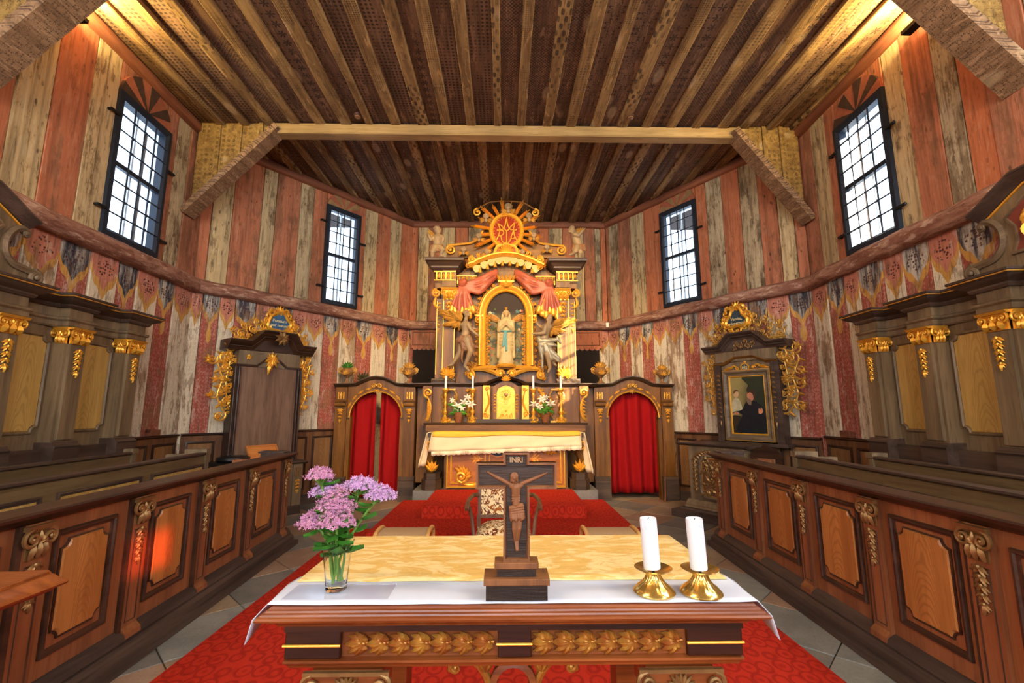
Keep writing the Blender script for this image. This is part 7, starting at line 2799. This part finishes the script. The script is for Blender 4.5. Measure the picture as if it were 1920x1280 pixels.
# scrolled bracket under the middle of the apron
b = MB()
xm = X(962, 1.6)
for sx in (-1, 1):
    b = MB()
    b.cs([(xm + sx * .20, .72), (xm + sx * .19, .755), (xm + sx * .13, .75), (xm + sx * .085, .70), (xm + sx * .06, .60)], .014, 1.62, 8, False)
    b.scroll(xm + sx * .185, .737, .02, PI / 2, 1.2, -sx, .008, 1.61)
    b.leaf(xm + sx * .09, .72, PI / 2, .05, .025, 1.61).leaf(xm + sx * .09, .72, PI / 2 + .6, .045, .02, 1.61).leaf(xm + sx * .09, .72, PI / 2 - .6, .045, .02, 1.61)
    part(b, 'scroll_bracket', M_CARVE, tt2, world=True)
b = MB().mold([(xm + .065 * math.cos(PI * k / 10), .68 + .065 * math.sin(PI * k / 10)) for k in range(11)], [(-.01, 0), (-.01, .02), (.01, .025), (.016, 0)], y=1.625)
part(b, 'bracket_arch', M_TABLE, tt2, world=True)

# white linen cloth along the front of the table, hanging over both ends
rows = []
for j in range(8):
    y_ = FRY + .008 + (1.72 - FRY) * j / 7
    r_ = []
    for i in range(33):
        u = -1 + 2 * i / 32
        L_ = HX + .115
        s_ = u * L_
        if abs(s_) <= HX + .004:
            r_.append((TX + s_, y_, .9695 + .0006 * math.sin(s_ * 30 + y_ * 40)))
        else:
            ex = abs(s_) - HX - .004
            sg = 1 if s_ > 0 else -1
            r_.append((TX + sg * (HX + .008 + .055 * min(1, ex / .03)), y_ + .02 * math.sin(ex * 40), .9695 - max(0, ex - .01) * (1.0 - .45 * j / 7)))
    rows.append(r_)
drape('linen_cloth', rows, M_WHITE, 'white linen cloth along the front edge of the foreground table', 'cloth', (TX, 1.6, .97), .002)
# gold damask cloth over the rear of the table
rows = []
for j in range(11):
    y_ = 1.672 + (BKY + .003 - 1.672) * j / 10
    rows.append([(TX - HX - .006 + (2 * HX + .012) * i / 20, y_, .9735 + .0008 * math.sin(i * 1.3 + j)) for i in range(21)])
rows.append([(TX - HX - .006 + (2 * HX + .012) * i / 20, BKY + .012, .93) for i in range(21)])
rows.append([(TX - HX - .006 + (2 * HX + .012) * i / 20, BKY + .012, .78) for i in range(21)])
drape('damask_cloth', rows, M_GCLOTH, 'pale gold damask cloth covering the rear of the foreground table', 'cloth', (TX, 1.95, .97), .002)
b = MB().box(-.165, .165, -.062, .062, 0, .002)
o = part(b, 'plastic_sheet', M_SHEET)
o.location = (-.525, 1.588, .9712)
tag(o, 'clear plastic sheet lying under the glass vase', 'sheet')

# glass vase
VX, VY, VZ = -.548, 1.602, .9735
tv = T('glass_vase', 'clear faceted glass vase on the left of the foreground table', 'vase', (VX, VY, VZ))
ft = lambda a_, z_: .035 * math.cos(6 * a_ + z_ * 26)
pv = [(.001, 0), (.030, 0), (.034, .004), (.036, .03), (.040, .075), (.046, .12), (.050, .15), (.0478, .151), (.0435, .12), (.0375, .075), (.0335, .035), (.030, .018), (.001, .016)]
part(MB().lathe(pv, 36, fl=ft), 'body', M_GLASS, tv)

# sedum stems: each one a stem with fleshy leaves and a domed flower head
q = random.Random(19)


def sedum(px, py, spread, nfl, lab, nl, seed, dy=.0, droop=1.0):
    q = random.Random(seed)
    hx, hz = P2(px, py, VY + dy)
    base = Vector((VX + q.uniform(-.016, .016), VY + q.uniform(-.016, .016), VZ + .022))
    top = Vector((hx, VY + dy, hz))
    rim = Vector((VX + max(-.03, min(.03, (hx - VX) * .35)), VY + max(-.03, min(.03, dy * .5)), VZ + .145))
    mid = rim.lerp(top, .55) + Vector((0, 0, .012))
    t = T('sedum_stem', lab, 'flower', base, 0, 'sedum stems in the glass vase')
    pth = spl([base, base.lerp(rim, .5), rim, mid, top], 5)
    part(MB().tube(pth, .0042, 6), 'stem', M_STEM, t, world=True)
    for k in range(nl):
        u = .42 + .5 * k / max(1, nl - 1)
        p_ = pth[int(u * (len(pth) - 1))]
        an = k * 2.4 + seed
        b = MB().leaf(0, 0, 0, q.uniform(.042, .066), q.uniform(.032, .046), 0, .006, q.uniform(-.7, -.1))
        b.tr(Matrix.Translation(p_) @ Matrix.Rotation(an, 4, 'Z') @ Matrix.Rotation(-q.uniform(-.2, .6), 4, 'Y') @ Matrix.Rotation(PI / 2, 4, 'X'))
        part(b, 'leaf', M_LEAF2, t, world=True)
    # branchlets
    b = MB()
    flo = MB()
    for k in range(nfl):
        r_ = math.sqrt((k + .5) / nfl)
        an = k * 2.39996
        dep = q.uniform(.62, 1.08)
        d_ = Vector((spread[0] * r_ * math.cos(an) * dep, spread[1] * r_ * math.sin(an) * dep, spread[2] * (1.15 - 1.3 * r_ * r_ * droop) * dep))
        c_ = top + d_ + Vector((q.uniform(-.004, .004), q.uniform(-.004, .004), q.uniform(-.005, .005)))
        if k % 5 == 0:
            b.tube([mid.lerp(top, .5 + .3 * q.random()), c_], .0014, 4)
        nrm = (d_ + Vector((0, -.01, spread[2] * .8))).normalized()
        u_ = nrm.orthogonal().normalized()
        w_ = nrm.cross(u_)
        s_ = q.uniform(.0062, .0098)
        a0 = q.uniform(0, 2 * PI)
        vs = [c_ - nrm * .001]
        fs = []
        for m_ in range(5):
            a1_ = a0 + 2 * PI * m_ / 5
            tipd = u_ * math.cos(a1_) + w_ * math.sin(a1_)
            sid = u_ * math.cos(a1_ + .5) + w_ * math.sin(a1_ + .5)
            sid2 = u_ * math.cos(a1_ - .5) + w_ * math.sin(a1_ - .5)
            i0 = len(vs)
            vs += [c_ + sid2 * s_ * .42 + nrm * s_ * .15, c_ + tipd * s_ + nrm * s_ * .35, c_ + sid * s_ * .42 + nrm * s_ * .15]
            fs.append((0, i0, i0 + 1, i0 + 2))
        flo.add(vs, fs)
        flo.add([c_, c_ + nrm * s_ * .9 + u_ * .0012, c_ + nrm * s_ * .9 - u_ * .0012], [(0, 1, 2)])
    part(b, 'branchlets', M_STEM, t, world=True)
    o = part(flo, 'flower_head', M_SEDUM if seed % 2 else M_SEDUM2, t, 'domed head of tiny pink star florets', world=True, smooth=0)
    o['kind'] = 'stuff'
    return t


M_SEDUM2 = plain('sedum_lilac', C(204, 164, 204), .7, nz=.5, nscale=60, c2=C(188, 130, 176))
sedum(600, 893, (.050, .04, .024), 240, 'sedum stem with the highest lilac flower head at the upper left', 6, 1, .0)
sedum(612, 925, (.062, .045, .032), 320, 'sedum stem with a lilac head just below the highest one', 8, 2, .03)
sedum(630, 950, (.068, .05, .05), 460, 'sedum stem with the large round pink head in the middle', 10, 3, -.02)
sedum(632, 980, (.058, .045, .042), 380, 'sedum stem with a dense pink head low over the vase rim', 10, 5, -.05)
sedum(584, 982, (.046, .04, .032), 260, 'sedum stem with a small pink head leaning out at the far left', 7, 7, -.02)
sedum(676, 912, (.066, .045, .026), 340, 'sedum stem with a broad lilac head at the upper right', 10, 4, .02)
sedum(714, 930, (.056, .04, .028), 300, 'sedum stem with a lilac head leaning furthest to the right', 9, 6, .0)

# wooden crucifix
CXX, CYY = .041, 1.545
tcx = T('crucifix', 'carved wooden table crucifix with stepped base in the centre foreground', 'crucifix', (CXX, CYY, .9735))
b = MB().box(-.095, .095, -.045, .045, 0, .045)
for k in range(38):
    xx = -.093 + .005 * k
    b.box(xx, xx + .003, -.0475, -.045, .002, .044)
part(b, 'base_block', M_CROSSD2 if False else M_CROSSD, tcx)
part(MB().cbox(-.102, .102, -.052, .050, .045, .064, .002), 'base_plate', M_CROSS, tcx)
b = MB().box(-.061, .061, -.03, .03, .064, .087)
for k in range(24):
    xx = -.06 + .005 * k
    b.box(xx, xx + .003, -.0325, -.03, .066, .086)
part(b, 'upper_block', M_CROSSD, tcx)
part(MB().cbox(-.069, .069, -.036, .034, .087, .106, .002), 'upper_plate', M_CROSS, tcx)
zc = .106
pw, aw = .042, .131
z_lo, z_a0, z_a1, z_t = zc, .327, .409, .441
crs = [(-pw, z_lo), (pw, z_lo), (pw, z_a0), (aw, z_a0), (aw, z_a1), (pw, z_a1), (pw, z_t), (-pw, z_t), (-pw, z_a1), (-aw, z_a1), (-aw, z_a0), (-pw, z_a0)]
part(MB().prism(crs, -.008, .02), 'cross_ground', M_CROSSD, tcx)
part(MB().mold(crs, [(0, -.02), (0, .022), (.006, .022), (.010, .010), (.010, -.02)], True), 'cross_rim', M_CROSS, tcx)
text_mesh('INRI', .024, 'inscription', plain('pale_inscription', C(186, 140, 92), .5), tcx, Matrix.Translation((0, -.0098, .417)), .0016, bold=.0005)
fc = lambda u, v_, dy=0.0: (lambda p_: (p_[0] - CXX, -.010 + dy, p_[1] - .9735))(P2(870 + u / 4.265, 840 + v_ / 4.265, CYY - .012))
b = MB()
h0 = Vector(fc(402, 232, -.010))
b.ell(h0, (.0105, .011, .0135), 10, 8).ell(h0 + Vector((-.002, -.011, -.002)), (.0022, .003, .003), 6, 5).ell(h0 + Vector((-.003, -.006, -.010)), (.006, .005, .006), 7, 6)
for k in range(12):
    an = PI * k / 11
    b.ell(h0 + Vector((.0105 * math.cos(an), -.002, .004 + .010 * math.sin(an))), (.0036, .0045, .0036), 6, 5)
for k in range(4):
    b.cap(h0 + Vector((-.009, -.002, .004 - .002 * k)), h0 + Vector((-.011, -.002, -.012)), .0035, .003, 6)
    b.cap(h0 + Vector((.009, -.002, .004 - .002 * k)), h0 + Vector((.011, -.002, -.012)), .0035, .003, 6)
b.cap(fc(408, 265), fc(412, 290), .005, .007, 8)
b.cap(fc(380, 305), fc(455, 298), .009, .009, 10)
b.cap(fc(416, 310), fc(414, 380), .0165, .0135, 12).cap(fc(414, 380), fc(418, 450), .012, .0135, 12)
for k in range(3):
    b.cap(fc(385, 380 + 20 * k, -.007), fc(445, 378 + 20 * k, -.007), .003, .003, 6)
for (s_, e_, w_, f_) in (((378, 292), (275, 240), (205, 200), (160, 178)), ((458, 285), (555, 247), (630, 212), (672, 196))):
    b.cap(fc(*s_), fc(*e_), .0078, .0062, 8).cap(fc(*e_), fc(*w_), .0062, .0044, 8)
    wv, fv = Vector(fc(*w_)), Vector(fc(*f_))
    hand(b, wv, fv - wv, .017, (0, 0, 1))
b.cap(fc(408, 520), fc(402, 650, -.006), .0115, .0082, 10).cap(fc(402, 650, -.006), fc(412, 760), .0078, .0046, 8)
b.cap(fc(445, 520), fc(440, 645, -.008), .0115, .0082, 10).cap(fc(440, 645, -.008), fc(428, 755), .0078, .0046, 8)
b.cap(fc(414, 755, -.003), fc(420, 808, -.010), .0048, .0042, 8).cap(fc(428, 750, -.003), fc(430, 806, -.010), .0048, .0042, 8)
body(b, 'carved_figure', M_CORPUS, tcx, .0016, 3)
b = MB()
for k in range(9):
    b.cap(fc(368 + 12 * k, 470 - 3 * k, -.006), fc(372 + 12 * k + 8, 570 - 10 * (k % 3), -.010 - .003 * (k % 2)), .0055, .0058, 7)
for k in range(5):
    b.cap(fc(372, 478 + 18 * k, -.013), fc(478, 455 + 22 * k, -.013), .0026, .0026, 6)
body(b, 'loincloth', M_CORPUS, tcx, .0018, 2)


# brass candle holders with white candles
def holder(x_, y_, lab, tilt, proto=None):
    t = T('candle_holder', lab, 'candle holder', (x_, y_, .9735), 0, 'brass candle holders on the foreground table')
    flt = lambda a_, z_: .035 * math.cos(18 * a_) * max(0, min(1, (z_ - .012) / .02)) * (1 if z_ < .058 else 0)
    part(MB().lathe([(.001, 0), (.064, 0), (.066, .004), (.064, .008), (.058, .014), (.052, .020), (.040, .028), (.028, .042), (.022, .056), (.023, .060), (.001, .060)], 72, fl=flt), 'foot', M_BRASS, t)
    part(MB().lathe([(.010, .058), (.024, .060), (.042, .066), (.056, .073), (.060, .076), (.058, .077), (.042, .070), (.02, .064), (.001, .064)], 40), 'drip_pan', M_BRASS, t)
    part(MB().lathe([(.005, .06), (.004, .08), (.001, .085)], 8), 'spike', M_IRON2, t)
    b = MB().lathe([(.001, .074), (.0262, .074), (.0268, .08), (.0268, .222), (.0255, .229), (.020, .226), (.012, .221), (.001, .220)], 24)
    q = random.Random(int(x_ * 999))
    for k in range(4):
        an = q.uniform(0, 6.28)
        b.cap((.0262 * math.cos(an), .0262 * math.sin(an), .222), (.0268 * math.cos(an), .0268 * math.sin(an), .222 - q.uniform(.01, .03)), .0022, .0028, 6)
    b.tr(Matrix.Rotation(tilt, 4, 'Y'))
    c_ = part(b, 'candle', M_WAX, t)
    b = MB().tube(spl([(0, 0, .219), (.001, 0, .226), (.004, -.001, .230)], 3), .0013, 5).tr(Matrix.Rotation(tilt, 4, 'Y'))
    part(b, 'wick', M_BLACK, c_)
    return t


holder(.485, 1.560, 'brass candle holder with white candle, nearer the crucifix', -.045)
holder(.634, 1.551, 'brass candle holder with white candle at the right end of the table', -.045)

# ------------------------------------------------------------------ chair and stools behind the table
tch = T('armchair', 'wooden armchair with brown and cream floral tapestry standing behind the crucifix', 'chair', (.0, 4.62, .013))
part(MB().cbox(-.25, .25, -.02, .02, 0, .50, .025).tr(Matrix.Translation((0, .20, .48)) @ Matrix.Rotation(-.10, 4, 'X')), 'backrest', M_TAP, tch)
b = MB().mold([(-.262, 0), (.262, 0), (.262, .52), (-.262, .52)], [(-.0, -.02), (.0, .03), (.03, .03), (.03, -.02)], True)
part(b.tr(Matrix.Translation((0, .205, .47)) @ Matrix.Rotation(-.10, 4, 'X')), 'back_frame', M_OAK, tch)
b = MB()
vs, fs = [], []
for j in range(9):
    for i in range(11):
        u, v_ = -1 + 2 * i / 10, -1 + 2 * j / 8
        vs.append((u * .26, v_ * .24 - .03, .38 + .10 * (1 - u ** 4) * (1 - v_ ** 4) ** .7))
for j in range(8):
    for i in range(10):
        fs.append((j * 11 + i, j * 11 + i + 1, (j + 1) * 11 + i + 1, (j + 1) * 11 + i))
b.add(vs, fs)
b.box(-.26, .26, -.27, .21, .34, .385)
part(b, 'seat', M_TAP, tch)
for sx in (-1, 1):
    part(MB().box(sx * .27 - .02, sx * .27 + .02, -.27, -.23, .0, .40), 'leg', M_OAK, tch)
    part(MB().box(sx * .25 - .02, sx * .25 + .02, .18, .22, .0, .50), 'leg', M_OAK, tch)
    b = MB().cs([(0, 0), (0, 0)], .001) if False else MB()
    b.tube(spl([(sx * .30, .16, .70), (sx * .335, -.05, .69), (sx * .34, -.20, .665), (sx * .34, -.25, .64)], 5), .02, 8)
    b.tube(spl([(sx * .335, -.16, .67), (sx * .30, -.15, .55), (sx * .275, -.20, .38)], 5), .017, 8)
    b.tube([(sx * .26, .20, .69), (sx * .30, .16, .70)], .02, 8)
    part(b, 'armrest', M_OAK, tch)


def stool(x_, y_, lab):
    t = T('stool', lab, 'stool', (x_, y_, .013), 0, 'cushioned stools behind the table')
    b = MB()
    n = 9
    prof = []
    for k in range(n):
        an = PI * k / (n - 1)
        prof.append((-.17 * math.cos(an), .40 + .05 * math.sin(an) ** .6))
    vs, fs = [], []
    for sx in (-.215, .215):
        vs += [(sx, p_[0], p_[1]) for p_ in prof]
    for k in range(n - 1):
        fs.append((k, k + 1, n + k + 1, n + k))
    fs += [tuple(range(n - 1, -1, -1)), tuple(range(n, 2 * n)), (0, n, 2 * n - 1, n - 1)]
    b.add(vs, fs)
    part(b, 'cushion', M_BEIGE, t)
    for sx in (-1, 1):
        b = MB()
        b.tube(spl([(sx * .235, -.19, .0), (sx * .235, -.185, .32), (sx * .235, -.15, .43), (sx * .235, 0, .455), (sx * .235, .15, .43), (sx * .235, .185, .32), (sx * .235, .19, .0)], 5), .019, 8)
        part(b, 'side_frame', M_LTWOOD, t)
    part(MB().box(-.23, .23, -.015, .015, .30, .34), 'stretcher', M_LTWOOD, t)
    return t


stool(-.915, 4.45, 'beige cushioned stool with light wooden sides to the left of the armchair')
stool(.985, 4.42, 'beige cushioned stool with light wooden sides to the right of the armchair')

# lectern whose moulded desk edge enters at the left
tle = T('lectern', 'light brown moulded lectern top entering the picture at the lower left edge', 'lectern', (-1.95, 1.62, 0))
part(MB().hmold([(-2.10, 1.80), (-2.10, 1.46), (-1.64, 1.46), (-1.64, 1.80)], [(-.1, .975), (-.02, .975), (-.01, .965), (.0, .962), (.02, .952), (.045, .945), (.055, .938), (.05, .93), (.02, .925), (.0, .905), (-.1, .905)]), 'desk_moulding', M_LTW2 if False else M_TABLE, tle, world=True)
part(MB().box(-2.09, -1.65, 1.47, 1.79, .91, .974), 'desk_board', M_TABLE, tle, world=True)
part(MB().box(-2.06, -1.88, 1.52, 1.72, .06, .91), 'pedestal', M_TABLE, tle, world=True)
part(MB().box(-2.12, -1.84, 1.46, 1.78, .0, .06), 'foot', M_TABLED, tle, world=True)
